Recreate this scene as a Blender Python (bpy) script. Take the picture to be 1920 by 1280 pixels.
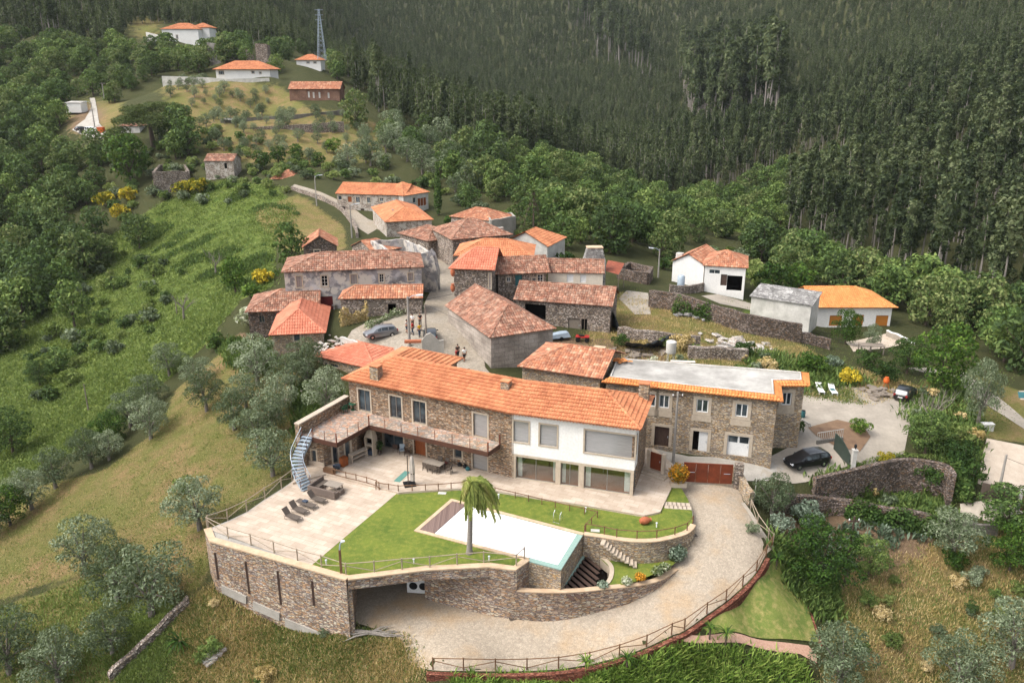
import bpy, bmesh, math, random
import numpy as np
from mathutils import Vector, Matrix
for _o in list(bpy.data.objects): bpy.data.objects.remove(_o)
SC = bpy.context.scene; COL = SC.collection; R = math.radians; PI = math.pi
RNG = np.random.default_rng(7); random.seed(7)
# ---------------------------------------------------------------- camera, sky, sun, exposure
H = 37.5; F = 1540.; PT = R(18.6)
cam = bpy.data.cameras.new('camera'); cam_o = bpy.data.objects.new('camera', cam); COL.objects.link(cam_o)
cam.sensor_width = 36; cam.lens = 36 * F / 1920; cam.clip_end = 5000; cam.clip_start = .5
cam_o.location = (0, 0, H); cam_o.rotation_euler = (R(90) - PT, 0, 0); SC.camera = cam_o
SUN_EL, SUN_AZ = R(54), R(-108)          # azimuth from +Y, negative = left: light comes from the left
W = bpy.data.worlds.new('World'); SC.world = W; W.use_nodes = True
_n = W.node_tree.nodes; _sky = _n.new('ShaderNodeTexSky'); _sky.sky_type = 'NISHITA'; _sky.sun_disc = False
_sky.sun_elevation = SUN_EL; _sky.sun_rotation = SUN_AZ; _sky.dust_density = 5; _sky.air_density = 1; _sky.ozone_density = .6
_hs = _n.new('ShaderNodeHueSaturation'); _hs.inputs['Saturation'].default_value = .35
W.node_tree.links.new(_sky.outputs[0], _hs.inputs['Color']); W.node_tree.links.new(_hs.outputs[0], _n['Background'].inputs[0])
_n['Background'].inputs[1].default_value = .15
sun = bpy.data.lights.new('sun', 'SUN'); sun.energy = .8; sun.angle = R(28); sun.color = (1, .94, .85)
sun_o = bpy.data.objects.new('sun', sun); COL.objects.link(sun_o)
sun_o.rotation_euler = Vector((-math.sin(SUN_AZ) * math.cos(SUN_EL), -math.cos(SUN_AZ) * math.cos(SUN_EL), -math.sin(SUN_EL))).to_track_quat('-Z', 'Y').to_euler()
SC.view_settings.view_transform = 'Standard'; SC.view_settings.look = 'None'; SC.view_settings.exposure = 1.2; SC.view_settings.gamma = 1
SC.render.engine = 'CYCLES'; cy = SC.cycles
cy.max_bounces = 5; cy.diffuse_bounces = 3; cy.glossy_bounces = 2; cy.transmission_bounces = 4; cy.transparent_max_bounces = 6; cy.use_denoising = True
cy.caustics_reflective = False; cy.caustics_refractive = False
# ---------------------------------------------------------------- pixel (1920x1280) -> place
CP, SP = math.cos(PT), math.sin(PT)
def ray(u, v):
    x = (u - 960) / F; y = -(v - 640) / F
    return np.array([x, CP + y * SP, -SP + y * CP])
def P(u, v, Z):
    d = ray(u, v); return np.array([0, 0, H]) + d * ((Z - H) / d[2])
def PY(u, v, Y):
    d = ray(u, v); return np.array([0, 0, H]) + d * (Y / d[1])
def pix(x, y, z):
    z = z - H; d = y * CP - z * SP; return 960 + F * x / d, 640 - F * (y * SP + z * CP) / d, d
# ---------------------------------------------------------------- terrain heights
NEAR = [(1325,915,-.35),(1400,960,-.8),(1290,985,-1.0),(1300,1017,-1.3),(1440,1020,-1.7),(1380,1060,-2.3),(1265,1068,-2.7),(1230,1110,-3.3),(1400,1095,-2.9),(1180,1135,-3.9),
 (1280,1180,-4.0),(970,1160,-4.6),(1100,1160,-4.3),(1110,1240,-4.8),(930,1255,-5.2),(812,1250,-5.3),(700,1165,-5),(760,1195,-5.1),(665,1170,-5),(850,1135,-4.6),(780,1115,-4.7),
 (400,1105,-4.8),(525,1168,-6.3),(640,1198,-5.5),(375,1040,-4.2),(520,935,-.9),(430,990,-2.6),(300,1000,-5.5),(400,930,-3.2),(500,850,-1.6),(560,760,0.3),(530,690,2.0),(430,670,.8),(610,620,4.6),
 (600,980,-3.2),(800,990,-3.8),(950,1040,-4.3),(1050,1080,-3.5),(1180,985,-2.4),(1000,925,-1.6),(700,880,-1.5),(1240,1040,-2.6),(1150,1060,-3.2),(1250,930,-1.2),(900,860,-1),(1100,850,-1),
 (250,900,-6),(240,1000,-7.2),(150,1000,-8.7),(0,1000,-11.5),(0,1140,-11),(150,1140,-9),(300,1150,-6.8),(330,1200,-7.2),(480,1230,-8),(200,1270,-9.5),(0,1280,-12),(600,1270,-7.6),(760,1280,-7),
 (60,900,-12.3),(130,800,-12),(230,780,-8.5),(330,720,-5),(300,850,-5),(390,640,-1.5),(150,650,-12),(0,800,-15),(0,650,-15.5),(100,560,-12),(0,520,-14),(100,720,-13),
 (300,600,-5),(300,500,-4.5),(450,520,1),(400,570,-.3),(500,640,2),(500,560,3),(500,470,3.5),(440,470,.8),(620,560,4.6),(690,600,5),
 (780,640,5),(850,590,5),(720,620,5),(850,640,4.7),(872,690,3.8),(905,705,3.3),(940,730,2.6),(700,700,2.2),(830,700,2.5),(1000,690,2.8),(820,540,5),(840,500,5),(1000,640,3.6),
 (690,440,5),(700,520,5),(900,520,5),(1000,560,4.4),(1100,640,3.2),(1180,665,2.8),(1260,700,2.2),(1400,700,2.0),(1300,600,3.6),(1200,545,3.8),(1150,590,3.8),(1380,600,3.2),(1380,640,2.2),(1480,680,1.2),(1480,620,1.6),
 (1560,760,0),(1650,780,0),(1600,830,-.1),(1690,745,0),(1520,870,-.6),(1440,885,-.5),(1600,870,-.5),(1480,740,.3),(1400,790,0),(1250,800,0.2),(1180,850,0),
 (1690,938,-4.5),(1780,958,-4.5),(1500,960,-3.3),(1480,1000,-3.8),(1600,1050,-5.5),(1750,1020,-5.2),(1830,990,-4.2),(1900,955,-3.2),(1870,850,-1.7),(1910,760,-1.0),(1820,700,-.3),(1780,800,-.6),(1780,880,-.8),
 (1470,1100,-5.0),(1400,1170,-5.2),(1520,1180,-6.2),(1700,1150,-7),(1900,1150,-7.6),(1900,1270,-9),(1650,1270,-8),(1500,1270,-7.6),(1300,1270,-6.9),(1100,1278,-6.9),(950,1278,-6.9),
 (100,1500,-14),(600,1500,-12),(1200,1500,-12),(1850,1500,-14),(-400,1280,-16),(-400,900,-20),(2300,1280,-12),(2300,900,-5),(-500,650,-20),(960,2200,-18),(0,2200,-20),(1920,2200,-20)]
FAR = [(-300,560,176),(-300,430,215),(-300,330,260),(-300,200,330),(-300,50,450),(-300,-100,640),
 (100,430,215),(100,330,255),(100,250,290),(100,150,350),(100,50,430),(100,0,500),(100,-120,640),
 (300,430,205),(300,370,222),(300,330,235),(300,250,270),(300,180,320),(300,120,370),(300,60,430),(300,0,540),(300,-120,680),(180,215,290),(170,250,272),(304,151,312),(400,154,314),(505,153,316),(455,147,322),(335,82,400),(577,124,350),(545,186,300),(620,186,300),(440,112,352),(240,240,266),(430,239,267),
 (500,400,185),(500,350,212),(500,300,235),(500,250,262),(500,200,300),(500,150,335),(500,110,390),(500,50,480),(500,0,570),(500,-120,720),
 (620,420,180),(700,390,191),(700,340,222),(700,300,248),(700,250,285),(700,200,325),(700,165,560),(700,130,650),(700,80,760),(700,0,900),(700,-120,1060),
 (850,430,172),(850,390,195),(850,350,215),(850,300,250),(850,240,310),(850,205,500),(850,150,640),(850,100,760),(850,0,920),(850,-120,1080),
 (1000,430,172),(1000,390,195),(1000,330,235),(1000,290,275),(1000,250,480),(1000,150,700),(1000,0,930),(1000,-120,1090),
 (1150,450,165),(1150,430,195),(1150,380,270),(1150,330,330),(1150,280,450),(1150,200,600),(1150,100,770),(1150,0,930),(1150,-120,1090),
 (1330,500,160),(1330,460,205),(1330,400,270),(1330,350,310),(1330,250,480),(1330,100,710),(1330,0,870),(1330,-120,1020),
 (1545,617,122),(1600,622,120.5),(1660,613,122),(1600,645,115),(1500,560,135),(1500,520,165),(1500,470,205),(1500,400,255),(1500,300,320),(1500,200,440),(1500,100,590),(1500,0,750),(1500,-120,900),
 (1700,600,127),(1700,560,150),(1700,520,175),(1700,450,205),(1700,380,235),(1700,300,280),(1700,200,360),(1700,100,470),(1700,0,600),(1700,-120,720),
 (1900,640,123),(1900,590,150),(1900,540,172),(1900,450,192),(1900,300,245),(1900,200,310),(1900,100,400),(1900,0,520),(1900,-120,640),
 (2200,640,123),(2200,540,160),(2200,450,180),(2200,300,220),(2200,100,350),(2200,0,450)]
EDGE = [(800,1260,-5.35),(869,1263,-5.25),(929,1264,-5.2),(988,1263,-5.1),(1047,1260,-5.),(1105,1251,-4.85),(1161,1237,-4.6),(1212,1219,-4.3),(1259,1198,-4.05),(1285,1187,-4.),(1328,1157,-3.6),(1365,1131,-3.2),(1396,1104,-2.85),(1422,1076,-2.5),(1440,1045,-2.)]
CTL = np.array([P(*q) for q in NEAR] + [P(*q) + np.array([.3, -.9, -.45]) for q in EDGE[1::2]] + [PY(*q) for q in FAR] + [np.array(q, float) for q in
 [(-10,60,-4.9),(-8,62,-4.9),(-14,60,-4.6),(-14,66,-3.5),(0,1250,230),(-500,1000,150),(600,1250,250),(-100,1150,190),(-400,500,60),(500,400,70),(500,200,12),(-300,250,5)]])
def _phi(a, b): return np.sqrt(((a[:, None, :] - b[None, :, :]) ** 2).sum(-1) + .5)
_A = np.zeros((len(CTL) + 3,) * 2); _m = len(CTL); _A[:_m, :_m] = _phi(CTL[:, :2], CTL[:, :2]) - np.eye(_m) * .4
_A[:_m, _m] = 1; _A[:_m, _m + 1:] = CTL[:, :2]; _A[_m:, :_m] = _A[:_m, _m:].T
_w = np.linalg.solve(_A, np.concatenate([CTL[:, 2], [0, 0, 0]]))
def _noise2(x, y):
    return (np.sin(x * .11 + 1.3 * np.sin(y * .07)) + np.sin(y * .13 + 1.7 * np.sin(x * .05 + 2)) + .5 * np.sin(x * .31 + y * .23))
def Traw(xy):
    out = []
    for i in range(0, len(xy), 8000):
        q = xy[i:i + 8000]; out.append(_phi(q, CTL[:, :2]) @ _w[:_m] + _w[_m] + q @ _w[_m + 1:])
    z = np.concatenate(out); far = np.clip((xy[:, 1] - 140) / 80, 0, 1)
    return z + far * .8 * _noise2(xy[:, 0], xy[:, 1])
def _axis(lo, a, b, hi, st, g):
    mid = list(np.arange(a, b + st / 2, st)); r = []; s = st; x = mid[-1]
    while x < hi: s = min(s * g, 14); x += s; r.append(x)
    l = []; s = st; x = mid[0]
    while x > lo: s = min(s * g, 14); x -= s; l.append(x)
    return np.array(l[::-1] + mid + r)
GX = _axis(-640, -62, 62, 800, .8, 1.05); GY = _axis(12, 44, 130, 1230, .8, 1.03)
_mx, _my = np.meshgrid(GX, GY); GZ = Traw(np.stack([_mx.ravel(), _my.ravel()], 1)).reshape(_mx.shape)
def cliff(pts, zlow, reach=6., drop=0):               # ground cut away in front of a retaining wall
    p = np.array(pts); X, Y = _mx, _my; yl = np.interp(X, p[:, 0], p[:, 1]); dd = yl - Y; m = (X > p[0, 0]) & (X < p[-1, 0]) & (dd > -.1) & (dd < reach); w = np.clip(1 - (dd / reach) ** 3, 0, 1); GZ[m] = np.minimum(GZ, (GZ - drop * np.clip(1 - (dd / reach) ** 3, 0, 1)) if drop else zlow * w + GZ * (1 - w))[m]
cliff([P(*q) for q in [(1528,896,-.5),(1600,880,-.3),(1687,861,-.2),(1740,864,-.2),(1777,873,-.2),(1789,890,-.4)]], -4.4)
cliff([P(*q) - np.array([0, .25, 0]) for q in EDGE], 0, 3., .22)
def T(x, y):
    i = np.clip(np.searchsorted(GX, x) - 1, 0, len(GX) - 2); j = np.clip(np.searchsorted(GY, y) - 1, 0, len(GY) - 2)
    a = np.clip((x - GX[i]) / (GX[i + 1] - GX[i]), 0, 1); b = np.clip((y - GY[j]) / (GY[j + 1] - GY[j]), 0, 1)
    return (GZ[j, i] * (1 - a) + GZ[j, i + 1] * a) * (1 - b) + (GZ[j + 1, i] * (1 - a) + GZ[j + 1, i + 1] * a) * b
def G(u, v):                                  # where the sight line through a pixel meets the ground
    d = ray(u, v); t = np.concatenate([np.arange(35, 160, .5), np.arange(160, 1240, 2)])
    pz = H + d[2] * t; gz = T(d[0] * t, d[1] * t); k = np.nonzero(pz < gz)[0]
    if not len(k): return np.array([d[0] * 600, d[1] * 600, float(T(d[0] * 600, d[1] * 600))])
    lo, hi = t[max(k[0] - 1, 0)], t[k[0]]
    for _ in range(18):
        m = (lo + hi) / 2
        if H + d[2] * m < T(d[0] * m, d[1] * m): hi = m
        else: lo = m
    p = d * hi; return np.array([p[0], p[1], float(T(p[0], p[1]))])
def inpoly(px, py, poly):
    px = np.asarray(px); py = np.asarray(py); c = np.zeros(px.shape, bool); n = len(poly)
    for i in range(n):
        x1, y1 = poly[i][:2]; x2, y2 = poly[(i + 1) % n][:2]
        if y1 == y2: continue
        c ^= ((y1 > py) != (y2 > py)) & (px < (x2 - x1) * (py - y1) / (y2 - y1) + x1)
    return c
def crv(pts, n=6, closed=False):              # Catmull-Rom through points
    p = [np.array(q, float) for q in pts]; out = []; m = len(p)
    for i in range(m if closed else m - 1):
        a, b, c, d = (p[(i - 1) % m], p[i], p[(i + 1) % m], p[(i + 2) % m]) if closed else (p[max(i - 1, 0)], p[i], p[i + 1], p[min(i + 2, m - 1)])
        for k in range(n):
            t = k / n; out.append(.5 * (2 * b + (c - a) * t + (2 * a - 5 * b + 4 * c - d) * t * t + (3 * b - a - 3 * c + d) * t ** 3))
    if not closed: out.append(p[-1])
    return out
# ---------------------------------------------------------------- materials
def s(h):
    h = h.lstrip('#'); r = []
    for i in (0, 2, 4):
        c = int(h[i:i + 2], 16) / 255; r.append(c / 12.92 if c < .04045 else ((c + .055) / 1.055) ** 2.4)
    return (*r, 1)
class NT:
    def __init__(self, name):
        self.m = bpy.data.materials.new(name); self.m.use_nodes = True; self.t = self.m.node_tree; self.b = self.t.nodes['Principled BSDF']; self.out = self.t.nodes['Material Output']
    def n(self, typ, **kw):
        x = self.t.nodes.new('ShaderNode' + typ)
        for k, v in kw.items():
            if k in x.inputs: x.inputs[k].default_value = v
            else: setattr(x, k, v)
        return x
    def l(self, a, b): self.t.links.new(a, b)
    def co(self, kind='Object', sc=(1, 1, 1)):
        c = self.n('TexCoord'); m = self.n('Mapping'); m.inputs['Scale'].default_value = sc; self.l(c.outputs[kind], m.inputs[0]); return m.outputs[0]
    def noise(self, co, scale, detail=4, rough=.55):
        x = self.n('TexNoise', Scale=scale, Detail=detail, Roughness=rough); self.l(co, x.inputs['Vector']); return x.outputs['Fac']
    def ramp(self, fac, stops, interp='LINEAR'):
        r = self.n('ValToRGB'); r.color_ramp.interpolation = interp; e = r.color_ramp.elements
        while len(e) < len(stops): e.new(.5)
        for q, (p, c) in zip(e, stops): q.position = p; q.color = c if not isinstance(c, str) else s(c)
        self.l(fac, r.inputs[0]); return r.outputs[0]
    def mix(self, fac, a, b, mode='MIX'):
        x = self.n('Mix', data_type='RGBA', blend_type=mode)
        for sl, v in ((0, fac), (6, a), (7, b)):
            if hasattr(v, 'node'): self.l(v, x.inputs[sl])
            else: x.inputs[sl].default_value = v if not isinstance(v, str) else s(v)
        return x.outputs[2]
    def math(self, op, a, b=0.):
        x = self.n('Math', operation=op)
        for i, v in enumerate((a, b)):
            if hasattr(v, 'node'): self.l(v, x.inputs[i])
            else: x.inputs[i].default_value = v
        return x.outputs[0]
    def bump(self, h, strength=.4, dist=.05):
        x = self.n('Bump', Strength=strength, Distance=dist); self.l(h, x.inputs['Height']); self.l(x.outputs[0], self.b.inputs['Normal'])
    def fin(self, col, rough=.8, spec=.3, metal=0):
        if hasattr(col, 'node'): self.l(col, self.b.inputs['Base Color'])
        else: self.b.inputs['Base Color'].default_value = col if not isinstance(col, str) else s(col)
        self.b.inputs['Roughness'].default_value = rough; self.b.inputs['Specular IOR Level'].default_value = spec; self.b.inputs['Metallic'].default_value = metal
        return self.m
G4 = lambda x: (x, x, x, 1)
def plain(name, c, c2=None, scale=3., rough=.7, spec=.3, metal=0, bump=.15, sc=(1, 1, 1), det=5):
    t = NT(name); co = t.co('Object', sc); f = t.noise(co, scale, det)
    col = t.ramp(f, [(.3, c), (.72, c2 or c)]); f2 = t.noise(co, scale * 9, 3)
    col = t.mix(.22, col, t.ramp(f2, [(.3, G4(.25)), (.7, G4(1))]), 'MULTIPLY')
    if bump: t.bump(f2, bump, .02)
    return t.fin(col, rough, spec, metal)
def lt(h, g): c = s(h); return tuple(min(.75, q * g * k) for q, k in zip(c[:3], (1, 1.02, 1.1))) + (1,)
def stone(name, pal, mort, sx=2.4, sy=9., big=('#857c70', '#ffffff'), bump=.6, mw=.05, stain=.5, white=0, gain=1.95):
    pal = [lt(c, gain) for c in pal]; mort = lt(mort, gain * .8)
    t = NT(name); uv = t.co('UV'); dist = t.n('TexNoise', Scale=1.2, Detail=2); t.l(uv, dist.inputs['Vector'])
    w = t.n('VectorMath', operation='SCALE'); w.inputs[3].default_value = .25; t.l(dist.outputs['Color'], w.inputs[0])
    a = t.n('VectorMath', operation='ADD'); t.l(uv, a.inputs[0]); t.l(w.outputs[0], a.inputs[1])
    mp = t.n('Mapping'); mp.inputs['Scale'].default_value = (sx * 1.45, sy * 1.5, 1); t.l(a.outputs[0], mp.inputs[0])
    v = t.n('TexVoronoi', Scale=1., Randomness=.85); t.l(mp.outputs[0], v.inputs['Vector'])
    e = t.n('TexVoronoi', feature='DISTANCE_TO_EDGE', Scale=1., Randomness=.85); t.l(mp.outputs[0], e.inputs['Vector'])
    sep = t.n('SeparateColor'); t.l(v.outputs['Color'], sep.inputs[0])
    n = len(pal); col = t.ramp(sep.outputs[0], [(i / n, c) for i, c in enumerate(pal)], 'CONSTANT')
    fine = t.noise(uv, 14, 4); col = t.mix(.35, col, t.ramp(fine, [(.3, G4(.35)), (.7, G4(1.))]), 'MULTIPLY')
    col = t.mix(t.ramp(e.outputs[0], [(0, G4(1)), (mw, G4(1)), (mw * 2.2, G4(0))]), col, mort)
    st = t.noise(uv, .45, 5); col = t.mix(stain, col, t.ramp(st, [(.32, big[0]), (.62, big[1])]), 'MULTIPLY')
    if white:
        wn = t.noise(uv, .6, 6, .7); col = t.mix(t.ramp(wn, [(.62 - white, G4(0)), (.66 - white, G4(1))]), col, '#b3aca2')
    hgt = t.math('ADD', t.ramp(e.outputs[0], [(0, G4(0)), (mw * 3, G4(1))]), t.math('MULTIPLY', sep.outputs[1], .6)); t.bump(hgt, bump, .06)
    return t.fin(col, .85, .2)
def ashlar(name, c1, c2, mort, bw=1., bh=.45):
    t = NT(name); uv = t.co('UV'); b = t.n('TexBrick', Scale=1.); b.offset = .43; b.inputs['Color1'].default_value = s(c1); b.inputs['Color2'].default_value = s(c2); b.inputs['Mortar'].default_value = s(mort)
    b.inputs['Brick Width'].default_value = bw; b.inputs['Row Height'].default_value = bh; b.inputs['Mortar Size'].default_value = .022; b.inputs['Mortar Smooth'].default_value = .5; t.l(uv, b.inputs['Vector'])
    f = t.noise(uv, 5, 6); col = t.mix(.5, b.outputs['Color'], t.ramp(f, [(.3, G4(.4)), (.7, G4(1))]), 'MULTIPLY')
    st = t.noise(uv, .4, 5); col = t.mix(.6, col, t.ramp(st, [(.3, '#6d675e'), (.65, '#ffffff')]), 'MULTIPLY')
    t.bump(t.math('ADD', t.math('MULTIPLY', b.outputs['Fac'], -1.), f), .5, .03); return t.fin(col, .85, .2)
def tile(name, pal, lichen=None, lam=.5, dirt=('#8a7468', '#ffffff'), da=.35):
    t = NT(name); uv = t.co('UV'); fl = t.n('VectorMath', operation='FLOOR'); t.l(uv, fl.inputs[0]); wn = t.n('TexWhiteNoise', noise_dimensions='2D'); t.l(fl.outputs[0], wn.inputs['Vector'])
    n = len(pal); col = t.ramp(wn.outputs['Value'], [(i / max(n - 1, 1), c) for i, c in enumerate(pal)])
    ob = t.co('Object'); f = t.noise(ob, .55, 5, .65); col = t.mix(da, col, t.ramp(f, [(.35, dirt[0]), (.6, dirt[1])]), 'MULTIPLY')
    if lichen:
        g = t.noise(ob, 3.2, 5, .7); col = t.mix(t.math('MULTIPLY', t.ramp(g, [(.5, G4(0)), (.66, G4(1))]), lam), col, lichen)
    t.bump(t.noise(ob, 25, 3), .2, .01); return t.fin(col, .78, .25)
def foliage(name, cols, rough=.55, transl=.16, sat=.0):
    t = NT(name); g = t.n('NewGeometry'); oi = t.n('ObjectInfo'); co = t.co('Object')
    f = t.math('ADD', t.math('MULTIPLY', g.outputs['Random Per Island'], .55), t.math('MULTIPLY', t.noise(co, .55, 3), .6))
    f = t.math('ADD', t.math('SUBTRACT', f, .08), t.math('MULTIPLY', t.math('SUBTRACT', oi.outputs['Random'], .5), .5))
    n = len(cols); col = t.ramp(f, [(.12 + .76 * i / max(n - 1, 1), c) for i, c in enumerate(cols)])
    m = t.fin(col, rough + .12, .12); tr = t.n('BsdfTranslucent'); t.l(t.mix(.5, col, '#8fa045'), tr.inputs[0]); mx = t.n('MixShader'); mx.inputs[0].default_value = transl
    t.l(t.b.outputs[0], mx.inputs[1]); t.l(tr.outputs[0], mx.inputs[2]); t.l(mx.outputs[0], t.out.inputs[0]); return m
MT = {}
MT['schist'] = stone('schist_stone', ['#6d5a45', '#8a735a', '#5b4b3d', '#9a8367', '#7a6a58', '#85603f', '#a29079', '#4d443b', '#7f7566'], '#5a4d40')
MT['schist_wall'] = stone('dry_schist', ['#8d7a66', '#a08d77', '#77665a', '#9b7f5f', '#6c6058', '#b09d86', '#8a6a4d', '#8f877c'], '#564c43', 2.0, 8.)
MT['schist_house'] = stone('dressed_schist', ['#8a7a63', '#a08a6b', '#74675a', '#9c8f7c', '#8d7048', '#6c655d', '#aa9a80', '#80735f'], '#5d5447', 2.6, 10., ('#9a9287', '#ffffff'))
MT['rubble'] = stone('rubble_stone', ['#7c7062', '#94877a', '#655a4f', '#a3988a', '#5a5149', '#8b7a66'], '#4d463e', 3., 5., bump=.9)
MT['rubble_dark'] = stone('dark_rubble_stone', ['#5f5348', '#74675a', '#4a4038', '#81746a', '#443d36', '#6b5540'], '#3a342e', 3.2, 6., bump=.9)
MT['render_stone'] = stone('rendered_stone', ['#7c7062', '#94877a', '#655a4f', '#a3988a'], '#6e6559', 3., 5., white=.12)
MT['old_plaster'] = stone('old_plaster', ['#8e8a86', '#9b9792', '#827e7b', '#a5a19b'], '#8b8783', .6, .8, ('#6d6864', '#ffffff'), .2, .01, .8, white=.14, gain=1.3)
MT['granite'] = ashlar('granite_blocks', '#a99e94', '#bdb2a7', '#7d746b', 1.3, .55)
MT['blocks'] = ashlar('concrete_blocks', '#84807a', '#918d86', '#74706a', .5, .22)
MT['brick'] = ashlar('red_brick', '#8d5b45', '#7a4e3d', '#9a8474', .3, .1)
MT['white'] = plain('white_paint', '#dcdad6', '#e6e4e0', .6, .6, bump=.05)
MT['cream'] = plain('cream_paint', '#cfc4b2', '#d9cfbf', .5, .7, bump=.05)
MT['white_old'] = plain('weathered_white', '#a9a69f', '#d2cfc8', .7, .8)
MT['concrete'] = plain('concrete', '#8f8a82', '#aaa59c', .6, .85)
MT['conc_light'] = plain('light_concrete', '#8a8277', '#a59c8f', .35, .85, det=8)
MT['roofslab'] = plain('roof_screed', '#7d7a75', '#bab7b1', .3, .85, det=9)
MT['travertine'] = plain('travertine', '#ad9e8d', '#bfb1a0', .9, .7, bump=.08, det=8)
MT['sandcap'] = plain('sandstone_coping', '#b49a7e', '#c9b296', 1.5, .8)
MT['frame_stone'] = plain('granite_frame', '#a99b89', '#bcae9b', 3, .8)
MT['white_pvc'] = plain('white_frame', '#d8d8d6', '#e4e4e2', 1, .4, bump=0)
MT['grey_frame'] = plain('grey_frame', '#77716a', '#857f77', 1, .4, bump=0)
MT['wood_door'] = plain('timber_door', '#7a3f1c', '#93522a', 4, .5, sc=(6, 6, .4))
MT['wood_dark'] = plain('dark_timber', '#3c2d25', '#54423a', 4, .7, sc=(6, 6, .5))
MT['wood_grey'] = plain('weathered_timber', '#6d645b', '#8c8175', 4, .8, sc=(5, 5, .5))
MT['wood_fence'] = plain('brown_timber', '#604632', '#7c5c43', 4, .75)
MT['wood_pale'] = plain('pale_timber', '#8d7f6e', '#a69884', 4, .75)
MT['deck'] = plain('deck_boards', '#5e4c45', '#75625a', 5, .7, sc=(1, 1, 1))
MT['corten'] = plain('rust_steel', '#5c2a18', '#7a3a20', 1.2, .6, bump=.05)
MT['fascia'] = plain('brown_steel_edge', '#452c22', '#543629', 1.5, .6, bump=.05)
MT['rust'] = plain('rusty_sheet', '#7f3f2c', '#9c5a42', 1.5, .7)
MT['steel'] = plain('galvanised_steel', '#94a2ae', '#afbcc6', 1.5, .45, .5, .2, bump=.04)
MT['green_gate'] = plain('green_steel', '#2f3a33', '#3b4740', 1, .5)
MT['black'] = plain('black_plastic', '#101113', '#17181a', 2, .5, bump=.05)
MT['tarp'] = plain('black_tarp', '#14181b', '#20262a', 1.2, .45, .5, bump=.3)
MT['dark'] = plain('interior_shade_black', '#0d0b0a', '#181412', 1, .95, 0, bump=0)  # near-black without gloss: shade of unlit insides put into the colour
MT['red_door'] = plain('red_door', '#5c1d1d', '#702726', 2, .7, sc=(8, 8, .5))
MT['blue_door'] = plain('teal_door', '#2c5b5f', '#3a6a6c', 2, .7)
MT['shutter'] = plain('orange_shutter', '#a3652a', '#b5762f', 3, .6, sc=(.3, .3, 18))
MT['blind'] = plain('grey_blind', '#858381', '#9b9896', 2, .12, .7, sc=(.5, .5, 12), bump=0)
MT['wicker'] = plain('brown_wicker', '#5c5049', '#7a6d64', 20, .8, bump=.4)
MT['sling'] = plain('grey_brown_sling', '#4f463f', '#62584f', 8, .7)
MT['furniture'] = plain('taupe_metal', '#4a4039', '#5a4f47', 4, .5)
MT['table'] = plain('grey_tabletop', '#857c71', '#958b80', 3, .6)
MT['fabric'] = plain('pale_canvas', '#a89f97', '#bbb2a9', 3, .85)
MT['navy'] = plain('navy_check_cushion', '#27303e', '#4b5666', 9, .85)
MT['teal'] = plain('teal_mosaic', '#7d9a90', '#93aca3', 5, .3, .5, bump=.02)
MT['teal_mat'] = plain('teal_mat', '#4f7a70', '#5e8a80', 4, .7)
MT['pool_white'] = plain('even_pool_white', '#e9ebec', '#f1f2f2', .3, .35, .4, bump=0)  # one even white over the whole pool surface
MT['terracotta'] = plain('terracotta', '#9a5637', '#b0694a', 3, .75)
MT['green_plastic'] = plain('green_plastic', '#17452f', '#1d5238', 2, .4)
MT['soil'] = plain('soil', '#6d5644', '#8a7058', 1, .95)
MT['redearth'] = stone('red_stone_edging', ['#7a4634', '#8a5643', '#6a3c2d', '#96664f'], '#5a3527', 2.4, 5., gain=1.1)
MT['pinkpath'] = plain('reddish_gravel', '#a37f6b', '#bd9b88', 6, .95)
MT['bark'] = plain('bark', '#4b4037', '#64574b', 5, .9, sc=(3, 3, .6))
MT['bark_pale'] = plain('pale_bark', '#77716a', '#979087', 5, .9, sc=(3, 3, .4))
MT['bark_grey'] = plain('grey_bark', '#6b635b', '#877f76', 5, .9, sc=(3, 3, .6))
MT['palm_trunk'] = plain('palm_trunk', '#77706a', '#8f8880', 3, .9, sc=(.5, .5, 8))
MT['pole'] = plain('concrete_pole', '#8c8780', '#9b968f', 2, .8)
MT['orange_pl'] = plain('orange_plastic', '#b8521c', '#c8632b', 2, .5)
MT['skin'] = plain('skin', '#b07d62', '#b9876c', 3, .6, bump=0)
MT['hair'] = plain('hair', '#1d1512', '#2a201b', 9, .7, bump=0)
MT['chrome'] = plain('chrome', '#c9cccf', '#d3d6d8', 1, .2, .5, .9, bump=0)
MT['rubber'] = plain('tyre_rubber', '#141414', '#1b1b1b', 3, .8, bump=0)
MT['lamp_lens'] = plain('lamp_lens', '#c9cdd0', '#d8dcde', 3, .15, .6, bump=0)
MT['tail_lens'] = plain('red_lens', '#8a1512', '#9b1d18', 3, .2, .5, bump=0)
MT['slate'] = stone('slate_sheets', ['#6b6963', '#7a7770', '#605d58', '#85827b'], '#45423e', 1.4, 1.8, ('#5d5a55', '#ffffff'), .5, .02)
MT['lightstone'] = stone('pale_rubble', ['#a79c8c', '#b8ad9c', '#94897b', '#c2b7a7'], '#82776a', 2, 6)
MT['tile_new'] = tile('new_clay_tile', ['#ae6f4e', '#ba7b56', '#c4865f', '#b37452'], None, 0, ('#9d7a68', '#ffffff'), .4)
MT['tile_salmon'] = tile('salmon_clay_tile', ['#b26a52', '#bb735a', '#c37e64', '#b76f57'], None, 0, ('#a98b7d', '#ffffff'), .3)
MT['tile_orange'] = tile('orange_clay_tile', ['#bf7a45', '#c7834c', '#cf8d55', '#c27f49'], None, 0, ('#b08d70', '#ffffff'), .3)
MT['tile_mid'] = tile('weathered_clay_tile', ['#8f5a44', '#a86c50', '#b98060', '#95614a', '#c79b7d'], '#857565', .5)
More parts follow.
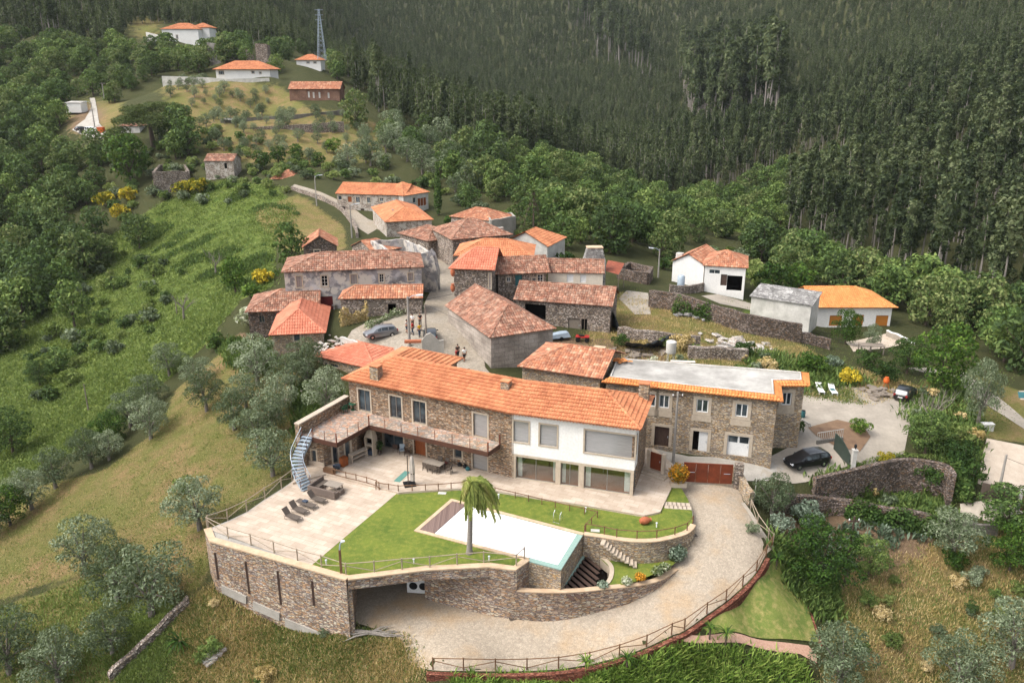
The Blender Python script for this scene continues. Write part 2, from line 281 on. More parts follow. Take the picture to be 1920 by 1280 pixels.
MT['tile_old'] = tile('old_clay_tile', ['#75503f', '#8d5e4b', '#9d6d57', '#7e5646', '#b68a72', '#917362'], '#9a8f80', .55, ('#6d5d54', '#ffffff'), .55)
def glass_dark():
    t = NT('window_glass'); co = t.co('Object'); f = t.noise(co, .9, 2); return t.fin(t.ramp(f, [(.35, '#20262a'), (.7, '#4d585e')]), .08, .6)  # opaque pane; the dark of the room behind is painted into it
MT['glass'] = glass_dark()
def glass_clear(name='clear_glass', tint=(.93, .97, .96, 1), fac=.86):
    t = NT(name); tr = t.n('BsdfTransparent'); tr.inputs[0].default_value = tint; gl = t.n('BsdfGlossy'); gl.inputs['Roughness'].default_value = .03
    mx = t.n('MixShader'); mx.inputs[0].default_value = 1 - fac; t.l(tr.outputs[0], mx.inputs[1]); t.l(gl.outputs[0], mx.inputs[2]); t.l(mx.outputs[0], t.out.inputs[0]); return t.m
MT['clear'] = glass_clear(); MT['balc_glass'] = glass_clear('balcony_glass', (.95, .98, .97, 1), .93)
def paint(name, c, metal=.3): 
    t = NT(name); t.b.inputs['Coat Weight'].default_value = .6; t.b.inputs['Coat Roughness'].default_value = .05
    f = t.noise(t.co(), 40, 2); return t.fin(t.mix(.06, c if isinstance(c, tuple) else s(c), t.ramp(f, [(.3, G4(.5)), (.7, G4(1))]), 'MULTIPLY'), .32, .5, metal)
MT['car_grey'] = paint('grey_car_paint', '#7b7d80', .55); MT['car_black'] = paint('black_car_paint', '#0e0f13', .1); MT['car_white'] = paint('white_car_paint', '#dfe0e0', 0); MT['car_red'] = paint('red_paint', '#a51a17', 0)
def lawn(name, a, b, c):
    t = NT(name); co = t.co('Object'); f = t.noise(co, .35, 4); g = t.noise(co, 16, 4, .7); h = t.noise(co, 2.2, 4)
    col = t.mix(t.ramp(f, [(.35, G4(0)), (.68, G4(1))]), a, b); col = t.mix(t.ramp(h, [(.45, G4(0)), (.75, G4(.8))]), col, c)
    col = t.mix(.6, col, t.ramp(g, [(.3, G4(.4)), (.7, G4(1.2))]), 'MULTIPLY'); t.bump(g, .6, .05); return t.fin(col, .9, .15)
MT['lawn'] = lawn('mown_lawn', '#55672a', '#6f7a33', '#83843c')
MT['lawn2'] = lawn('rough_lawn', '#5c6d33', '#7d8444', '#a69563')
def cobble(name, a, b, orange, sc=7.):
    t = NT(name); co = t.co('Object'); v = t.n('TexVoronoi', Scale=sc); t.l(co, v.inputs['Vector']); e = t.n('TexVoronoi', feature='DISTANCE_TO_EDGE', Scale=sc); t.l(co, e.inputs['Vector'])
    sp = t.n('SeparateColor'); t.l(v.outputs['Color'], sp.inputs[0]); col = t.mix(sp.outputs[0], a, b)
    col = t.mix(t.math('MULTIPLY', t.ramp(t.noise(co, .22, 5, .6), [(.48, G4(0)), (.66, G4(1))]), .6), col, orange)
    col = t.mix(t.ramp(e.outputs[0], [(0, G4(.45)), (.1, G4(0))]), col, '#6d6256'); col = t.mix(.28, col, t.ramp(t.noise(co, 2.6, 8, .8), [(.32, G4(.35)), (.66, G4(1))]), 'MULTIPLY')
    t.bump(e.outputs[0], .5, .04); return t.fin(col, .9, .2)
MT['drive'] = cobble('granite_setts', '#998d7d', '#ada190', '#ad8e66'); MT['cobble'] = cobble('plaza_setts', '#8c8477', '#a39a8d', '#918470', 4.)
def planks(name, a, b, ang):                  # boards by stripes along local x
    t = NT(name); co = t.co('UV'); mp = t.n('Mapping'); mp.inputs['Rotation'].default_value = (0, 0, ang); t.l(co, mp.inputs[0])
    sx = t.n('SeparateXYZ'); t.l(mp.outputs[0], sx.inputs[0]); k = t.math('MULTIPLY', sx.outputs[0], 7.); fr = t.math('FRACT', k); w = t.n('TexWhiteNoise', noise_dimensions='1D'); t.l(t.math('FLOOR', k), w.inputs['W'])
    col = t.mix(w.outputs['Value'], a, b); col = t.mix(t.ramp(fr, [(0, G4(1)), (.1, G4(0))]), col, '#2b211c'); t.bump(fr, .2, .02); return t.fin(col, .75, .25)
def pavers(name, c1, c2, m, w, h, rot=0):
    t = NT(name); co = t.co('UV'); mp = t.n('Mapping'); mp.inputs['Rotation'].default_value = (0, 0, rot); t.l(co, mp.inputs[0]); b = t.n('TexBrick', Scale=1.)
    for k, c in (('Color1', c1), ('Color2', c2), ('Mortar', m)): b.inputs[k].default_value = s(c)
    b.inputs['Brick Width'].default_value = w; b.inputs['Row Height'].default_value = h; b.inputs['Mortar Size'].default_value = .012; t.l(mp.outputs[0], b.inputs['Vector'])
    f = t.noise(co, .8, 7, .65); col = t.mix(.35, b.outputs['Color'], t.ramp(f, [(.3, '#a8957f'), (.62, '#ffffff')]), 'MULTIPLY'); t.bump(b.outputs['Fac'], -.15, .01); return t.fin(col, .75, .25)
MT['paving'] = pavers('stone_paving', '#ab9c8c', '#bcae9f', '#96866e', 1.2, .6, .45)
MT['flag'] = stone('slate_flagging', ['#a08470', '#b39a86', '#8f8577', '#b58a6c', '#9a928a', '#c2a995'], '#8d7d6d', 2., 2.6, ('#a89a8e', '#ffffff'), .2, .04, gain=1.15)
MT['fol_oak'] = foliage('oak_leaves', ['#2f4124', '#43582f', '#5a703a', '#77874a'])
MT['fol_wood'] = foliage('wood_leaves', ['#2d3c25', '#40522e', '#556739', '#757d4e'])
MT['fol_olive'] = foliage('olive_leaves', ['#3c4833', '#556149', '#6f7b60', '#929b80'], .6, .2)
MT['fol_citrus'] = foliage('citrus_leaves', ['#1d3013', '#30491b', '#466124', '#6c8334'])
MT['fol_euc'] = foliage('eucalyptus_leaves', ['#273223', '#3a4530', '#4f5a3d', '#6d7454'], .6, .2)
MT['fol_pine'] = foliage('pine_needles', ['#1f2b1a', '#2f3c22', '#43502c', '#58623a'], .7, .15)
MT['fol_yellow'] = foliage('yellow_blossom', ['#5d6420', '#8f8426', '#b89f2d', '#cdb63e'])
MT['fol_dry'] = foliage('dry_grass_blades', ['#94804f', '#b39c68', '#cdb587', '#dccba2'], .8, .3)
MT['fol_bracken'] = foliage('bracken_fronds', ['#48592e', '#61723d', '#7a884e', '#979e64'], .7, .3)
MT['fol_ivy'] = foliage('ivy_leaves', ['#1d2f15', '#2e441e', '#42592a', '#5a6e38'])
MT['fol_palm'] = foliage('palm_leaflets', ['#647038', '#87924c', '#a3a65c', '#b9ae74'], .6, .3)
MT['fol_lily'] = foliage('lily_leaves', ['#3c5120', '#55702d', '#738b3e', '#9aa658'])
MT['fol_agave'] = foliage('grey_green_leaves', ['#42513f', '#5c6b58', '#7c8a78', '#93a08e'])
MT['fol_orangeflower'] = foliage('orange_blossom', ['#4d5c20', '#8a6a22', '#c08326', '#d09a3c'])
MT['fol_white'] = foliage('white_blossom', ['#4f5f38', '#8b9370', '#c5c6b0', '#dcdccf'])
MT['fol_dead'] = foliage('dry_twigs', ['#5b5048', '#786c62', '#948a80', '#a49a90'], .9, .05)
# ---------------------------------------------------------------- mesh helpers
MESHES = {}
def auto_uv(me):
    n = len(me.polygons)
    if not n: return
    lt = np.empty(n, np.int32); me.polygons.foreach_get('loop_total', lt); nm = np.empty(n * 3, np.float32); me.polygons.foreach_get('normal', nm); nm = nm.reshape(-1, 3)
    vi = np.empty(len(me.loops), np.int32); me.loops.foreach_get('vertex_index', vi); co = np.empty(len(me.vertices) * 3, np.float32); me.vertices.foreach_get('co', co); co = co.reshape(-1, 3)
    fi = np.repeat(np.arange(n), lt); nn = nm[fi]; p = co[vi]
    t = np.stack([-nn[:, 1], nn[:, 0], np.zeros(len(nn))], 1); ln = np.linalg.norm(t, axis=1); flat = ln < .35
    t = t / np.maximum(ln, 1e-6)[:, None]; t[flat] = (1, 0, 0); b = np.cross(nn, t); b[flat] = (0, 1, 0)
    uv = np.stack([(p * t).sum(1), (p * b).sum(1)], 1).astype(np.float32)
    l = me.uv_layers.new(name='UVMap'); l.data.foreach_set('uv', uv.ravel())
def link(name, me, parent=None):
    o = bpy.data.objects.new(name, me); COL.objects.link(o)
    if parent is not None: o.parent = parent
    return o
def tag(o, label=None, cat=None, group=None, kind=None):
    if label: o['label'] = label
    if cat: o['category'] = cat
    if group: o['group'] = group
    if kind: o['kind'] = kind
    return o
def thing(name, label, cat, loc=(0, 0, 0), rz=0., group=None):
    o = bpy.data.objects.new(name, None); COL.objects.link(o); o.location = [float(q) for q in loc]; o.rotation_euler = (0, 0, rz); o.empty_display_size = .2
    return tag(o, label, cat, group)
def dup(o, loc=None, rz=None, label=None, sc=None):
    c = o.copy(); COL.objects.link(c)
    if loc is not None: c.location = [float(q) for q in loc]
    if rz is not None: c.rotation_euler = (0, 0, rz)
    if sc is not None: c.scale = sc if hasattr(sc, '__len__') else (sc,) * 3
    if label: c['label'] = label
    for ch in o.children:
        d = ch.copy(); COL.objects.link(d); d.parent = c
        for g in ch.children:
            e = g.copy(); COL.objects.link(e); e.parent = d
    return c
V3 = lambda *a: np.array(a, float)
def unit(v): v = np.array(v, float); return v / max(np.linalg.norm(v), 1e-9)
class MB:
    def __init__(self): self.v = []; self.f = []; self.mi = []; self.cur = 0
    def add(self, vs, fs):
        k = len(self.v); self.v += [tuple(float(c) for c in q) for q in vs]; self.f += [tuple(i + k for i in q) for q in fs]; self.mi += [self.cur] * len(fs); return self
    def box(self, x0, x1, y0, y1, z0, z1):
        return self.add([(x0, y0, z0), (x1, y0, z0), (x1, y1, z0), (x0, y1, z0), (x0, y0, z1), (x1, y0, z1), (x1, y1, z1), (x0, y1, z1)],
                        [(3, 2, 1, 0), (4, 5, 6, 7), (0, 1, 5, 4), (1, 2, 6, 5), (2, 3, 7, 6), (3, 0, 4, 7)])
    def obox(self, c, sx, sy, sz, rz=0., ry=0., rx=0.):       # centred box with rotation
        m = Matrix.Rotation(rz, 3, 'Z') @ Matrix.Rotation(ry, 3, 'Y') @ Matrix.Rotation(rx, 3, 'X'); vs = []
        for z in (-.5, .5):
            for x, y in ((-.5, -.5), (.5, -.5), (.5, .5), (-.5, .5)): q = m @ Vector((x * sx, y * sy, z * sz)); vs.append((c[0] + q.x, c[1] + q.y, c[2] + q.z))
        return self.add(vs, [(3, 2, 1, 0), (4, 5, 6, 7), (0, 1, 5, 4), (1, 2, 6, 5), (2, 3, 7, 6), (3, 0, 4, 7)])
    def beam(self, p, q, w, h=None):                          # rectangular bar from p to q
        p = V3(*p); q = V3(*q); d = unit(q - p); h = h or w; a = np.cross(d, (0, 0, 1)); a = unit(a) if np.linalg.norm(a) > .05 else V3(1, 0, 0); b = np.cross(a, d)
        vs = [e + a * sx * w / 2 + b * sy * h / 2 for e in (p, q) for sx, sy in ((-1, -1), (1, -1), (1, 1), (-1, 1))]
        return self.add(vs, [(3, 2, 1, 0), (4, 5, 6, 7), (0, 1, 5, 4), (1, 2, 6, 5), (2, 3, 7, 6), (3, 0, 4, 7)])
    def tube(self, pts, r, n=7, cap=True):
        pts = [V3(*p) for p in pts]; rs = list(r) if hasattr(r, '__len__') else [r] * len(pts); vs = []; a = None
        for i, p in enumerate(pts):
            d = unit(pts[min(i + 1, len(pts) - 1)] - pts[max(i - 1, 0)])
            if a is None: a = np.cross(d, (0, 0, 1)); a = unit(a) if np.linalg.norm(a) > .05 else V3(1, 0, 0)
            a = unit(a - d * np.dot(a, d)); b = np.cross(d, a)
            vs += [p + rs[i] * (a * math.cos(2 * PI * k / n) + b * math.sin(2 * PI * k / n)) for k in range(n)]
        fs = [(i * n + k, i * n + (k + 1) % n, (i + 1) * n + (k + 1) % n, (i + 1) * n + k) for i in range(len(pts) - 1) for k in range(n)]
        if cap: fs += [tuple(range(n))[::-1], tuple((len(pts) - 1) * n + k for k in range(n))]
        return self.add(vs, fs)
    def lathe(self, prof, c=(0, 0, 0), n=14):
        vs = [(c[0] + r * math.cos(2 * PI * k / n), c[1] + r * math.sin(2 * PI * k / n), c[2] + z) for r, z in prof for k in range(n)]
        fs = [(i * n + k, i * n + (k + 1) % n, (i + 1) * n + (k + 1) % n, (i + 1) * n + k) for i in range(len(prof) - 1) for k in range(n)]
        return self.add(vs, fs + [tuple(range(n))[::-1], tuple((len(prof) - 1) * n + k for k in range(n))])
    def poly(self, pts): return self.add(pts, [tuple(range(len(pts)))])
    def prism(self, pts, z0, z1):                             # pts: xy outline
        a = sum(pts[i][0] * pts[(i + 1) % len(pts)][1] - pts[(i + 1) % len(pts)][0] * pts[i][1] for i in range(len(pts)))
        if a < 0: pts = pts[::-1]
        n = len(pts); zf = lambda z, p: z(p) if callable(z) else z
        vs = [(p[0], p[1], zf(z0, p)) for p in pts] + [(p[0], p[1], zf(z1, p)) for p in pts]
        return self.add(vs, [tuple(range(n))[::-1], tuple(range(n, 2 * n))] + [(i, (i + 1) % n, n + (i + 1) % n, n + i) for i in range(n)])
    def wallrun(self, pts, th, z0, z1, closed=False):         # solid wall along a polyline; z may be list or callable(i)
        pts = [V3(p[0], p[1]) for p in pts]; n = len(pts); o = []
        for i in range(n):
            a = pts[(i - 1) % n] if closed or i else pts[i]; b = pts[(i + 1) % n] if closed or i < n - 1 else pts[i]; d = unit(b - a); nn = V3(-d[1], d[0]); o.append((pts[i] - nn * th / 2, pts[i] + nn * th / 2))
        g = lambda z, i: z[i] if hasattr(z, '__len__') else z
        vs = [q for i in range(n) for q in ((*o[i][0], g(z0, i)), (*o[i][1], g(z0, i)), (*o[i][1], g(z1, i)), (*o[i][0], g(z1, i)))]
        fs = []
        for i in range(n if closed else n - 1):
            a = 4 * i; b = 4 * ((i + 1) % n); fs += [(a, b, b + 3, a + 3), (b + 1, a + 1, a + 2, b + 2), (a + 3, b + 3, b + 2, a + 2), (a, a + 1, b + 1, b)]
        if not closed: fs += [(0, 3, 2, 1), (4 * n - 4, 4 * n - 3, 4 * n - 2, 4 * n - 1)]
        return self.add(vs, fs)
    def mesh(self, name, mats, smooth=False):
        me = bpy.data.meshes.new(name); me.from_pydata(self.v, [], self.f); me.update(); auto_uv(me)
        for m in (mats if isinstance(mats, (list, tuple)) else [mats]): me.materials.append(MT[m] if isinstance(m, str) else m)
        if any(self.mi): me.polygons.foreach_set('material_index', self.mi)
        if smooth: me.shade_smooth(); me.set_sharp_from_angle(angle=R(38))
        return me
    def build(self, name, mats, parent=None, smooth=False, bevel=0):
        if parent is not None and parent.parent is None:     # world coordinates -> thing coordinates
            pass
        o = link(name, self.mesh(name, mats, smooth), parent)
        if bevel:
            b = o.modifiers.new('b', 'BEVEL'); b.width = bevel; b.segments = 2; b.limit_method = 'ANGLE'
        return o
    def at(self, loc, rz=0.):                                 # world -> local of a thing at loc/rz
        c, sn = math.cos(-rz), math.sin(-rz)
        self.v = [((x - loc[0]) * c - (y - loc[1]) * sn, (x - loc[0]) * sn + (y - loc[1]) * c, z - loc[2]) for x, y, z in self.v]; return self
def qmesh(name, co, quads, mat, smooth=False, nper=4):        # numpy polygons
    me = bpy.data.meshes.new(name); nv = len(co); nf = len(quads); me.vertices.add(nv); me.vertices.foreach_set('co', np.asarray(co, np.float32).ravel())
    me.loops.add(nf * nper); me.loops.foreach_set('vertex_index', np.asarray(quads, np.int32).ravel()); me.polygons.add(nf); me.polygons.foreach_set('loop_start', np.arange(0, nf * nper, nper, dtype=np.int32))
    me.update(calc_edges=True); me.validate()
    for m in (mat if isinstance(mat, (list, tuple)) else [mat]): me.materials.append(MT[m] if isinstance(m, str) else m)
    if smooth: me.shade_smooth()
    return me
def solo(mb, name, mats, label, cat, loc=None, group=None, smooth=False, kind=None):   # a thing that is one mesh, world coordinates
    if loc is None: a = np.array(mb.v); loc = ((a[:, 0].min() + a[:, 0].max()) / 2, (a[:, 1].min() + a[:, 1].max()) / 2, a[:, 2].min())
    mb.at(loc); o = mb.build(name, mats, None, smooth); o.location = [float(q) for q in loc]
    return tag(o, label, cat, group, kind)
def drape(name, poly, mat, off=.05, cell=1., zfun=None, kind='structure', label=None):
    bm = bmesh.new(); bm.faces.new([bm.verts.new((p[0], p[1], 0)) for p in poly]); a = np.array([p[:2] for p in poly])
    for ax in (0, 1):
        for c in np.arange(a[:, ax].min() + cell * .7, a[:, ax].max(), cell):
            bmesh.ops.bisect_plane(bm, geom=bm.verts[:] + bm.edges[:] + bm.faces[:], plane_co=(c, 0, 0) if ax == 0 else (0, c, 0), plane_no=(1, 0, 0) if ax == 0 else (0, 1, 0))
    for vt in bm.verts: vt.co.z = (float(zfun(vt.co.x, vt.co.y)) if zfun else float(T(vt.co.x, vt.co.y))) + off
    bmesh.ops.triangulate(bm, faces=bm.faces[:]); bmesh.ops.recalc_face_normals(bm, faces=bm.faces[:])
    if sum(f.normal.z for f in bm.faces) < 0: bmesh.ops.reverse_faces(bm, faces=bm.faces[:])
    me = bpy.data.meshes.new(name); bm.to_mesh(me); bm.free(); auto_uv(me); me.materials.append(MT[mat]); me.shade_smooth(); o = link(name, me); return tag(o, label, kind=kind)
# ---------------------------------------------------------------- tiled roofs
def tile_bm(bm, poly, pu, pv, amp, step):
    p = [V3(*q) for q in poly]; u = unit(p[1] - p[0]); nr = None
    for k in range(2, len(p)):
        c = np.cross(p[1] - p[0], p[k] - p[0])
        if np.linalg.norm(c) > 1e-4: nr = unit(c); break
    if nr[2] < 0: nr = -nr
    v = np.cross(nr, u)
    if v[2] < 0: v = -v; 
    o = p[0]; uu = [np.dot(q - o, u) for q in p]; vv = [np.dot(q - o, v) for q in p]; u0, u1, v1 = min(uu), max(uu), max(vv); v0 = min(vv)
    nu = max(1, int(math.ceil((u1 - u0) / pu))); nv = max(1, int(math.ceil((v1 - v0) / pv))); prof = [(0, 0.), (.22, .75), (.5, 1.), (.78, .75)]
    us = [u0 + (k + a) * pu for k in range(nu) for a, _ in prof] + [u0 + nu * pu]; hs = [h * amp for _ in range(nu) for _, h in prof] + [0]
    t = bmesh.new(); uvl = t.loops.layers.uv.new('UVMap'); jit = random.Random(int(u1 * 100))
    for r in range(nv):
        va = v0 + r * pv; vb = va + pv; lo = [t.verts.new(o + u * a + v * va + nr * (h + step)) for a, h in zip(us, hs)]; hi = [t.verts.new(o + u * a + v * vb + nr * h) for a, h in zip(us, hs)]
        lw = [t.verts.new(o + u * a + v * va + nr * -.01) for a in us]
        for k in range(len(us) - 1):
            f = t.faces.new((lo[k], lo[k + 1], hi[k + 1], hi[k])); c = k // 4 + .5
            for lp in f.loops: lp[uvl].uv = (c, r + .5)
            f = t.faces.new((lw[k], lw[k + 1], lo[k + 1], lo[k]))
            for lp in f.loops: lp[uvl].uv = (c, r + .5)
    ct = sum(p) / len(p)
    for i in range(len(p)):
        a, b = p[i], p[(i + 1) % len(p)]; e = b - a
        if np.linalg.norm(e) < 1e-4: continue
        pn = unit(np.cross(e, nr))
        if np.dot(ct - a, pn) > 0: pn = -pn
        if i == 0: a = a + pn * .02
        bmesh.ops.bisect_plane(t, geom=t.verts[:] + t.edges[:] + t.faces[:], plane_co=a, plane_no=pn, clear_outer=True)
    tm = bpy.data.meshes.new('x'); t.to_mesh(tm); t.free(); bm.from_mesh(tm); bpy.data.meshes.remove(tm)
    f = bm.faces.new([bm.verts.new(q - nr * .06) for q in p])
def ridge_cap(bm, p, q, r=.13, seg=.45):
    p = V3(*p); q = V3(*q); L = np.linalg.norm(q - p); d = unit(q - p); n = max(2, int(L / seg)); a = unit(np.cross(d, (0, 0, 1))); b = np.cross(a, d); uvl = bm.loops.layers.uv.verify()
    for i in range(n):
        r0 = []
        for e, rr in ((p + d * L * i / n, r * 1.12), (p + d * L * (i + 1.06) / n, r * .9)):
            r0.append([bm.verts.new(e + a * rr * math.cos(t) + b * rr * (math.sin(t) * .8 + .1)) for t in np.linspace(-.35, PI + .35, 7)])
        for k in range(6):
            f = bm.faces.new((r0[0][k], r0[0][k + 1], r0[1][k + 1], r0[1][k]))
            for lp in f.loops: lp[uvl].uv = (i + .5, 77.5)
def tiled(name, polys, mat, parent, pu=.28, pv=.42, amp=.055, step=.035, caps=(), capr=.13, extra=None):
    bm = bmesh.new(); bm.loops.layers.uv.new('UVMap')
    for q in polys: tile_bm(bm, q, pu, pv, amp, step)
    for a, b in caps: ridge_cap(bm, a, b, capr)
    if extra: extra(bm)
    me = bpy.data.meshes.new(name); bm.to_mesh(me); bm.free(); me.materials.append(MT[mat]); return link(name, me, parent)
def scallop(bm, p, q, out, pu=.25, r=.1, ln=.45, drop=.0):    # barrel tile ends along an eave
    p = V3(*p); q = V3(*q); L = np.linalg.norm(q - p); d = unit(q - p); o = V3(*out); n = max(1, int(L / pu)); up = unit(np.cross(d, o)); up = up if up[2] > 0 else -up; uvl = bm.loops.layers.uv.verify()
    for i in range(n):
        c = p + d * L * (i + .5) / n - V3(0, 0, drop); ra = []
        for e in (c + o * .06, c - o * ln): ra.append([bm.verts.new(e + d * r * math.cos(t) + up * (r * math.sin(t))) for t in np.linspace(0, PI, 6)])
        for k in range(5):
            f = bm.faces.new((ra[0][k], ra[0][k + 1], ra[1][k + 1], ra[1][k]))
            for lp in f.loops: lp[uvl].uv = (i + .5, 55.5)
# ---------------------------------------------------------------- walls with holes, windows, doors
def wall_holes(mb, L, z0, z1, holes, y=0., th=.35, axis='x', sign=1):
    """vertical wall face along local axis at offset y, holes (x0,x1,z0,z1) with reveals going inward (sign*th)."""
    xs = sorted({0., L, *[min(max(h[i], 0), L) for h in holes for i in (0, 1)]}); zs = sorted({z0, z1, *[min(max(h[i], z0), z1) for h in holes for i in (2, 3)]})
    M = (lambda x, d, z: (x, y + sign * d, z)) if axis == 'x' else (lambda x, d, z: (y + sign * d, x, z))
    fl = (axis == 'x') == (sign > 0)
    def quad(a, b, c, d): mb.add([a, b, c, d] if fl else [d, c, b, a], [(0, 1, 2, 3)])
    for i in range(len(xs) - 1):
        for j in range(len(zs) - 1):
            cx, cz = (xs[i] + xs[i + 1]) / 2, (zs[j] + zs[j + 1]) / 2
            if any(h[0] < cx < h[1] and h[2] < cz < h[3] for h in holes): continue
            quad(M(xs[i], 0, zs[j]), M(xs[i + 1], 0, zs[j]), M(xs[i + 1], 0, zs[j + 1]), M(xs[i], 0, zs[j + 1]))
    for a, b, c, d in holes:
        quad(M(a, 0, c), M(a, th, c), M(a, th, d), M(a, 0, d)); quad(M(b, th, c), M(b, 0, c), M(b, 0, d), M(b, th, d))
        quad(M(a, 0, d), M(a, th, d), M(b, th, d), M(b, 0, d)); quad(M(a, th, c), M(a, 0, c), M(b, 0, c), M(b, th, c))
class Wall:                                   # a wall plane in a thing's local frame
    def __init__(self, parent, loc, rz, org, ax, out): self.p = parent; self.loc = V3(*loc); self.rz = rz; self.o = V3(*org); self.a = V3(*ax); self.n = V3(*out)
    def px(self, u, v):                       # pixel -> (x along wall, z local)
        c, sn = math.cos(-self.rz), math.sin(-self.rz); d = ray(u, v); q = V3(0, 0, H) - self.loc
        ro = V3(q[0] * c - q[1] * sn, q[0] * sn + q[1] * c, q[2]); rd = V3(d[0] * c - d[1] * sn, d[0] * sn + d[1] * c, d[2])
        t = np.dot(self.o - ro, self.n) / np.dot(rd, self.n); h = ro + rd * t; return float(np.dot(h - self.o, self.a)), float(h[2])
    def rect(self, u0, v0, u1, v1):           # by opposite corners: left-top, right-bottom
        a = self.px(u0, v0); b = self.px(u1, v1); return [min(a[0], b[0]), max(a[0], b[0]), min(a[1], b[1]), max(a[1], b[1])]
    def w(self, x, d, z): return self.o * V3(1, 1, 0) + self.a * x + self.n * d + V3(0, 0, z)
    def bx(self, mb, x0, x1, d0, d1, z0, z1):
        vs = [self.w(x, d, z) for z in (z0, z1) for x, d in ((x0, d0), (x1, d0), (x1, d1), (x0, d1))]
        return mb.add(vs, [(3, 2, 1, 0), (4, 5, 6, 7), (0, 1, 5, 4), (1, 2, 6, 5), (2, 3, 7, 6), (3, 0, 4, 7)])
    def frame(self, name, r, fw, d0, d1, mat, parent, bottom=True, k=0):
        mb = MB(); x0, x1, z0, z1 = r
        self.bx(mb, x0 - fw, x0, d0, d1, z0 - (fw if bottom else 0), z1 + fw); self.bx(mb, x1, x1 + fw, d0, d1, z0 - (fw if bottom else 0), z1 + fw)
        self.bx(mb, x0, x1, d0, d1, z1, z1 + fw)
        if bottom: self.bx(mb, x0, x1, d0, d1, z0 - fw, z0)
        return mb.build(name, mat, parent)
    def window(self, r, surround='frame_stone', frame='white_pvc', pane='glass', fw=.16, mull=1, bars=0, depth=.14, sfw=.06, sill=True):
        win = None; x0, x1, z0, z1 = r
        if surround: win = self.frame('window', r, fw, -.02, .05, surround, self.p)
        mb = MB(); f = sfw
        for a, b, c, d in ((x0, x0 + f, z0, z1), (x1 - f, x1, z0, z1), (x0 + f, x1 - f, z0, z0 + f), (x0 + f, x1 - f, z1 - f, z1)): self.bx(mb, a, b, -depth, -depth + .06, c, d)
        for k in range(mull): xm = x0 + (x1 - x0) * (k + 1) / (mull + 1); self.bx(mb, xm - f / 2, xm + f / 2, -depth + .003, -depth + .057, z0 + f, z1 - f)
        for k in range(bars): zm = z0 + (z1 - z0) * (k + 1) / (bars + 1); self.bx(mb, x0 + f, x1 - f, -depth + .006, -depth + .05, zm - .02, zm + .02)
        fr = mb.build('frame' if win else 'window', frame, win or self.p); mb = MB(); self.bx(mb, x0 + .01, x1 - .01, -depth - .04, -depth + .01, z0 + .01, z1 - .01); mb.build('pane', pane, win or fr); return win or fr
    def door(self, r, mat='wood_dark', surround=None, fw=.15, depth=.15, handle=True, open_=False, planks=0):
        x0, x1, z0, z1 = r; mb = MB(); self.bx(mb, x0 + .01, x1 - .01, -depth - .06, -depth, z0, z1 - .01)
        if planks:
            for k in range(1, planks): xm = x0 + (x1 - x0) * k / planks; self.bx(mb, xm - .012, xm + .012, -depth, -depth + .012, z0, z1 - .02)
        d = mb.build('door', mat, self.p)
        if surround: self.frame('door_frame', r, fw, -.02, .05, surround, d, False)
        if handle: mb = MB(); self.bx(mb, x1 - .16, x1 - .1, -depth, -depth + .05, (z0 + z1) / 2 - .15, (z0 + z1) / 2 + .05); mb.build('handle', 'steel', d)
        return d
def frame2(A, B):
    d = B[:2] - A[:2]; return math.atan2(d[1], d[0]), float(np.linalg.norm(d))
def chimney(parent, x, y, z0, z1, w=.8, d=.7, mat='schist_house', cap='tile_new', vents=True):
    mb = MB().box(x - w / 2, x + w / 2, y - d / 2, y + d / 2, z0, z1); c = mb.build('chimney', mat, parent)
    mb = MB()
    for sx in (-1, 1):
        for sy in (-1, 1): mb.box(x + sx * (w / 2 - .06) - .05, x + sx * (w / 2 - .06) + .05, y + sy * (d / 2 - .06) - .05, y + sy * (d / 2 - .06) + .05, z1, z1 + .14)
    mb.box(x - w / 2 - .06, x + w / 2 + .06, y - d / 2 - .06, y + d / 2 + .06, z1 + .14, z1 + .24); mb.build('cap', cap, c); return c
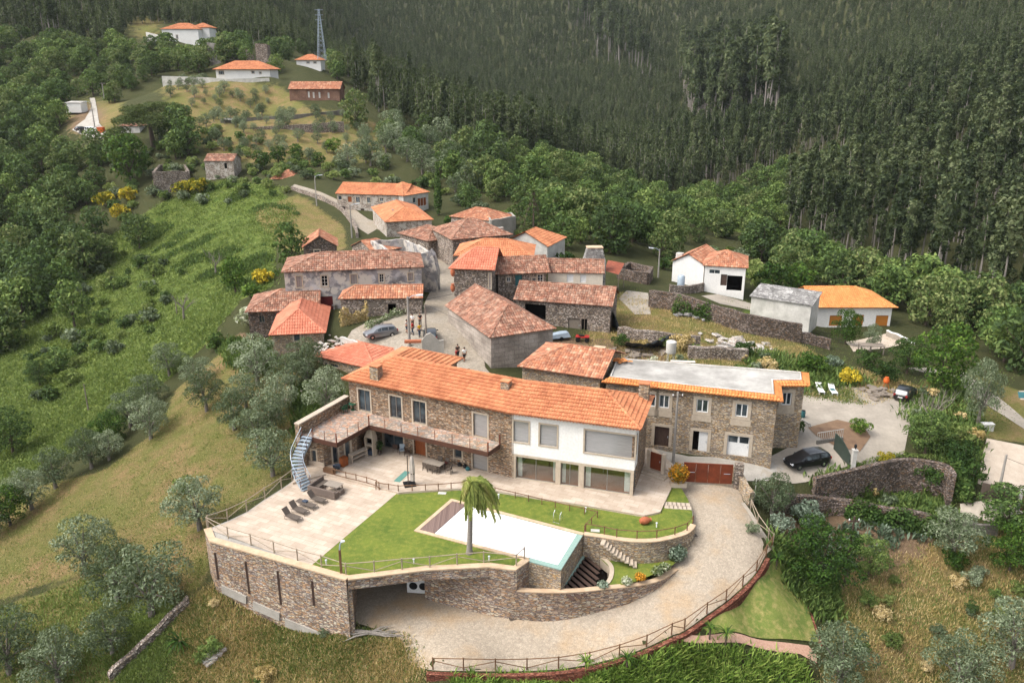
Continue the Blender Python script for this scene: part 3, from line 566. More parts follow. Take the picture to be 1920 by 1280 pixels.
def house(name, label, A, B, Ze, depth, Zb, rise, ends='hh', over=.35, wall='rubble', roof='tile_old', axis='x', wins=(), chim=(), tl=(.3, .5), Y=None, hipk=1., cat='house', ry=.5, group=None, sides=True):
    """A,B: pixels of the front eave corners. wins: (kind,u0,v0,u1,v1[,opts])"""
    if Y: A = PY(A[0], A[1], Y); B = PY(B[0], B[1], Y); Ze = (A[2] + B[2]) / 2
    else: A = P(*A, Ze); B = P(*B, Ze)
    rz, L = frame2(A, B); loc = V3(A[0], A[1], Zb); t = thing(name, label, cat, loc, rz, group); e = Ze - Zb; D = depth; o = over; ridge = e + rise
    W = Wall(t, loc, rz, (o, o, 0), (1, 0, 0), (0, -1, 0)); mats = dict(p=t); holes = []; todo = []
    for w in wins:
        k = w[0]; r = W.rect(*w[1:5]); r[0] = max(.1, r[0]); r[1] = min(L - 2 * o - .1, r[1]); r[2] = max(-.5, r[2]); r[3] = min(e - .08, r[3])
        if r[1] - r[0] < .15 or r[3] - r[2] < .15: continue
        holes.append(r); todo.append((k, r, w[5] if len(w) > 5 else {}))
    mb = MB(); wl = L - 2 * o; m2 = MB(); wall_holes(m2, wl, -1.5, e - .02, holes, 0, .3); m2.v = [(x + o, y + o, z) for x, y, z in m2.v]; mb.add(m2.v, m2.f)
    x0, x1, y0, y1 = o, L - o, o, D - o; zt = e - .02
    mb.add([(x0, y0, -1.5), (x0, y1, -1.5), (x0, y1, zt), (x0, y0, zt)], [(3, 2, 1, 0)]); mb.add([(x1, y0, -1.5), (x1, y1, -1.5), (x1, y1, zt), (x1, y0, zt)], [(0, 1, 2, 3)]); mb.add([(x0, y1, -1.5), (x1, y1, -1.5), (x1, y1, zt), (x0, y1, zt)], [(3, 2, 1, 0)])
    Rz = lambda yy: None
    if axis == 'x':
        yr = D * ry; hi = [min(yr * hipk, L * .48) if ends[0] == 'h' else 0, min(yr * hipk, L * .48) if ends[1] == 'h' else 0]
        c = [(0, 0, e), (L, 0, e), (L, D, e), (0, D, e)]; r0 = (hi[0], yr, ridge); r1 = (L - hi[1], yr, ridge)
        polys = [[c[0], c[1], r1, r0], [c[2], c[3], r0, r1]]; caps = [(r0, r1)]
        if rise < 0: polys = []
        if ends[0] == 'h': polys.append([c[3], c[0], r0]); caps += [(c[0], r0), (c[3], r0)]
        else: mb.add([(x0, y0, zt), (x0, yr, ridge - .12), (x0, y1, zt)], [(0, 1, 2)][::1]); 
        if ends[1] == 'h': polys.append([c[1], c[2], r1]); caps += [(c[1], r1), (c[2], r1)]
        else: mb.add([(x1, y0, zt), (x1, yr, ridge - .12), (x1, y1, zt)], [(2, 1, 0)])
    elif axis == 'y':
        xr = L * ry; hi = [min(xr * hipk, D * .48) if ends[0] == 'h' else 0, min(xr * hipk, D * .48) if ends[1] == 'h' else 0]
        c = [(0, 0, e), (L, 0, e), (L, D, e), (0, D, e)]; r0 = (xr, hi[0], ridge); r1 = (xr, D - hi[1], ridge); polys = [[c[3], c[0], r0, r1], [c[1], c[2], r1, r0]]; caps = [(r0, r1)]
        if ends[0] == 'h': polys.append([c[0], c[1], r0]); caps += [(c[0], r0), (c[1], r0)]
        else: mb.add([(x0, y0, zt), (xr, y0, ridge - .12), (x1, y0, zt)], [(2, 1, 0)])
        if ends[1] == 'h': polys.append([c[2], c[3], r1])
        else: mb.add([(x0, y1, zt), (xr, y1, ridge - .12), (x1, y1, zt)], [(0, 1, 2)])
    else:                                     # single slope rising to the back
        c = [(0, 0, e), (L, 0, e), (L, D, ridge), (0, D, ridge)]; polys = [c]; caps = []; zb = ridge - .15
        mb.add([(x0, y0, zt), (x0, y1, zt), (x0, y1, zb)], [(0, 1, 2)]); mb.add([(x1, y0, zt), (x1, y1, zt), (x1, y1, zb)], [(2, 1, 0)]); mb.add([(x0, y1, zt), (x1, y1, zt), (x1, y1, zb), (x0, y1, zb)], [(3, 2, 1, 0)])
    mb.build('wall', wall, t)
    if roof.startswith('tile'): rf = tiled('roof', polys, roof, t, tl[0], tl[1], tl[0] * .2, tl[1] * .085, caps)
    else:
        m3 = MB()
        for q in polys: m3.poly([V3(*k) + V3(0, 0, .12) for k in q]); m3.poly([V3(*k) for k in q][::-1])
        n = len(c); 
        for i in range(n): a, b = V3(*c[i]), V3(*c[(i + 1) % n]); m3.poly([a, b, b + V3(0, 0, .12), a + V3(0, 0, .12)])
        rf = m3.build('roof', roof, t)
    for k, r, op in todo:
        if k == 'w': W.window(r, **op)
        elif k == 'd': W.door(r, **op)
        elif k == 'o': m4 = MB(); W.bx(m4, r[0] - .3, r[1] + .3, -2.2, -2.1, r[2] - .3, r[3] + .3); W.bx(m4, r[0] - .3, r[1] + .3, -2.1, -.32, r[2] - .3, r[2] - .05); m4.build('room_shade_panel', 'dark', t)  # black back and floor panels paint the shade inside open bays
    for q in chim:
        u, v0, v1, w, mt = q[:5]; cp = q[5] if len(q) > 5 else 'tile_mid'
        yy = D * (q[6] if len(q) > 6 else .5); Wc = Wall(t, loc, rz, (0, yy, 0), (1, 0, 0), (0, -1, 0)); a = Wc.px(u, v1); b = Wc.px(u, v0); chimney(t, a[0], yy, min(a[1], ridge - .2) - .4, b[1] - .2, w, w * .85, mt, cp)
    return t, W
# ---------------------------------------------------------------- the ground
LUSH = [[(-300,560),(0,540),(130,470),(230,430),(300,380),(420,335),(520,350),(560,400),(520,440),(510,540),(450,560),(400,630),(330,700),(250,760),(150,840),(0,920),(-300,1000)], [(480,1180),(720,1190),(660,1260),(500,1260)],[(0,1150),(250,1060),(330,1150),(230,1300),(0,1300)],[(1380,1040),(1490,1110),(1530,1190),(1400,1200)],[(1400,560),(1440,600),(1380,640)],[(1440,690),(1560,690),(1620,760),(1500,740)],[(1380,370),(1450,400),(1420,440),(1350,430)]]
DRY = [[(470,395),(560,365),(645,425),(650,470),(530,470)], [(285,145),(520,155),(560,195),(740,240),(720,300),(560,310),(400,300),(350,230)], [(110,190),(230,185),(225,250),(130,250)],
 [(330,730),(440,640),(560,700),(570,760),(555,880),(400,990),(385,1090),(300,1130),(150,1070),(0,1125),(-300,1200),(-300,1000),(0,930),(200,880),(300,800)], [(395,1100),(520,1180),(760,1200),(800,1290),(330,1290),(330,1150)],
 [(1560,1080),(1780,1010),(1930,980),(2300,1000),(2300,1500),(1480,1500),(1560,1220)], [(1160,545),(1210,560),(1400,590),(1560,680),(1720,720),(1640,760),(1480,740),(1130,700),(1090,640)], [(1760,680),(1930,740),(1930,830),(1820,820),(1700,760)], [(240,30),(300,30),(300,75),(250,75)],[(0,1140),(250,1050),(230,1290),(0,1290)]]
SOIL = [[(1450,945),(1560,960),(1760,990),(1740,1040),(1600,1100),(1500,1100)],[(130,190),(190,190),(200,250),(135,250)],[(1030,630),(1250,640),(1250,700),(1000,690)],[(1500,800),(1620,800),(1640,860),(1500,850)],[(440,620),(520,640),(500,700),(440,690)]]
_n = len(GX) * len(GY); _vx, _vy = np.meshgrid(GX, GY); _co = np.stack([_vx.ravel(), _vy.ravel(), GZ.ravel()], 1)
_pu, _pv, _pd = pix(_co[:, 0], _co[:, 1], _co[:, 2]); _ok = _pd > 5
def _zone(polys):
    z = np.zeros(_n)
    for q in polys: z = np.maximum(z, (inpoly(_pu, _pv, q) & _ok) * 1.)
    z = z.reshape(_vx.shape)
    for _ in range(2): z = (z + np.roll(z, 1, 0) + np.roll(z, -1, 0) + np.roll(z, 1, 1) + np.roll(z, -1, 1)) / 5
    return z.ravel()
ZN = np.stack([_zone(LUSH), _zone(DRY), _zone(SOIL), np.ones(_n)], 1).astype(np.float32)
_i = np.arange(_n).reshape(_vx.shape); _q = np.stack([_i[:-1, :-1], _i[:-1, 1:], _i[1:, 1:], _i[1:, :-1]], -1).reshape(-1, 4)
def ground_mat():
    t = NT('hillside_ground'); a = t.n('VertexColor', layer_name='zone'); sp = t.n('SeparateColor'); t.l(a.outputs[0], sp.inputs[0]); co = t.co('Object')
    n1 = t.noise(co, .09, 5, .6); n2 = t.noise(co, .5, 5, .65); n3 = t.noise(co, 3.5, 4, .7); n4 = t.noise(co, 13, 3, .7)
    base = t.mix(n2, '#3a4527', '#5b583b'); lush = t.mix(t.ramp(n2, [(.35, G4(0)), (.65, G4(1))]), '#51662c', '#758241'); dry = t.mix(t.ramp(n3, [(.3, G4(0)), (.7, G4(1))]), '#866f4c', '#a88f69')
    dry = t.mix(t.ramp(n2, [(.42, G4(0)), (.62, G4(.8))]), dry, '#75783f'); dry = t.mix(t.ramp(n1, [(.4, G4(0)), (.6, G4(.75))]), dry, '#70763f'); soil = t.mix(n3, '#76614d', '#978067')
    edge = lambda ch: t.ramp(t.math('ADD', ch, t.math('MULTIPLY', t.math('SUBTRACT', n2, .5), .9)), [(.38, G4(0)), (.62, G4(1))])
    c = t.mix(edge(sp.outputs[0]), base, lush); c = t.mix(edge(sp.outputs[1]), c, dry); c = t.mix(edge(sp.outputs[2]), c, soil)
    c = t.mix(.75, c, t.ramp(n4, [(.28, G4(.3)), (.7, G4(1.25))]), 'MULTIPLY'); t.bump(t.math('ADD', n4, t.math('MULTIPLY', n3, 1.5)), .9, .25); return t.fin(c, .95, .1)
MT['ground'] = ground_mat()
_me = qmesh('ground', _co, _q, 'ground', True); _ca = _me.color_attributes.new('zone', 'FLOAT_COLOR', 'POINT'); _ca.data.foreach_set('color', ZN.ravel()); tag(link('ground', _me), kind='structure')
GP = lambda l: [G(*q) for q in l]
PZ = lambda l, z: [P(q[0], q[1], z) for q in l]
# driveway, plaza, street, courtyard and other made ground (all draped on the hillside)
_dr = crv([(1372,906),(1388,925),(1396,947),(1420,985),(1442,1017),(1447,1030),(1436,1040),(1418,1073),(1392,1101),(1361,1128),(1325,1153),(1283,1183),(1259,1192),(1212,1214),(1161,1232),(1105,1246),(1047,1255),(988,1258),(929,1259),(869,1258),(812,1257),(770,1243),(752,1200),(700,1178),(668,1168)], 3)
_dr = [tuple(q) for q in _dr] + [(660,1120),(690,1070),(800,1075),(870,1110),(960,1140),(1060,1140),(1160,1118),(1240,1080),(1290,1020),(1292,985),(1290,950),(1270,915),(1272,900)]
drape('driveway', [G(*q) for q in _dr[:-13]] + [V3(-13.5, 58.5, 0), V3(-12, 63, 0), V3(-6, 63, 0)] + [G(*q) for q in [(870,1112),(960,1143),(1060,1143),(1160,1118),(1240,1084),(1294,1012),(1296,985),(1292,950),(1272,917),(1275,900)]], 'drive', .06, .9)
_st = [(645,645),(660,620),(700,600),(790,585),(800,560),(815,530),(815,505),(800,470),(790,452),(740,443),(706,430),(690,440),(668,425),(650,405),(640,392),(600,370),(560,362),(545,352),(552,346),(600,360),(640,378),(668,395),(692,412),(740,425),(800,440),(830,470),(845,505),(860,545),(880,580),(900,620),(910,690),(935,720),(905,735),(870,700),(800,665),(740,660),(690,655)]
drape('cobbled_square', GP(_st), 'cobble', .07, 1.2)
drape('courtyard', GP([(1485,735),(1500,722),(1560,718),(1640,733),(1745,750),(1745,780),(1705,800),(1695,850),(1645,868),(1600,872),(1570,882),(1530,900),(1480,907),(1425,892),(1440,858),(1480,838)]), 'conc_light', .06, 1.)
drape('flower_bed', GP([(1515,803),(1570,788),(1618,800),(1632,820),(1612,848),(1572,842),(1530,818)]), 'soil', .12, .8)
drape('forecourt', GP([(1228,842),(1290,856),(1450,868),(1470,880),(1440,902),(1388,902),(1374,893),(1280,884),(1240,868)]), 'concrete', .07, .8)
drape('track', GP([(1700,690),(1790,690),(1925,790),(1925,808),(1850,760),(1780,712)]), 'conc_light', .05, 1.5)
drape('gravel_yard', GP([(1850,822),(1990,850),(1990,935),(1900,935),(1830,905)]), 'travertine', .05, 1.5)
drape('concrete_lane', GP([(1800,945),(1850,940),(1930,930),(1990,960),(1860,980),(1800,968)]), 'conc_light', .06, 1.2)
drape('lane', GP([(160,258),(135,245),(160,225),(172,200),(168,185),(178,185),(182,205),(186,232),(200,250),(195,262)]), 'concrete', .25, 4)
drape('yard', GP([(1160,560),(1175,545),(1215,550),(1220,590),(1190,590)]), 'conc_light', .06, 1.2)
drape('white_terrace', GP([(1315,555),(1345,552),(1410,570),(1408,582),(1350,570)]), 'conc_light', .06, 1.2)
drape('tiled_terrace', GP([(1585,640),(1665,625),(1700,645),(1640,655),(1600,660)]), 'travertine', .06, 1.2)
drape('red_path', GP([(1262,1195),(1330,1192),(1420,1200),(1515,1212),(1530,1230),(1532,1245),(1500,1228),(1420,1216),(1330,1207),(1270,1207)]), 'pinkpath', .14, .5)
drape('sloping_lawn', GP([(1455,1045),(1475,1060),(1505,1120),(1535,1205),(1420,1197),(1330,1190),(1320,1180),(1400,1115),(1430,1080)]), 'lawn2', .12, .5)
# ---------------------------------------------------------------- terrace, lawns, paving, pool
SL = [(398,1011),(652,1083),(800,1065),(917,1059),(965,1065),(988,1049),(1052,1060),(1095,999),(1132,1004),(1161,1009),(1194,1012),(1230,1011),(1265,1004),(1289,995),(1300,982),(1299,960),(1290,935),(1277,913),(1262,900),(1262,870),(1180,800),(640,800),(556,880),(549,900),(528,915),(497,934),(463,958),(427,975),(389,990)]
_sl = PZ(SL, 0)
tag(MB().prism([p[:2] for p in _sl], -.75, -.06).build('terrace', 'concrete'), kind='structure')
flat = lambda nm, px, z, m, cell=1.5: drape(nm, PZ(px, z), m, 0, cell, lambda x, y: z)
flat('sun_terrace', [(392,992),(428,978),(463,961),(497,937),(528,918),(549,903),(600,870),(640,880),(705,911),(747,922),(583,1060)], -.01, 'paving')
flat('lawn', [(747,922),(873,914),(935,920),(1099,946),(1208,966),(1238,958),(1259,914),(1277,914),(1290,936),(1298,960),(1299,981),(1288,994),(1264,1003),(1230,1010),(1194,1011),(1161,1008),(1132,1003),(1095,998),(1040,1040),(985,1048),(965,1063),(917,1058),(800,1063),(652,1081),(583,1060)], -.025, 'lawn', 1.)
PATIO = [(549,905),(560,870),(640,790),(1180,800),(1262,870),(1259,914),(1238,959),(1208,966),(1099,947),(935,921),(873,915),(771,921),(747,923),(705,912),(611,888)]
tag(MB().prism([p[:2] for p in PZ(PATIO, .15)], -.05, .16).build('patio', 'paving'), kind='structure')
def uvrot(o, a): pass
POOL = [P(*q, 0) for q in [(846,935),(776,995),(1052,1067),(1095,999)]]
def pool():
    c = sum(POOL) / 4; t = thing('swimming_pool', 'white rectangular infinity pool with pale stone edge and teal overflow lip', 'pool', (c[0], c[1], 0)); L = lambda p: (p[0] - c[0], p[1] - c[1])
    tl, bl, br, tr = [V3(*L(p)) for p in POOL]; mb = MB().prism([tl, bl, br, tr], -3.4, -.1); mb.build('basin', 'schist_house', t)
    ux = unit(br - bl); uy = unit(tl - bl)
    I = lambda p, a, b: p + ux * a + uy * b
    w = [I(tl, 1.75, -.35), I(bl, 1.75, .35), I(br, -.5, .5), I(tr, -.5, -.35)]; MB().prism(w, -.1, -.015).build('water', 'pool_white', t)
    mb = MB(); mb.prism([tl, tr, I(tr, 0, -.34), I(tl, .34, -.34)], -.1, .05); mb.prism([bl, tl, I(tl, .33, -.34), I(bl, .33, .34)], -.1, .05); mb.prism([I(bl, .34, .34), I(bl, 0, 0), I(br, -2.9, 0), I(br, -2.9, .34)], -.1, .05); mb.build('coping', 'sandcap', t)
    MB().prism([I(tl, .34, -.34), I(bl, .34, .34), I(bl, 1.74, .34), I(tl, 1.74, -.34)], -.1, .035).build('deck', planks('pool_deck_boards', '#64524c', '#7a6760', 0), t)
    mb = MB(); mb.prism([I(br, -2.88, 0), I(br, 0, 0), I(br, -.5, .49), I(br, -2.88, .49)], -.1, -.01); mb.prism([I(br, .003, 0), I(tr, .003, 0), I(tr, -.49, -.36), I(br, -.49, .5)], -.1, -.006); mb.prism([I(tl, 1.76, -.36), I(tr, -.5, -.36), I(tr, -.5, -.42), I(tl, 1.76, -.42)], -.1, .0); mb.build('overflow_lip', 'teal', t)
    return c
pool()
def ladder():
    p = P(1041,973,0); q = P(1053,977,0); t = thing('pool_ladder', 'pair of steel handrails at the back edge of the pool', 'pool ladder', (p + q) / 2)
    back = unit(POOL[1] - POOL[0])
    for e in (p, q):
        b = e - (p + q) / 2; MB().tube([b + back * -.15, b + V3(0, 0, .75) - back * .1, b + V3(0, 0, .95) + back * .1, b + V3(0, 0, .8) + back * .35, b + V3(0, 0, -.1) + back * .42], .025, 6).build('handrail', 'chrome', t, True)
    mb = MB(); b = back * .42; mb.beam((p - q) / 2 + b + V3(0, 0, -.05), (q - p) / 2 + b + V3(0, 0, -.05), .06); mb.build('step', 'chrome', t)
ladder()
# retaining walls -------------------------------------------------
def low(x, y): return float(T(x, y)) - .6
def retaining():
    p = [P(*q, 0) for q in [(652,1083),(398,1011),(389,990)]]; c = p[1]; t = thing('retaining_wall', 'tall brown stone retaining wall with dark pilaster strips below the sun terrace', 'wall', (c[0], c[1], -6))
    pts = [q[:2] for q in p]; mb = MB().wallrun(pts, .5, -8, -.1); mb.at((c[0], c[1], -6)); mb.build('stone_face', 'schist_wall', t)
    mb = MB().wallrun(pts, .62, -.1, .04); mb.at((c[0], c[1], -6)); mb.build('coping', 'sandcap', t)
    d = unit(p[0] - p[1])[:2]; n = V3(d[1], -d[0]); L = np.linalg.norm(p[0][:2] - p[1][:2])
    for f, lo in ((.03, -3.6), (.27, -4.1), (.51, -4.2), (.76, -3.3)):
        q = p[1][:2] + d * L * f; mb = MB(); a = q + n * .26; mb.beam((*a, lo), (*a, -1.0), .22, .05); mb.at((c[0], c[1], -6)); mb.build('pilaster_strip', 'wood_dark', t)
    for f, g, z in ((.05, .24, -4.55), (.29, .49, -5.2), (.53, .8, -5.9)):
        a = p[1][:2] + d * L * f + n * .3; b = p[1][:2] + d * L * g + n * .3; mb = MB(); zf = lambda k: z; mb.beam((*a, z + .1), (*b, z - .25), .12, .8); mb.at((c[0], c[1], -6)); mb.build('concrete_footing', 'concrete', t)
    # end return on the drive side
    q = [P(652,1083,0)[:2], P(652,1083,0)[:2] + V3(-.6, 4.5)]; mb = MB().wallrun(q, .5, -8, -.78); mb.at((c[0], c[1], -6)); mb.build('return_wall', 'schist_wall', t)
retaining()
CURVE = [P(800,1117,-4.5), P(850,1134,-4.6), P(917,1150,-4.65), P(970,1158,-4.65), P(1025,1158,-4.5), P(1080,1153,-4.3), P(1135,1142,-4.05), P(1180,1128,-3.8), P(1225,1105,-3.3), P(1258,1075,-2.75), P(1268,1066,-2.6)]
def curved():
    pts = crv([q[:2] for q in CURVE], 4); tops = []
    k = 3 * 4; c = V3(*CURVE[3][:2], -5); t = thing('curved_wall', 'curved brown stone wall sweeping down beside the driveway under the pool', 'wall', c)
    n = len(pts); top = [(-.07 if i <= k else max(-2.0 - max(0, i - 24) * .06, -2.6)) for i in range(n)]
    mb = MB().wallrun(pts[:k + 1], .5, -7, -.07); mb.at(c); mb.build('stone_face', 'schist_wall', t)
    mb = MB().wallrun(pts[k:], .45, -7, top[k + 1:k + 2] + top[k + 1:]); mb.at(c); mb.build('lower_stone_face', 'schist_wall', t)
    mb = MB().wallrun(pts[k:], .5, [q - .001 for q in top[k + 1:k + 2] + top[k + 1:]], [q + .09 for q in top[k + 1:k + 2] + top[k + 1:]]); mb.at(c); mb.build('lower_coping', 'sandcap', t)
    b = [P(*q, 0)[:2] for q in [(652,1083),(800,1065),(917,1059),(965,1065)]]; mb = MB().wallrun(b, .5, -.9, -.07); mb.at(c); mb.build('stone_band', 'schist_wall', t)
    b += [P(988,1048,0)[:2]]; mb = MB().wallrun(b, .6, -.07, .05); mb.at(c); mb.build('coping', 'sandcap', t)
    e = [P(965,1065,0)[:2], P(988,1049,0)[:2]]; mb = MB().wallrun(e, .5, -3.2, -.07); mb.at(c); mb.build('end_face', 'schist_wall', t)
    return pts[k:]
LOWC = curved()
def upper_wall():
    px = [(1095,1000),(1132,1005),(1161,1010),(1194,1013),(1230,1012),(1265,1005),(1289,996),(1300,983)]; pts = crv([P(*q, 0)[:2] for q in px], 3); c = V3(*pts[9], -4); t = thing('garden_wall', 'curved stone wall below the lawn with projecting stone steps', 'wall', c)
    mb = MB().wallrun(pts, .4, -5, -.05); mb.at(c); mb.build('stone_face', 'schist_house', t); mb = MB().wallrun(pts, .5, -.05, .05); mb.at(c); mb.build('coping', 'sandcap', t)
    for k in range(10):                       # cantilevered steps going down to the right
        x = 3.2 + k * .62; i = int(x); a, b = pts[i], pts[i + 1]; q = a + (b - a) * (x - i); d = unit(b - a); n = V3(d[1], -d[0]); q = q + n * .55; m = MB().obox((q[0], q[1], -.2 - k * .19), .34, .95, .12, math.atan2(d[1], d[0])); m.at(c); m.build('step', 'frame_stone', t)
    return pts
UPW = upper_wall()
def trough():
    px = [(1096,1036),(1139,1071),(1137,1096),(1112,1104),(1058,1109),(979,1111),(1000,1098),(1048,1100)]; z = -2.15; pts = PZ(px, z); c = sum(pts) / len(pts); t = thing('overflow_basin', 'dark slatted overflow basin with trickling water below the pool', 'water basin', (c[0], c[1], -3))
    mb = MB().prism([p[:2] for p in pts], -3.2, -2.3); mb.at((c[0], c[1], -3)); mb.build('basin', 'dark', t)
    a = P(1048,1106,z); b = P(1097,1038,z); e = P(1058,1109,z); f = P(1139,1071,z); d0 = b - a
    for k in range(9):
        g = (k + .5) / 9; p = a + d0 * g; q = p + unit(f - b) * (1.0 + 1.9 * math.sin(min(1, g + .15) * PI * .75)); mb = MB().beam(p, q, .3, .06); mb.at((c[0], c[1], -3)); mb.build('slat', 'wood_dark', t)
    rim = [P(*q, -2.05)[:2] for q in [(1097,1037),(1050,1104)]]; mb = MB().wallrun(rim, .25, -2.4, -2.05); mb.at((c[0], c[1], -3)); mb.build('teal_rim', 'teal', t)
    rim = crv([P(*q, -2.05)[:2] for q in [(1117,1038),(1138,1052),(1147,1066),(1144,1085),(1132,1100)]], 4); mb = MB().wallrun(rim, .35, -3.4, -1.98); mb.at((c[0], c[1], -3)); mb.build('curved_rim', 'frame_stone', t)
trough()
drape('lower_lawn', [P(*q, -2.05) for q in [(1118,1040),(1147,1066),(1144,1088),(1130,1103),(1190,1090),(1240,1070),(1262,1058),(1290,1035),(1300,1020),(1296,1000),(1200,1010),(1120,1005)]], 'lawn', 0, 1., lambda x, y: -2.06 + .0 * x)
# ---------------------------------------------------------------- timber fences
def fence(name, label, pts, h=1.0, group=None, diag=True, mat='wood_fence', step=None, post=.11, low=None, rail=.075):
    pts = [V3(*p) for p in pts]; c = pts[0]; t = thing(name, label, 'fence', c, 0, group); lp = [p - c for p in pts]
    for p in lp: MB().tube([p + V3(0, 0, -.15), p + V3(0, 0, h + .08)], post / 2, 7).build('post', mat, t)
    for i, (a, b) in enumerate(zip(lp[:-1], lp[1:])):
        MB().tube([a + V3(0, 0, h), b + V3(0, 0, h)], rail / 2, 6).build('rail', mat, t)
        if diag: z = (.18, .8) if i % 2 else (.8, .18); MB().tube([a + V3(0, 0, z[0]), b + V3(0, 0, z[1])], rail / 2 * .85, 6).build('brace', mat, t)
        elif low: MB().tube([a + V3(0, 0, low), b + V3(0, 0, low)], rail / 2, 6).build('rail', mat, t)
    return t
Z0 = lambda l, z=0: [P(u, v, z) for u, v in l]
fence('post_and_rail_fence', 'weathered timber fence along the front edge of the sun terrace and pool lawn', Z0([(389,989),(428,1008),(471,1021),(514,1035),(558,1050),(603,1062),(649,1077),(702,1073),(754,1068),(806,1064),(857,1059),(907,1055),(968,1061),(983,1047)]), mat='wood_pale')
fence('post_and_rail_fence', 'pale timber fence up the left edge of the sun terrace', Z0([(391,986),(427,974),(463,957),(497,933),(528,914),(548,899)]), mat='wood_pale')
fence('post_and_rail_fence', 'low brown fence between the sun terrace and the covered patio', Z0([(611,887),(628,892),(649,898),(668,902),(688,907),(706,913),(711,917)], .05), .7, None, False, 'wood_fence', low=.15, post=.09)
fence('post_and_rail_fence', 'low brown fence between the patio and the top of the lawn', Z0([(705,917),(729,920),(747,923),(773,922),(798,921),(822,920),(846,918),(871,916),(905,917)], .02), .7, None, False, 'wood_fence', post=.09)
fence('post_and_rail_fence', 'thin brown fence crossing the lawn behind the pool to its right end', Z0([(928,924),(966,933),(991,939),(1016,945),(1041,951),(1068,957),(1096,963),(1120,969),(1109,981),(1096,996)]), .55, None, False, 'wood_fence', post=.09)
fence('post_and_rail_fence', 'curved brown fence around the right end of the upper lawn', Z0([(1098,996),(1133,1002),(1156,1007),(1194,1010),(1231,1009),(1265,1003),(1288,995),(1299,982)]), .75, None, False, 'wood_fence', post=.1)
fence('post_and_rail_fence', 'long brown fence along the outer curve of the driveway', [G(*q) + V3(0, 0, .05) for q in [(812,1255),(869,1256),(929,1257),(988,1256),(1047,1253),(1105,1244),(1161,1230),(1212,1212),(1259,1190),(1283,1181),(1325,1151),(1361,1126),(1392,1099),(1418,1071),(1436,1042),(1447,1026)]], 1.0)
fence('post_and_rail_fence', 'short timber fence on the kerb at the top right of the driveway', [G(*q) + V3(0, 0, .1) for q in [(1407,957),(1420,985),(1440,1013),(1449,1022)]], 1.0, mat='wood_pale')
_kb = [P(*q) for q in EDGE]
_c = crv(_kb, 3); solo(MB().wallrun([p[:2] for p in _c], .35, [p[2] - 1.2 for p in _c], [p[2] - .02 for p in _c]), 'edging_wall', 'redearth', 'low red stone edging wall under the driveway fence', 'wall')
_c = crv([G(*q) for q in [(1455,1045),(1478,1062),(1507,1122),(1532,1190),(1540,1215)]], 3); solo(MB().wallrun([p[:2] for p in _c], .3, [p[2] - .6 for p in _c], [p[2] + .12 for p in _c]), 'edging_wall', 'redearth', 'thin red edging strip beside the sloping lawn', 'wall')
_c = crv([G(*q) for q in [(1392,944),(1407,965),(1425,995),(1443,1020),(1450,1032)]], 3); solo(MB().wallrun([p[:2] for p in _c], .35, [p[2] - .8 for p in _c], [p[2] + .15 for p in _c]), 'kerb_wall', 'conc_light', 'pale concrete kerb at the top right of the driveway', 'kerb')
_c = [G(*q) for q in [(1377,900),(1388,918),(1398,938),(1408,950)]]; solo(MB().wallrun([p[:2] for p in _c], .5, [p[2] - 1 for p in _c], [p[2] + 1.5 for p in _c]), 'boundary_wall', 'schist_house', 'brown stone wall running down from the rust steel gate', 'wall')
# ---------------------------------------------------------------- the main house
HE = 7.05; A = P(640, 710, HE); B = P(957, 775, HE); C = P(1202, 806, HE); d1 = unit(B - A); d2 = unit(C - B); n1 = V3(-d1[1], d1[0], 0); n2 = V3(-d2[1], d2[0], 0)
HL = V3(B[0], B[1], 0); L1 = np.linalg.norm(B - A); L2 = np.linalg.norm(C - B); mit = (n1 + n2) / (1 + np.dot(n1, n2)); DH = 8.; RI = 1.75; LW = 11.
mh = thing('main_house', 'large house of brown stone and white walls with orange tiled roof by the pool', 'house', HL)
a_, b_, c_ = A - HL, B - HL, C - HL; up = V3(0, 0, RI); Ra = a_ + d1 * 4 + n1 * 4 + up; Rb = b_ + mit * 4 + up; Rc = c_ - d2 * 4 + n2 * 4 + up; vb = a_ + d1 * 8 + n1 * 8; Bb = b_ + mit * 8; Cb = c_ + n2 * 8; w0 = a_ + n1 * LW; w1 = a_ + d1 * 8 + n1 * LW; Rw = a_ + d1 * 4 + n1 * (LW - 4) + up
def _sc(bm): scallop(bm, a_ + V3(0, 0, -.08), b_ + V3(0, 0, -.08), -n1, .3, .11, .5, .06); scallop(bm, b_ + V3(0, 0, -.08), c_ + V3(0, 0, -.08), -n2, .3, .11, .5, .06)
tiled('roof', [[a_, b_, Rb, Ra], [b_, c_, Rc, Rb], [c_, Cb, Rc], [Cb, Bb, Rb, Rc], [Bb, vb, Ra, Rb], [vb, w1, Rw, Ra], [w1, w0, Rw], [w0, a_, Ra, Rw]], 'tile_new', mh, .25, .45, .055, .08, [(a_, Ra), (Ra, Rb), (Rb, Rc), (c_, Rc), (Cb, Rc), (Ra, Rw), (w1, Rw), (w0, Rw), (b_, Rb)][:8], .15, _sc)
OV = .5; W1 = Wall(mh, HL, 0, a_ + n1 * OV + d1 * OV, d1, -n1); W2 = Wall(mh, HL, 0, b_ + n2 * OV, d2, -n2); WL1 = L1 - OV + .06; WL2 = L2 - OV; FZ = 3.35
up1 = [W1.rect(671.7,733.7,695.7,774), W1.rect(730.7,746,754,787.5), W1.rect(774,755,799,797.5), W1.rect(887.5,778.7,914,822)]
lo1 = [W1.rect(719,812,757,846), W1.rect(776,822,799,858), W1.rect(852,842,866,861), W1.rect(886,850,914,880)]
for r in up1: r[2] = max(r[2], 3.75); r[3] = 6.1
for r in lo1[:2] + lo1[3:]: r[2] = .2; r[3] = 2.55
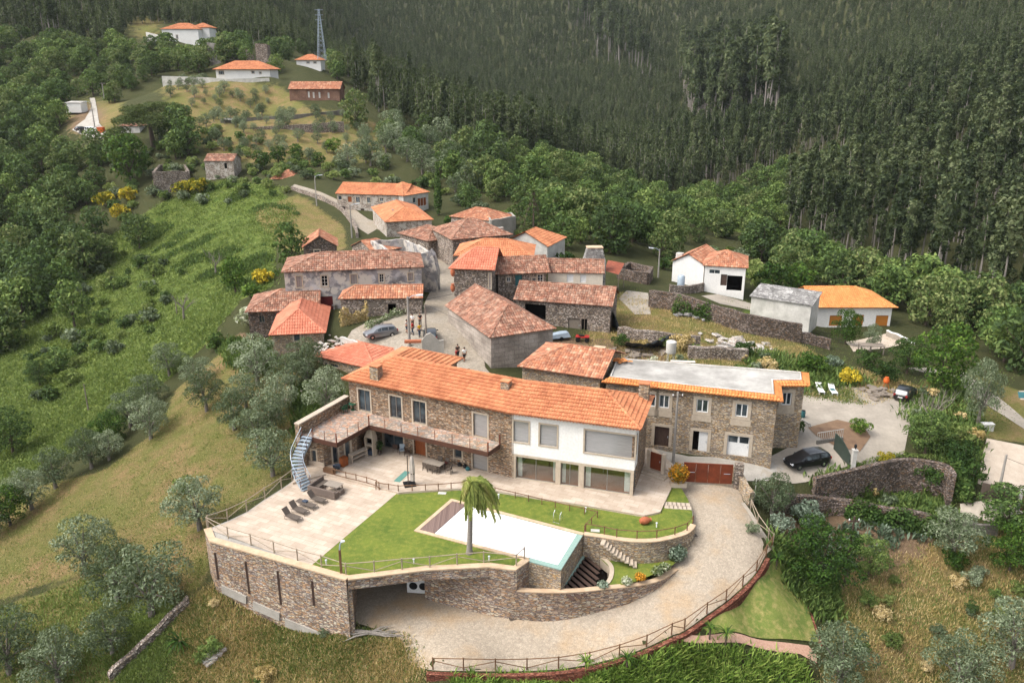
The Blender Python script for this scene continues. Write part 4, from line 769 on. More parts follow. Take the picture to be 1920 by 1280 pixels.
lo1[2][2:] = [.95, 2.2]; print('openings', [[round(q, 2) for q in r] for r in up1 + lo1])
def plate(mb, Wl, L, z0, z1, holes, th=.35):
    m = MB(); wall_holes(m, L, z0, z1, holes, 0, th); mb.add([Wl.w(x, -y, z) for x, y, z in m.v], m.f)
mb = MB(); plate(mb, W1, WL1, -1.5, HE - .08, up1 + lo1)
e1 = a_ + n1 * OV + d1 * OV; k1 = a_ + d1 * OV + n1 * (LW - OV); k2 = a_ + d1 * (8 - OV) + n1 * (LW - OV); k3 = vb + n1 * -OV - d1 * OV; k4 = Bb - mit * OV; k5 = Cb - n2 * OV - d2 * OV; k6 = c_ + n2 * OV - d2 * OV
for p, q in ((k1, e1), (k2, k1), (k3, k2), (k4, k3), (k5, k4)): mb.poly([(p[0], p[1], -1.5), (q[0], q[1], -1.5), (q[0], q[1], HE - .08), (p[0], p[1], HE - .08)])
mb.build('stone_wall', 'schist', mh)
up2 = [W2.rect(963,796,991,836.7), W2.rect(1012.5,802,1043.8,844), W2.rect(1097,813,1189,864)]; up2[2][1] = WL2 - .05
for r in up2: r[2], r[3] = (4.05, 6.15)
up2[2][2] = 3.95; lo2 = [W2.rect(967,867,1041,909), W2.rect(1051,877,1084,915), W2.rect(1095,882,1180,932)]
for r in lo2: r[2] = .22; r[3] = 2.5
print([[round(q, 2) for q in r] for r in up2 + lo2], 'L2', round(WL2, 2))
mb = MB(); plate(mb, W2, WL2, 2.75, HE - .08, up2); mb.build('white_wall', 'white', mh)
mb = MB(); plate(mb, W2, WL2, -1., 2.75, lo2, .3); m_ = mb; m_.build('ground_floor_front', 'frame_stone', mh)
# right end wall: stone, with the corner window returning
WR = Wall(mh, HL, 0, k6, n2, d2); LR = DH - 2 * OV; mb = MB(); m = MB(); rr = [0.05, 1.1, 3.95, 6.15]; rl = [.25, 1.6, .22, 2.5]; wall_holes(m, LR, -1, HE - .08, [rr, rl], 0, .3); mb.add([WR.w(x, -y, z) for x, y, z in m.v], m.f); mb.build('end_wall', 'schist', mh)
m = MB(); WR.bx(m, .0, 1.6, .004, .03, 2.75, 3.95); WR.bx(m, 1.1, 1.6, .004, .03, 3.95, 6.15); WR.bx(m, 0, 1.6, .004, .03, 6.15, HE - .1); m.build('white_return', 'white', mh)
for i, r in enumerate(up1): W1.window(r, 'frame_stone', 'grey_frame', 'blind' if i == 3 else 'glass', .17, 0 if i == 3 else 1)
W1.window(lo1[0], 'frame_stone', 'grey_frame', 'glass', .16, 1); W1.door(lo1[1], 'wood_door', 'frame_stone', .16, .2, True, planks=7); W1.window(lo1[2], 'frame_stone', 'grey_frame', 'glass', .16, 0); W1.window(lo1[3], 'frame_stone', 'grey_frame', 'blind', .12, 0)
for i, r in enumerate(up2[:2]): W2.window(r, 'frame_stone', 'grey_frame', 'blind', .15, 0)
W2.window(up2[2], 'frame_stone', 'grey_frame', 'blind', .15, 0, depth=.12); WR.window(rr, None, 'grey_frame', 'blind', .1, 0); WR.window(rl, None, 'grey_frame', 'glass', .1, 0)
for r in lo2: W2.window(r, None, 'grey_frame', 'clear', .1, 1, depth=.22)
# room behind the glass
m = MB(); W2.bx(m, .1, WL2 - .2, -5.2, -.32, .05, .2); m.build('room_floor', 'wood_door', mh); m = MB(); W2.bx(m, .1, WL2 - .2, -5.3, -5.2, .05, 2.7); W2.bx(m, .1, WL2 - .2, -5.2, -.32, 2.66, 2.72); m.build('room_wall', 'concrete', mh)
for x0, x1 in ((lo2[0][0] + .1, lo2[0][0] + .5), (lo2[0][1] - .35, lo2[0][1] - .08), (lo2[1][0] + .05, lo2[1][0] + .4), (lo2[2][0] + .08, lo2[2][0] + .55), (lo2[2][1] - .6, lo2[2][1] - .1)):
    m = MB(); n = 10; f = [(x0 + (x1 - x0) * k / n, -.5 - .05 * (k % 2)) for k in range(n + 1)]; m.add([W2.w(x, d, z) for z in (.22, 2.6) for x, d in f], [(k, k + 1, n + 2 + k, n + 1 + k) for k in range(n)]); m.build('curtain', 'white', mh)
def mchim(u, vb_, vt, w, Wl, off, Z0_, mat='schist_house'):
    Wc = Wall(mh, HL, 0, Wl.o - Wl.n * off, Wl.a, Wl.n); a = Wc.px(u, vb_); b = Wc.px(u, vt); p = Wc.w(a[0], 0, 0); mb = MB(); ang = math.atan2(Wl.a[1], Wl.a[0]); z0 = a[1] - .5; z1 = b[1] - .25
    c = MB().obox((p[0], p[1], (z0 + z1) / 2), w, w * .85, z1 - z0, ang).build('chimney', mat, mh); mb = MB().obox((p[0], p[1], z1 + .15), w + .1, w * .85 + .1, .1, ang)
    for sx in (-1, 1):
        q = p + Wl.a * sx * (w / 2 - .08); mb.obox((q[0], q[1], z1 + .05), .12, w * .8, .12, ang)
    mb.build('cap', 'tile_new', c)
mchim(706, 712, 683, 1.0, W1, .45, 0); mchim(949, 727, 711, .85, W1, 2.3, 0); mchim(1207, 748, 715, .95, W2, 6.2, 0)
# balcony ----------------------------------------------------------
bz = 3.62; bal = [P(u, v, bz) - HL for u, v in [(566,815),(631,831),(692,797),(915,848),(937,833)]]; far = [W1.w(min(W1.px(937,829)[0], WL1 - .8), .02, 0), W1.w(.0, .02, 0), W1.w(-.6, .02, 0)]
bp = [q[:2] for q in bal] + [q[:2] for q in far]; balc = MB().prism(bp, bz - .12, bz - .01).build('balcony', 'flag', mh)
MB().wallrun([q[:2] for q in bal], .12, bz - .42, bz + .02).build('fascia', 'fascia', balc)
soff = MB().prism([tuple(q[:2]) for q in bal] + [tuple(q[:2]) for q in far], bz - .2, bz - .125).build('soffit', 'wood_dark', balc)
rp = []
for (p, q, n) in ((bal[0], bal[1], 3), (bal[1], bal[2], 3), (bal[2], bal[3], 7), (bal[3], bal[4], 1)):
    for k in range(n): rp.append((p + (q - p) * k / n, k == 0))
    g = MB(); x, y = p[:2], q[:2]; g.add([(x[0], x[1], bz + .08), (y[0], y[1], bz + .08), (y[0], y[1], bz + .98), (x[0], x[1], bz + .98)], [(0, 1, 2, 3)]); g.build('glass_panel', 'balc_glass', balc)
rp.append((bal[4], True))
for p, big in rp[1:]: MB().obox((p[0], p[1], bz + .5), .1 if big else .05, .1 if big else .05, 1.05, .5).build('baluster', 'corten', balc)
# parapet wall at the left end of the balcony
def parapet():
    a = P(556,794,4.85); b = P(650,741,4.85); t = thing('parapet_wall', 'stone parapet wall with pale coping at the left end of the balcony', 'wall', (a[0], a[1], -1)); m = MB().wallrun([a[:2], b[:2]], .5, -1.5, 4.75); m.at((a[0], a[1], -1)); m.build('stone_face', 'schist', t)
    m = MB().wallrun([a[:2], b[:2]], .62, 4.75, 4.87); m.at((a[0], a[1], -1)); m.build('coping', 'travertine', t)
parapet()
# lower left wing under the balcony
def lowwing():
    z = 0.; c0 = P(608.5, 875, .1) - HL; cl = P(571, 868, .1) - HL; cr = P(668, 858, .1) - HL; zt = bz - .43
    for p, q, nm in ((cl, c0, 'side'), (c0, cr, 'front')):
        d = unit(q - p) * V3(1, 1, 0); n = V3(d[1], -d[0], 0); Wl = Wall(mh, HL, 0, p, d, n); L = np.linalg.norm((q - p)[:2]); hs = [Wl.rect(584,843,594,866)] if nm == 'side' else [Wl.rect(623,838,635,872), Wl.rect(646,826,655,862)]
        for h in hs:
            h[0] = max(.2, h[0]); h[1] = min(L - .15, max(h[1], h[0] + .5))
            if nm == 'front': h[2], h[3] = .2, 2.5
        m = MB(); w = MB(); wall_holes(w, L, -1.5, zt, hs, 0, .25); m.add([Wl.w(x, -y, zz) for x, y, zz in w.v], w.f); m.build('wing_wall', 'schist', mh)
        for h in hs: Wl.window(h, 'frame_stone', 'grey_frame', 'glass', .16, 0)
        if nm == 'side': m = MB(); Wl.bx(m, -.6, L + .05, .01, .12, -.6, .55); m.build('plinth', 'travertine', mh)
    m = MB(); p = cr; q = W1.w(1.8, 0, 0); m.wallrun([p[:2], q[:2]], .25, -1, zt); m.build('kitchen_wall', 'schist', mh)
lowwing()
# white column behind which the outdoor kitchen sits
m = MB(); p = P(660, 858, .15) - HL; m.obox((p[0], p[1], 1.6), .3, .3, 3.1, math.atan2(d1[1], d1[0])); m.build('column', 'travertine', mh)
# ---------------------------------------------------------------- outside furniture
def hd(u0, v0, u1, v1, z=0): a = P(u0, v0, z); b = P(u1, v1, z); return math.atan2(b[1] - a[1], b[0] - a[0])
def barbecue():
    p = P(697, 852, .16); rz = math.atan2(d1[1], d1[0]); t = thing('barbecue_oven', 'pale masonry barbecue with oven openings under the balcony', 'barbecue', p, rz)
    m = MB().box(-.5, -.38, -.4, .4, 0, 1.15).box(.38, .5, -.4, .4, 0, 1.15).box(-.5, .5, .3, .4, 0, 1.15).box(-.5, .5, -.4, .4, 1.15, 1.25).box(-.5, -.4, -.4, .4, 1.25, 2.0).box(.4, .5, -.4, .4, 1.25, 2.0).box(-.4, .4, .3, .4, 1.25, 2.); m.build('body', 'frame_stone', t)
    m = MB(); m.add([(-.5, -.4, 2), (.5, -.4, 2), (.5, .4, 2), (-.5, .4, 2), (-.25, -.1, 2.9), (.25, -.1, 2.9), (.25, .3, 2.9), (-.25, .3, 2.9)], [(0, 1, 5, 4), (1, 2, 6, 5), (2, 3, 7, 6), (3, 0, 4, 7), (4, 5, 6, 7)]); m.build('hood', 'frame_stone', t); MB().box(-.36, .36, -.32, .28, .1, .55).build('log_store', 'navy', t); MB().box(-.38, .38, -.1, .28, 1.3, 1.8).build('firebox', 'dark', t)
    p = P(672, 861, .16); rz2 = hd(658, 870, 684, 858); t = thing('outdoor_kitchen_counter', 'pale L-shaped kitchen counter with shelf under the balcony', 'counter', p, rz2); m = MB().box(-1., 1., -.3, .3, .82, .9).box(-1, -.92, -.28, .28, 0, .82).box(.92, 1, -.28, .28, 0, .82); m.build('worktop', 'travertine', t); MB().box(-.92, .92, -.25, .25, .38, .44).build('shelf', 'travertine', t)
    p = P(645, 873, .16); t = thing('wooden_cabinet', 'small brown wooden cabinet by the glass door under the balcony', 'cabinet', p, rz2); MB().box(-.35, .35, -.25, .25, .05, .95).build('carcass', 'wood_door', t); MB().box(-.32, -.01, -.275, -.25, .1, .9).build('door', 'wood_door', t); MB().box(.01, .32, -.275, -.25, .1, .9).build('door', 'wood_door', t)
    p = P(712, 852, .16); t = thing('potted_plant', 'dark leafy pot plant beside the barbecue', 'plant', p); MB().lathe([(.14, 0), (.2, .35), (.21, .38)], n=10).build('pot', 'furniture', t); 
    link('foliage', leaves_ball((0, 0, 1.1), .45, 160, .12, 'fol_ivy', 3), t); MB().tube([(0, 0, .3), (0, 0, .9)], .04, 5).build('stem', 'bark', t)
def leaves_ball(c, r, n, sz, mat, seed, flat=1.):
    rg = np.random.default_rng(seed); d = rg.normal(size=(n, 3)); d /= np.linalg.norm(d, axis=1)[:, None]; p = d * r * rg.uniform(.55, 1.05, (n, 1)) * np.array([1, 1, flat]) + np.array(c); return leafmesh('foliage', p, d, np.full(n, sz), mat, rg)
def leafmesh(name, p, nrm, sz, mat, rg, jit=.6, asp=.55, extra=None):
    n = len(p); nn = nrm + rg.normal(size=(n, 3)) * jit; nn /= np.maximum(np.linalg.norm(nn, axis=1), 1e-6)[:, None]; t = rg.normal(size=(n, 3)); t -= nn * (t * nn).sum(1)[:, None]; t /= np.maximum(np.linalg.norm(t, axis=1), 1e-6)[:, None]; b = np.cross(nn, t); s_ = (sz * rg.uniform(.7, 1.3, n))[:, None]
    co = np.stack([p + t * s_, p + b * s_ * asp + nn * s_ * .15, p - t * s_, p - b * s_ * asp + nn * s_ * .15], 1).reshape(-1, 3); q = np.arange(4 * n).reshape(-1, 4)
    return qmesh(name, co, q, mat)
barbecue()
def lounger(p, rz, label, back=.9, flat=False):
    t = thing('sun_lounger', label, 'sun lounger', p, rz, 'sun loungers on the terrace'); m = MB(); m.box(-.3, .3, -.05, 1.25, .3, .34); m.build('seat', 'sling', t)
    a = .12 if flat else back; m = MB().obox((0, -.05 - .35 * math.cos(a), .33 + .35 * math.sin(a)), .6, .72, .04, 0, 0, -a); m.build('backrest', 'sling', t)
    for sx in (-1, 1):
        MB().tube([(sx * .32, -.75 if flat else -.3, .3), (sx * .32, 1.28, .31), (sx * .32, 1.4, .02)], .02, 6).build('side_rail', 'furniture', t, True); MB().tube([(sx * .32, -.1, .31), (sx * .32, -.25, .01), (sx * .32, .1, .01)], .018, 5).build('leg', 'furniture', t)
    MB().tube([(-.32, 1.33, .2), (.32, 1.33, .2)], .018, 5).build('crossbar', 'furniture', t); return t
for (h, f, lb, fl) in (((533,967),(558,976),'leftmost grey-brown sun lounger with raised back, nearest the terrace corner', 0), ((545,954),(573,964),'second grey-brown sun lounger from the left with raised back', 0), ((562,945),(587,953),'sun lounger folded flat with a cushion lying on it', 1), ((579,935),(606,943),'grey-brown sun lounger right beside the wicker sofa', 0)):
    a = P(*h, 0); b = P(*f, 0); rz = math.atan2(b[1] - a[1], b[0] - a[0]) - PI / 2; lounger(a + (b - a) * .35, rz, lb, .9, fl)
_a = P(573, 946, 0); t = thing('cushion', 'grey cushion lying on the flat sun lounger', 'cushion', _a + V3(0, 0, .35), -.5); MB().box(-.25, .25, -.2, .2, 0, .1).build('pad', 'navy', t, False, .03)
def sofa():
    a = P(577, 925, 0); b = P(628, 938, 0); rz = math.atan2(b[1] - a[1], b[0] - a[0]); L = np.linalg.norm(b - a); t = thing('wicker_sofa', 'L-shaped brown wicker corner sofa below the curved stairs', 'sofa', a, rz)
    MB().box(0, L, 0, .75, .04, .36).build('base', 'wicker', t, False, .03); MB().box(0, L, 0, .16, .36, .82).build('backrest', 'wicker', t, False, .03); MB().box(L - .16, L, .16, .75, .36, .6).build('armrest', 'wicker', t, False, .03)
    MB().box(0, .75, .753, 2.3, .04, .36).build('base', 'wicker', t, False, .03); MB().box(0, .16, .163, 2.3, .362, .82).build('backrest', 'wicker', t, False, .03); MB().box(.2, L - .2, .2, .73, .36, .46).build('cushion', 'sling', t, False, .03); MB().box(.2, .74, .78, 2.25, .36, .46).build('cushion', 'sling', t, False, .03)
    c = a + V3(math.cos(rz), math.sin(rz), 0) * 1.9 + V3(-math.sin(rz), math.cos(rz), 0) * 1.5
    t = thing('garden_table', 'low wicker table with grey square top in front of the corner sofa', 'table', c, rz); MB().box(-.85, .75, -.5, .5, .66, .7).build('tabletop', 'table', t)
    for sx in (-.7, .6):
        for sy in (-.4, .4): MB().box(sx - .04, sx + .04, sy - .04, sy + .04, 0, .66).build('leg', 'wicker', t)
    o = thing('wicker_stool', 'square brown wicker stool by the open side of the low table', 'stool', P(638, 925, 0), rz); MB().box(-.3, .3, -.3, .3, .03, .38).build('base', 'wicker', o, False, .03); MB().box(-.29, .29, -.29, .29, .38, .44).build('cushion', 'sling', o, False, .02)
sofa()
def chair(p, rz, label, mat='furniture', sm='sling', group=None, arms=True):
    t = thing('garden_chair', label, 'chair', p, rz, group); MB().box(-.25, .25, -.24, .24, .41, .45).build('seat', sm, t); MB().obox((0, -.27, .7), .5, .035, .5, 0, 0, .15).build('backrest', sm, t)
    for sx in (-.25, .25):
        for sy in (-.24, .24): MB().box(sx - .02, sx + .02, sy - .02, sy + .02, 0, .43 if sy < 0 else .64).build('leg', mat, t)
        if arms: MB().box(sx - .03, sx + .03, -.28, .26, .64, .67).build('armrest', mat, t)
    return t
def dining():
    z = .16; a = P(792, 882, z); b = P(822, 890, z); rz = math.atan2(b[1] - a[1], b[0] - a[0]); ux = V3(math.cos(rz), math.sin(rz), 0); uy = V3(-ux[1], ux[0], 0); c = P(814, 879, z); t = thing('dining_table', 'long grey garden dining table on the patio under the balcony', 'table', c, rz); MB().box(-1.0, 1.0, -.5, .5, .7, .74).build('tabletop', 'table', t, False, .01)
    for sx in (-.94, .94):
        for sy in (-.44, .44): MB().box(sx - .035, sx + .035, sy - .035, sy + .035, 0, .7).build('leg', 'furniture', t)
    for x, y, r, lb in ((-.55, -.55, 0, 'brown chair tucked under the left front of the patio table'), (0.05, -.6, 0.05, 'brown chair at the middle front of the patio table'), (.6, -.58, 0, 'brown chair at the right front of the patio table'), (.05, .75, PI, 'brown chair behind the patio table near the wooden door'), (.8, .85, PI - .2, 'brown chair with red cushion behind the patio table'), (1.75, -.05, PI / 2 + .3, 'brown chair standing alone to the right of the patio table')):
        chair(c + ux * x + uy * y, rz + r, lb)
    q = c + ux * .8 + uy * .85; t = thing('seat_cushion', 'red cushion on the chair behind the patio table', 'cushion', q + V3(0, 0, .45), rz); MB().box(-.2, .2, -.2, .2, 0, .07).build('pad', 'red_door', t, False, .02)
    for u, v, lb, m in ((862, 873, 'black bag on the patio by the lone chair', 'black'), (872, 876, 'small dark bag beside the blue bag', 'black'), (877, 881, 'blue bag on the patio behind the palm', 'blue_door')):
        p = P(u, v, z); tg = thing('bag', lb, 'bag', p, .4); m2 = MB().lathe([(.1, 0), (.22, .05), (.24, .18), (.15, .3), (.04, .34)], n=9); m2.build('body', m, tg, True); MB().tube([(-.1, 0, .3), (-.05, 0, .45), (.05, 0, .45), (.1, 0, .3)], .015, 5).build('strap', m, tg)
    for u, v, r, lb, mm in ((743, 846, .3, 'dark high-backed chair near the patio glass door', 'wood_dark'), (754, 850, -2.6, 'chair with a pale blue cushion by the wooden door', 'furniture'), (764, 853, 2., 'dark chair in front of the wooden door', 'wood_dark')):
        chair(P(u, v, z), rz + r, lb, mm, 'wood_dark' if mm == 'wood_dark' else 'steel')
    # green plastic set on the balcony
    p = P(662, 768, bz); t = thing('plastic_table', 'round green plastic table in the balcony corner', 'table', p); MB().lathe([(.02, .68), (.42, .68), (.44, .7), (.42, .72)], n=16).build('tabletop', 'green_plastic', t); MB().lathe([(.25, 0), (.06, .05), (.05, .68)], n=8).build('pedestal', 'green_plastic', t)
    chair(P(646, 773, bz), .7, 'green plastic chair left of the green table on the balcony', 'green_plastic', 'green_plastic'); chair(P(656, 763, bz), 2.4, 'green plastic chair behind the green table on the balcony', 'green_plastic', 'green_plastic')
    # navy checked sun chair and trolley by the stairs
    t = thing('deck_chair', 'navy checked deck chair beside the lower wing wall', 'chair', P(632, 882, .16), rz + .6); MB().obox((0, .35, .32), .6, 1.1, .06, 0, 0, -.08).build('seat', 'navy', t); MB().obox((0, -.45, .65), .6, .8, .06, 0, 0, -.95).build('backrest', 'navy', t)
    for sx in (-.3, .3): MB().tube([(sx, -.3, .32), (sx, -.5, 0)], .02, 5).build('leg', 'furniture', t); MB().tube([(sx, .8, .3), (sx, .9, 0)], .02, 5).build('leg', 'furniture', t)
    t = thing('planter_bench', 'low brown timber planter at the corner of the lower wing', 'planter', P(618, 886, .12), hd(611, 884, 630, 889)); MB().box(-.6, .6, -.22, .22, 0, .5).build('box', 'wood_fence', t); MB().box(-.55, .55, -.17, .17, .5, .52).build('soil', 'soil', t)
dining()
def parasol():
    p = P(768, 908, .16); t = thing('cantilever_parasol', 'closed pale cantilever parasol on a dark square base', 'parasol', p); MB().obox((0, 0, .06), 1.1, 1.1, .12, .3).build('base', 'black', t, False, .02); MB().tube([(-.12, 0, .1), (-.12, 0, 3.0)], .05, 8).build('pole', 'furniture', t); MB().tube([(-.12, 0, 2.95), (.3, 0, 3.05)], .035, 6).build('arm', 'furniture', t)
    n = 14; prof = [(.06, 3.0), (.14, 2.7), (.2, 2.1), (.22, 1.4), (.19, 1.0), (.2, .45)]; vs = []; 
    for r, z in prof: vs += [(.3 + r * (1 + .25 * (k % 2)) * math.cos(2 * PI * k / n), r * (1 + .25 * (k % 2)) * math.sin(2 * PI * k / n), z) for k in range(n)]
    m = MB().add(vs, [(i * n + k, i * n + (k + 1) % n, (i + 1) * n + (k + 1) % n, (i + 1) * n + k) for i in range(len(prof) - 1) for k in range(n)]); m.build('canopy', 'fabric', t, True); MB().lathe([(.235, 1.15), (.235, 1.25)], (.3, 0, 0)).build('strap', 'wood_dark', t)
    t = thing('doormat', 'teal rectangular mat lying on the patio beside the parasol', 'mat', P(754, 893, .165), hd(742, 899, 756, 886)); MB().box(-1.1, 1.1, -.32, .32, 0, .02).build('mat', 'teal_mat', t)
parasol()
def stairs():
    ctr = crv([(576,821,3.5),(565,842,2.85),(558,862,2.1),(559,883,1.35),(566,899,.75),(575,914,.15)], 4); pts = [P(*q) for q in ctr]; c = pts[-1]; t = thing('curved_staircase', 'curved pale blue-grey steel staircase from the balcony down to the terrace', 'staircase', (c[0], c[1], 0)); pts = [q - V3(c[0], c[1], 0) for q in pts]
    N = 17; P_ = np.array(pts); s_ = np.linspace(0, len(pts) - 1, N); inn = []; out = []
    for k, x in enumerate(s_):
        i = min(int(x), len(pts) - 2); f = x - i; p = P_[i] * (1 - f) + P_[i + 1] * f; d = unit((P_[i + 1] - P_[i]) * V3(1, 1, 0)); nrm = V3(-d[1], d[0], 0); p = p * V3(1, 1, 0) + V3(0, 0, 3.5 * (1 - k / (N - 1)) + .08); a = p - nrm * .55; b = p + nrm * .55; inn.append(a); out.append(b)
        m = MB(); e = d * .2; m.add([a - e, b - e, b + e, a + e, *(q + V3(0, 0, .05) for q in (a - e, b - e, b + e, a + e))], [(3, 2, 1, 0), (4, 5, 6, 7), (0, 1, 5, 4), (1, 2, 6, 5), (2, 3, 7, 6), (3, 0, 4, 7)]); m.build('tread', 'steel', t)
    for side in (inn, out):
        m = MB(); n = len(side); vs = [q + V3(0, 0, z) for q in side for z in (-.22, .1)]; m.add(vs, [(2 * i, 2 * i + 2, 2 * i + 3, 2 * i + 1) for i in range(n - 1)]); m.build('stringer', 'steel', t)
        for k in range(0, n, 3): MB().tube([side[k], side[k] + V3(0, 0, 1.0)], .025, 6).build('baluster', 'corten', t)
        MB().tube([q + V3(0, 0, 1.0) for q in side], .03, 6).build('handrail', 'steel', t, True); MB().tube([q + V3(0, 0, .55) for q in side], .012, 5).build('handrail', 'steel', t, True)
stairs()
def garden_bits():
    p = P(640, 1074, 0); t = thing('garden_lamp', 'timber garden lamp post with bent white lamp head beside the terrace fence', 'lamp', p); MB().box(-.08, .08, -.08, .08, 0, 2.1).build('post', 'wood_fence', t); MB().tube([(0, 0, 2.05), (.05, 0, 2.5), (.2, 0, 2.85)], .06, 7).build('arm', 'steel', t); MB().lathe([(.02, .12), (.16, .05), (.17, 0), (.12, -.06)], (.3, 0, 2.85), 10).build('lamp_head', 'lamp_lens', t, True)
    for u, v, lb in ((612,1058,'small white bollard light behind the fence, left of the tall lamp'), (776,1056,'small white bollard light in the pool lawn left of the palm'), (917,1051,'small white bollard light at the pool corner behind the fence'), (935,934,'small white bollard light right of the palm near the brown fence'), (1098,959,'small white bollard light at the corner of the thin lawn fence'), (1231,988,'small white bollard light next to the terracotta jar')):
        t = thing('bollard_light', lb, 'garden light', P(u, v, -.02)); MB().tube([(0, 0, 0), (0, 0, .35)], .05, 8).build('post', 'white_pvc', t); MB().lathe([(.06, .35), (.09, .37), (.09, .45), (.02, .48)], n=9).build('cap', 'lamp_lens', t)
    p = P(1210, 981, 0); t = thing('terracotta_jar', 'large terracotta jar lying on its side on the lawn', 'jar', p + V3(0, 0, .32), .3); m = MB().lathe([(.1, -.55), (.22, -.5), (.34, -.2), (.33, .1), (.2, .35), (.14, .42), (.19, .5), (.15, .5)], n=16); m.v = [(z, y, x) for x, y, z in m.v]; m.f = [q[::-1] for q in m.f]; m.build('body', 'terracotta', t, True)
    for u, v, lb in ((829,924,'white manhole cover in the top lawn left of the palm'), (1116,994,'white manhole cover near the end of the lawn fence')):
        solo(MB().obox(P(u, v, 0), .75, .4, .04, -.1), 'manhole_cover', 'white_old', lb, 'manhole cover')
    for u, v, lb in ((1301,1005,'dark drain grate at the foot of the garden wall in the drive'), (1212,1110,'dark drain grate by the right end of the curved wall'), (960,1160,'dark drain grate at the foot of the curved wall')):
        solo(MB().obox(G(u, v) + V3(0, 0, .1), .5, .4, .05, .3), 'drain_grate', 'furniture', lb, 'drain')
    k = 0
    for r in range(2):
        for c in range(6):
            p = P(1248 + c * 8.2 + r * 2.5, 943.5 + r * 6 + c * .5, -.015); o = solo(MB().obox(p, .45, .6, .05, -.2), 'stepping_stone', 'travertine', 'pale square stepping stone set in the lawn beside the driveway', 'stepping stone', None, 'stepping stones across the lawn')
    t = thing('shoes', 'pair of dark shoes left at the corner of the patio', 'shoes', P(1228, 963, 0), .6)
    for x in (0, .2): MB().lathe([(.04, 0), (.08, .02), (.07, .09), (.03, .1)], (x, 0, 0), 8).build('shoe', 'black', t, True)
    # rust steel gate, pillar, small gate, steps and planter
    a = P(1280, 903, -.15); b = P(1372, 908, -.15); rz, L = frame2(a, b); t = thing('driveway_gate', 'wide rust-coloured steel sliding gate at the top of the driveway', 'gate', a, rz)
    for k in range(4): MB().box(L * k / 4 + .015, L * (k + 1) / 4 - .015, -.04, .04, .06, 2.0).build('panel', 'corten', t)
    MB().box(0, L, -.06, .06, 2.0, 2.08).build('top_rail', 'corten', t)
    for x in (L * .1, L * .82): MB().tube([(x, -.06, 1.1), (x + .6, -.07, 1.12)], .025, 6).build('handle', 'steel', t)
    solo(MB().obox(P(1383, 908, -.3) + V3(0, 0, .9), .8, .6, 2.6, rz), 'gate_pillar', 'rubble', 'rough stone pillar at the right end of the rust gate', 'pillar')
    a = P(1219, 877, .9); b = P(1240, 884, .9); rz, L = frame2(a, b); t = thing('garden_gate', 'narrow rust steel gate between white posts at the head of the steps', 'gate', a, rz); MB().box(0, L, -.03, .03, .05, 1.75).build('panel', 'corten', t); MB().box(L * .8, L * .86, -.07, -.03, .9, 1.05).build('handle', 'steel', t)
    for u, v in ((1216, 876), (1243, 885)):
        q = P(u, v, .9); solo(MB().obox(q + V3(0, 0, .9), .3, .35, 2.0, rz), 'gate_post', 'travertine', 'pale stone post %s of the narrow rust gate' % ('left' if u < 1230 else 'right'), 'post')
    q = P(1228, 890, .15); t = thing('entrance_steps', 'wide pale stone steps up to the narrow rust gate', 'steps', q, rz)
    for k in range(4): MB().box(-1.2, 1.3, -.6 + k * .36, 1.6, k * .18, k * .18 + .178).build('step', 'travertine', t)
    p = P(1271, 911, 0); t = thing('flowering_bush', 'orange flowering bush in a stone planter beside the rust gate', 'bush', p); MB().box(-.75, .75, -.35, .35, 0, .45).build('planter', 'travertine', t); link('foliage', leaves_ball((0, 0, 1.35), .95, 900, .12, 'fol_orangeflower', 5, 1.), t)
    p = P(1268, 1048, -2.06); t = thing('round_shrub', 'round grey-green shrub at the foot of the garden wall', 'shrub', p); link('foliage', leaves_ball((0, 0, .65), .85, 900, .13, 'fol_agave', 6, .85), t); MB().tube([(0, 0, 0), (0, 0, .6)], .06, 5).build('stem', 'bark', t)
    for u, v, m, lb, r in ((1232,1074,'fol_white','small bush of white flowers on the edge of the lower lawn',.5), (1247,1066,'fol_white','white flowering bush at the right tip of the lower lawn',.45), (1200,1085,'fol_orangeflower','low yellow and orange flowers on the curved wall',.45), (1175,1093,'fol_white','low pale flowers on the curved wall',.45), (1130,1100,'fol_agave','small green shrub at the end of the overflow basin',.45), (1158,1040,'fol_ivy','leafy shrub under the projecting stone steps',.6)):
        t = thing('flower_bush' if 'flower' in lb else 'small_shrub', lb, 'bush', P(u, v, -2.0)); link('foliage', leaves_ball((0, 0, r * .5), r, 260, .1, m, int(u), .7), t)
    # heat pump in the garage opening
    p = P(783, 1112, -4.4); t = thing('heat_pump', 'white heat pump unit inside the opening under the terrace', 'heat pump', (p[0], p[1] + .5, -4.55), -.1)
    MB().box(-.9, .9, -.25, .25, 0, 1.3).build('casing', 'white_pvc', t, False, .02)
    for x in (-.35, .5): MB().lathe([(.34, 0), (.36, .02), (.3, .04), (.05, .03)], n=16).build('fan', 'black', t); o = t.children[-1]; o.rotation_euler = (R(90), 0, 0); o.location = (x, -.25, .7)
    solo(MB().box(-13.2, -5.4, 62.2, 62.5, -5.5, -.7), 'back_wall', 'concrete', 'grey concrete back wall inside the opening under the terrace', 'wall')
    solo(MB().box(-13.6, -13.3, 56.5, 62.2, -5.5, -.7), 'side_wall', 'conc_light', 'grey concrete side wall inside the opening under the terrace', 'wall'); solo(MB().box(-12.5, -5.3, 61, 61.2, -5.5, -3.9), 'low_wall', 'concrete', 'low wall behind the heat pump', 'wall')
garden_bits()
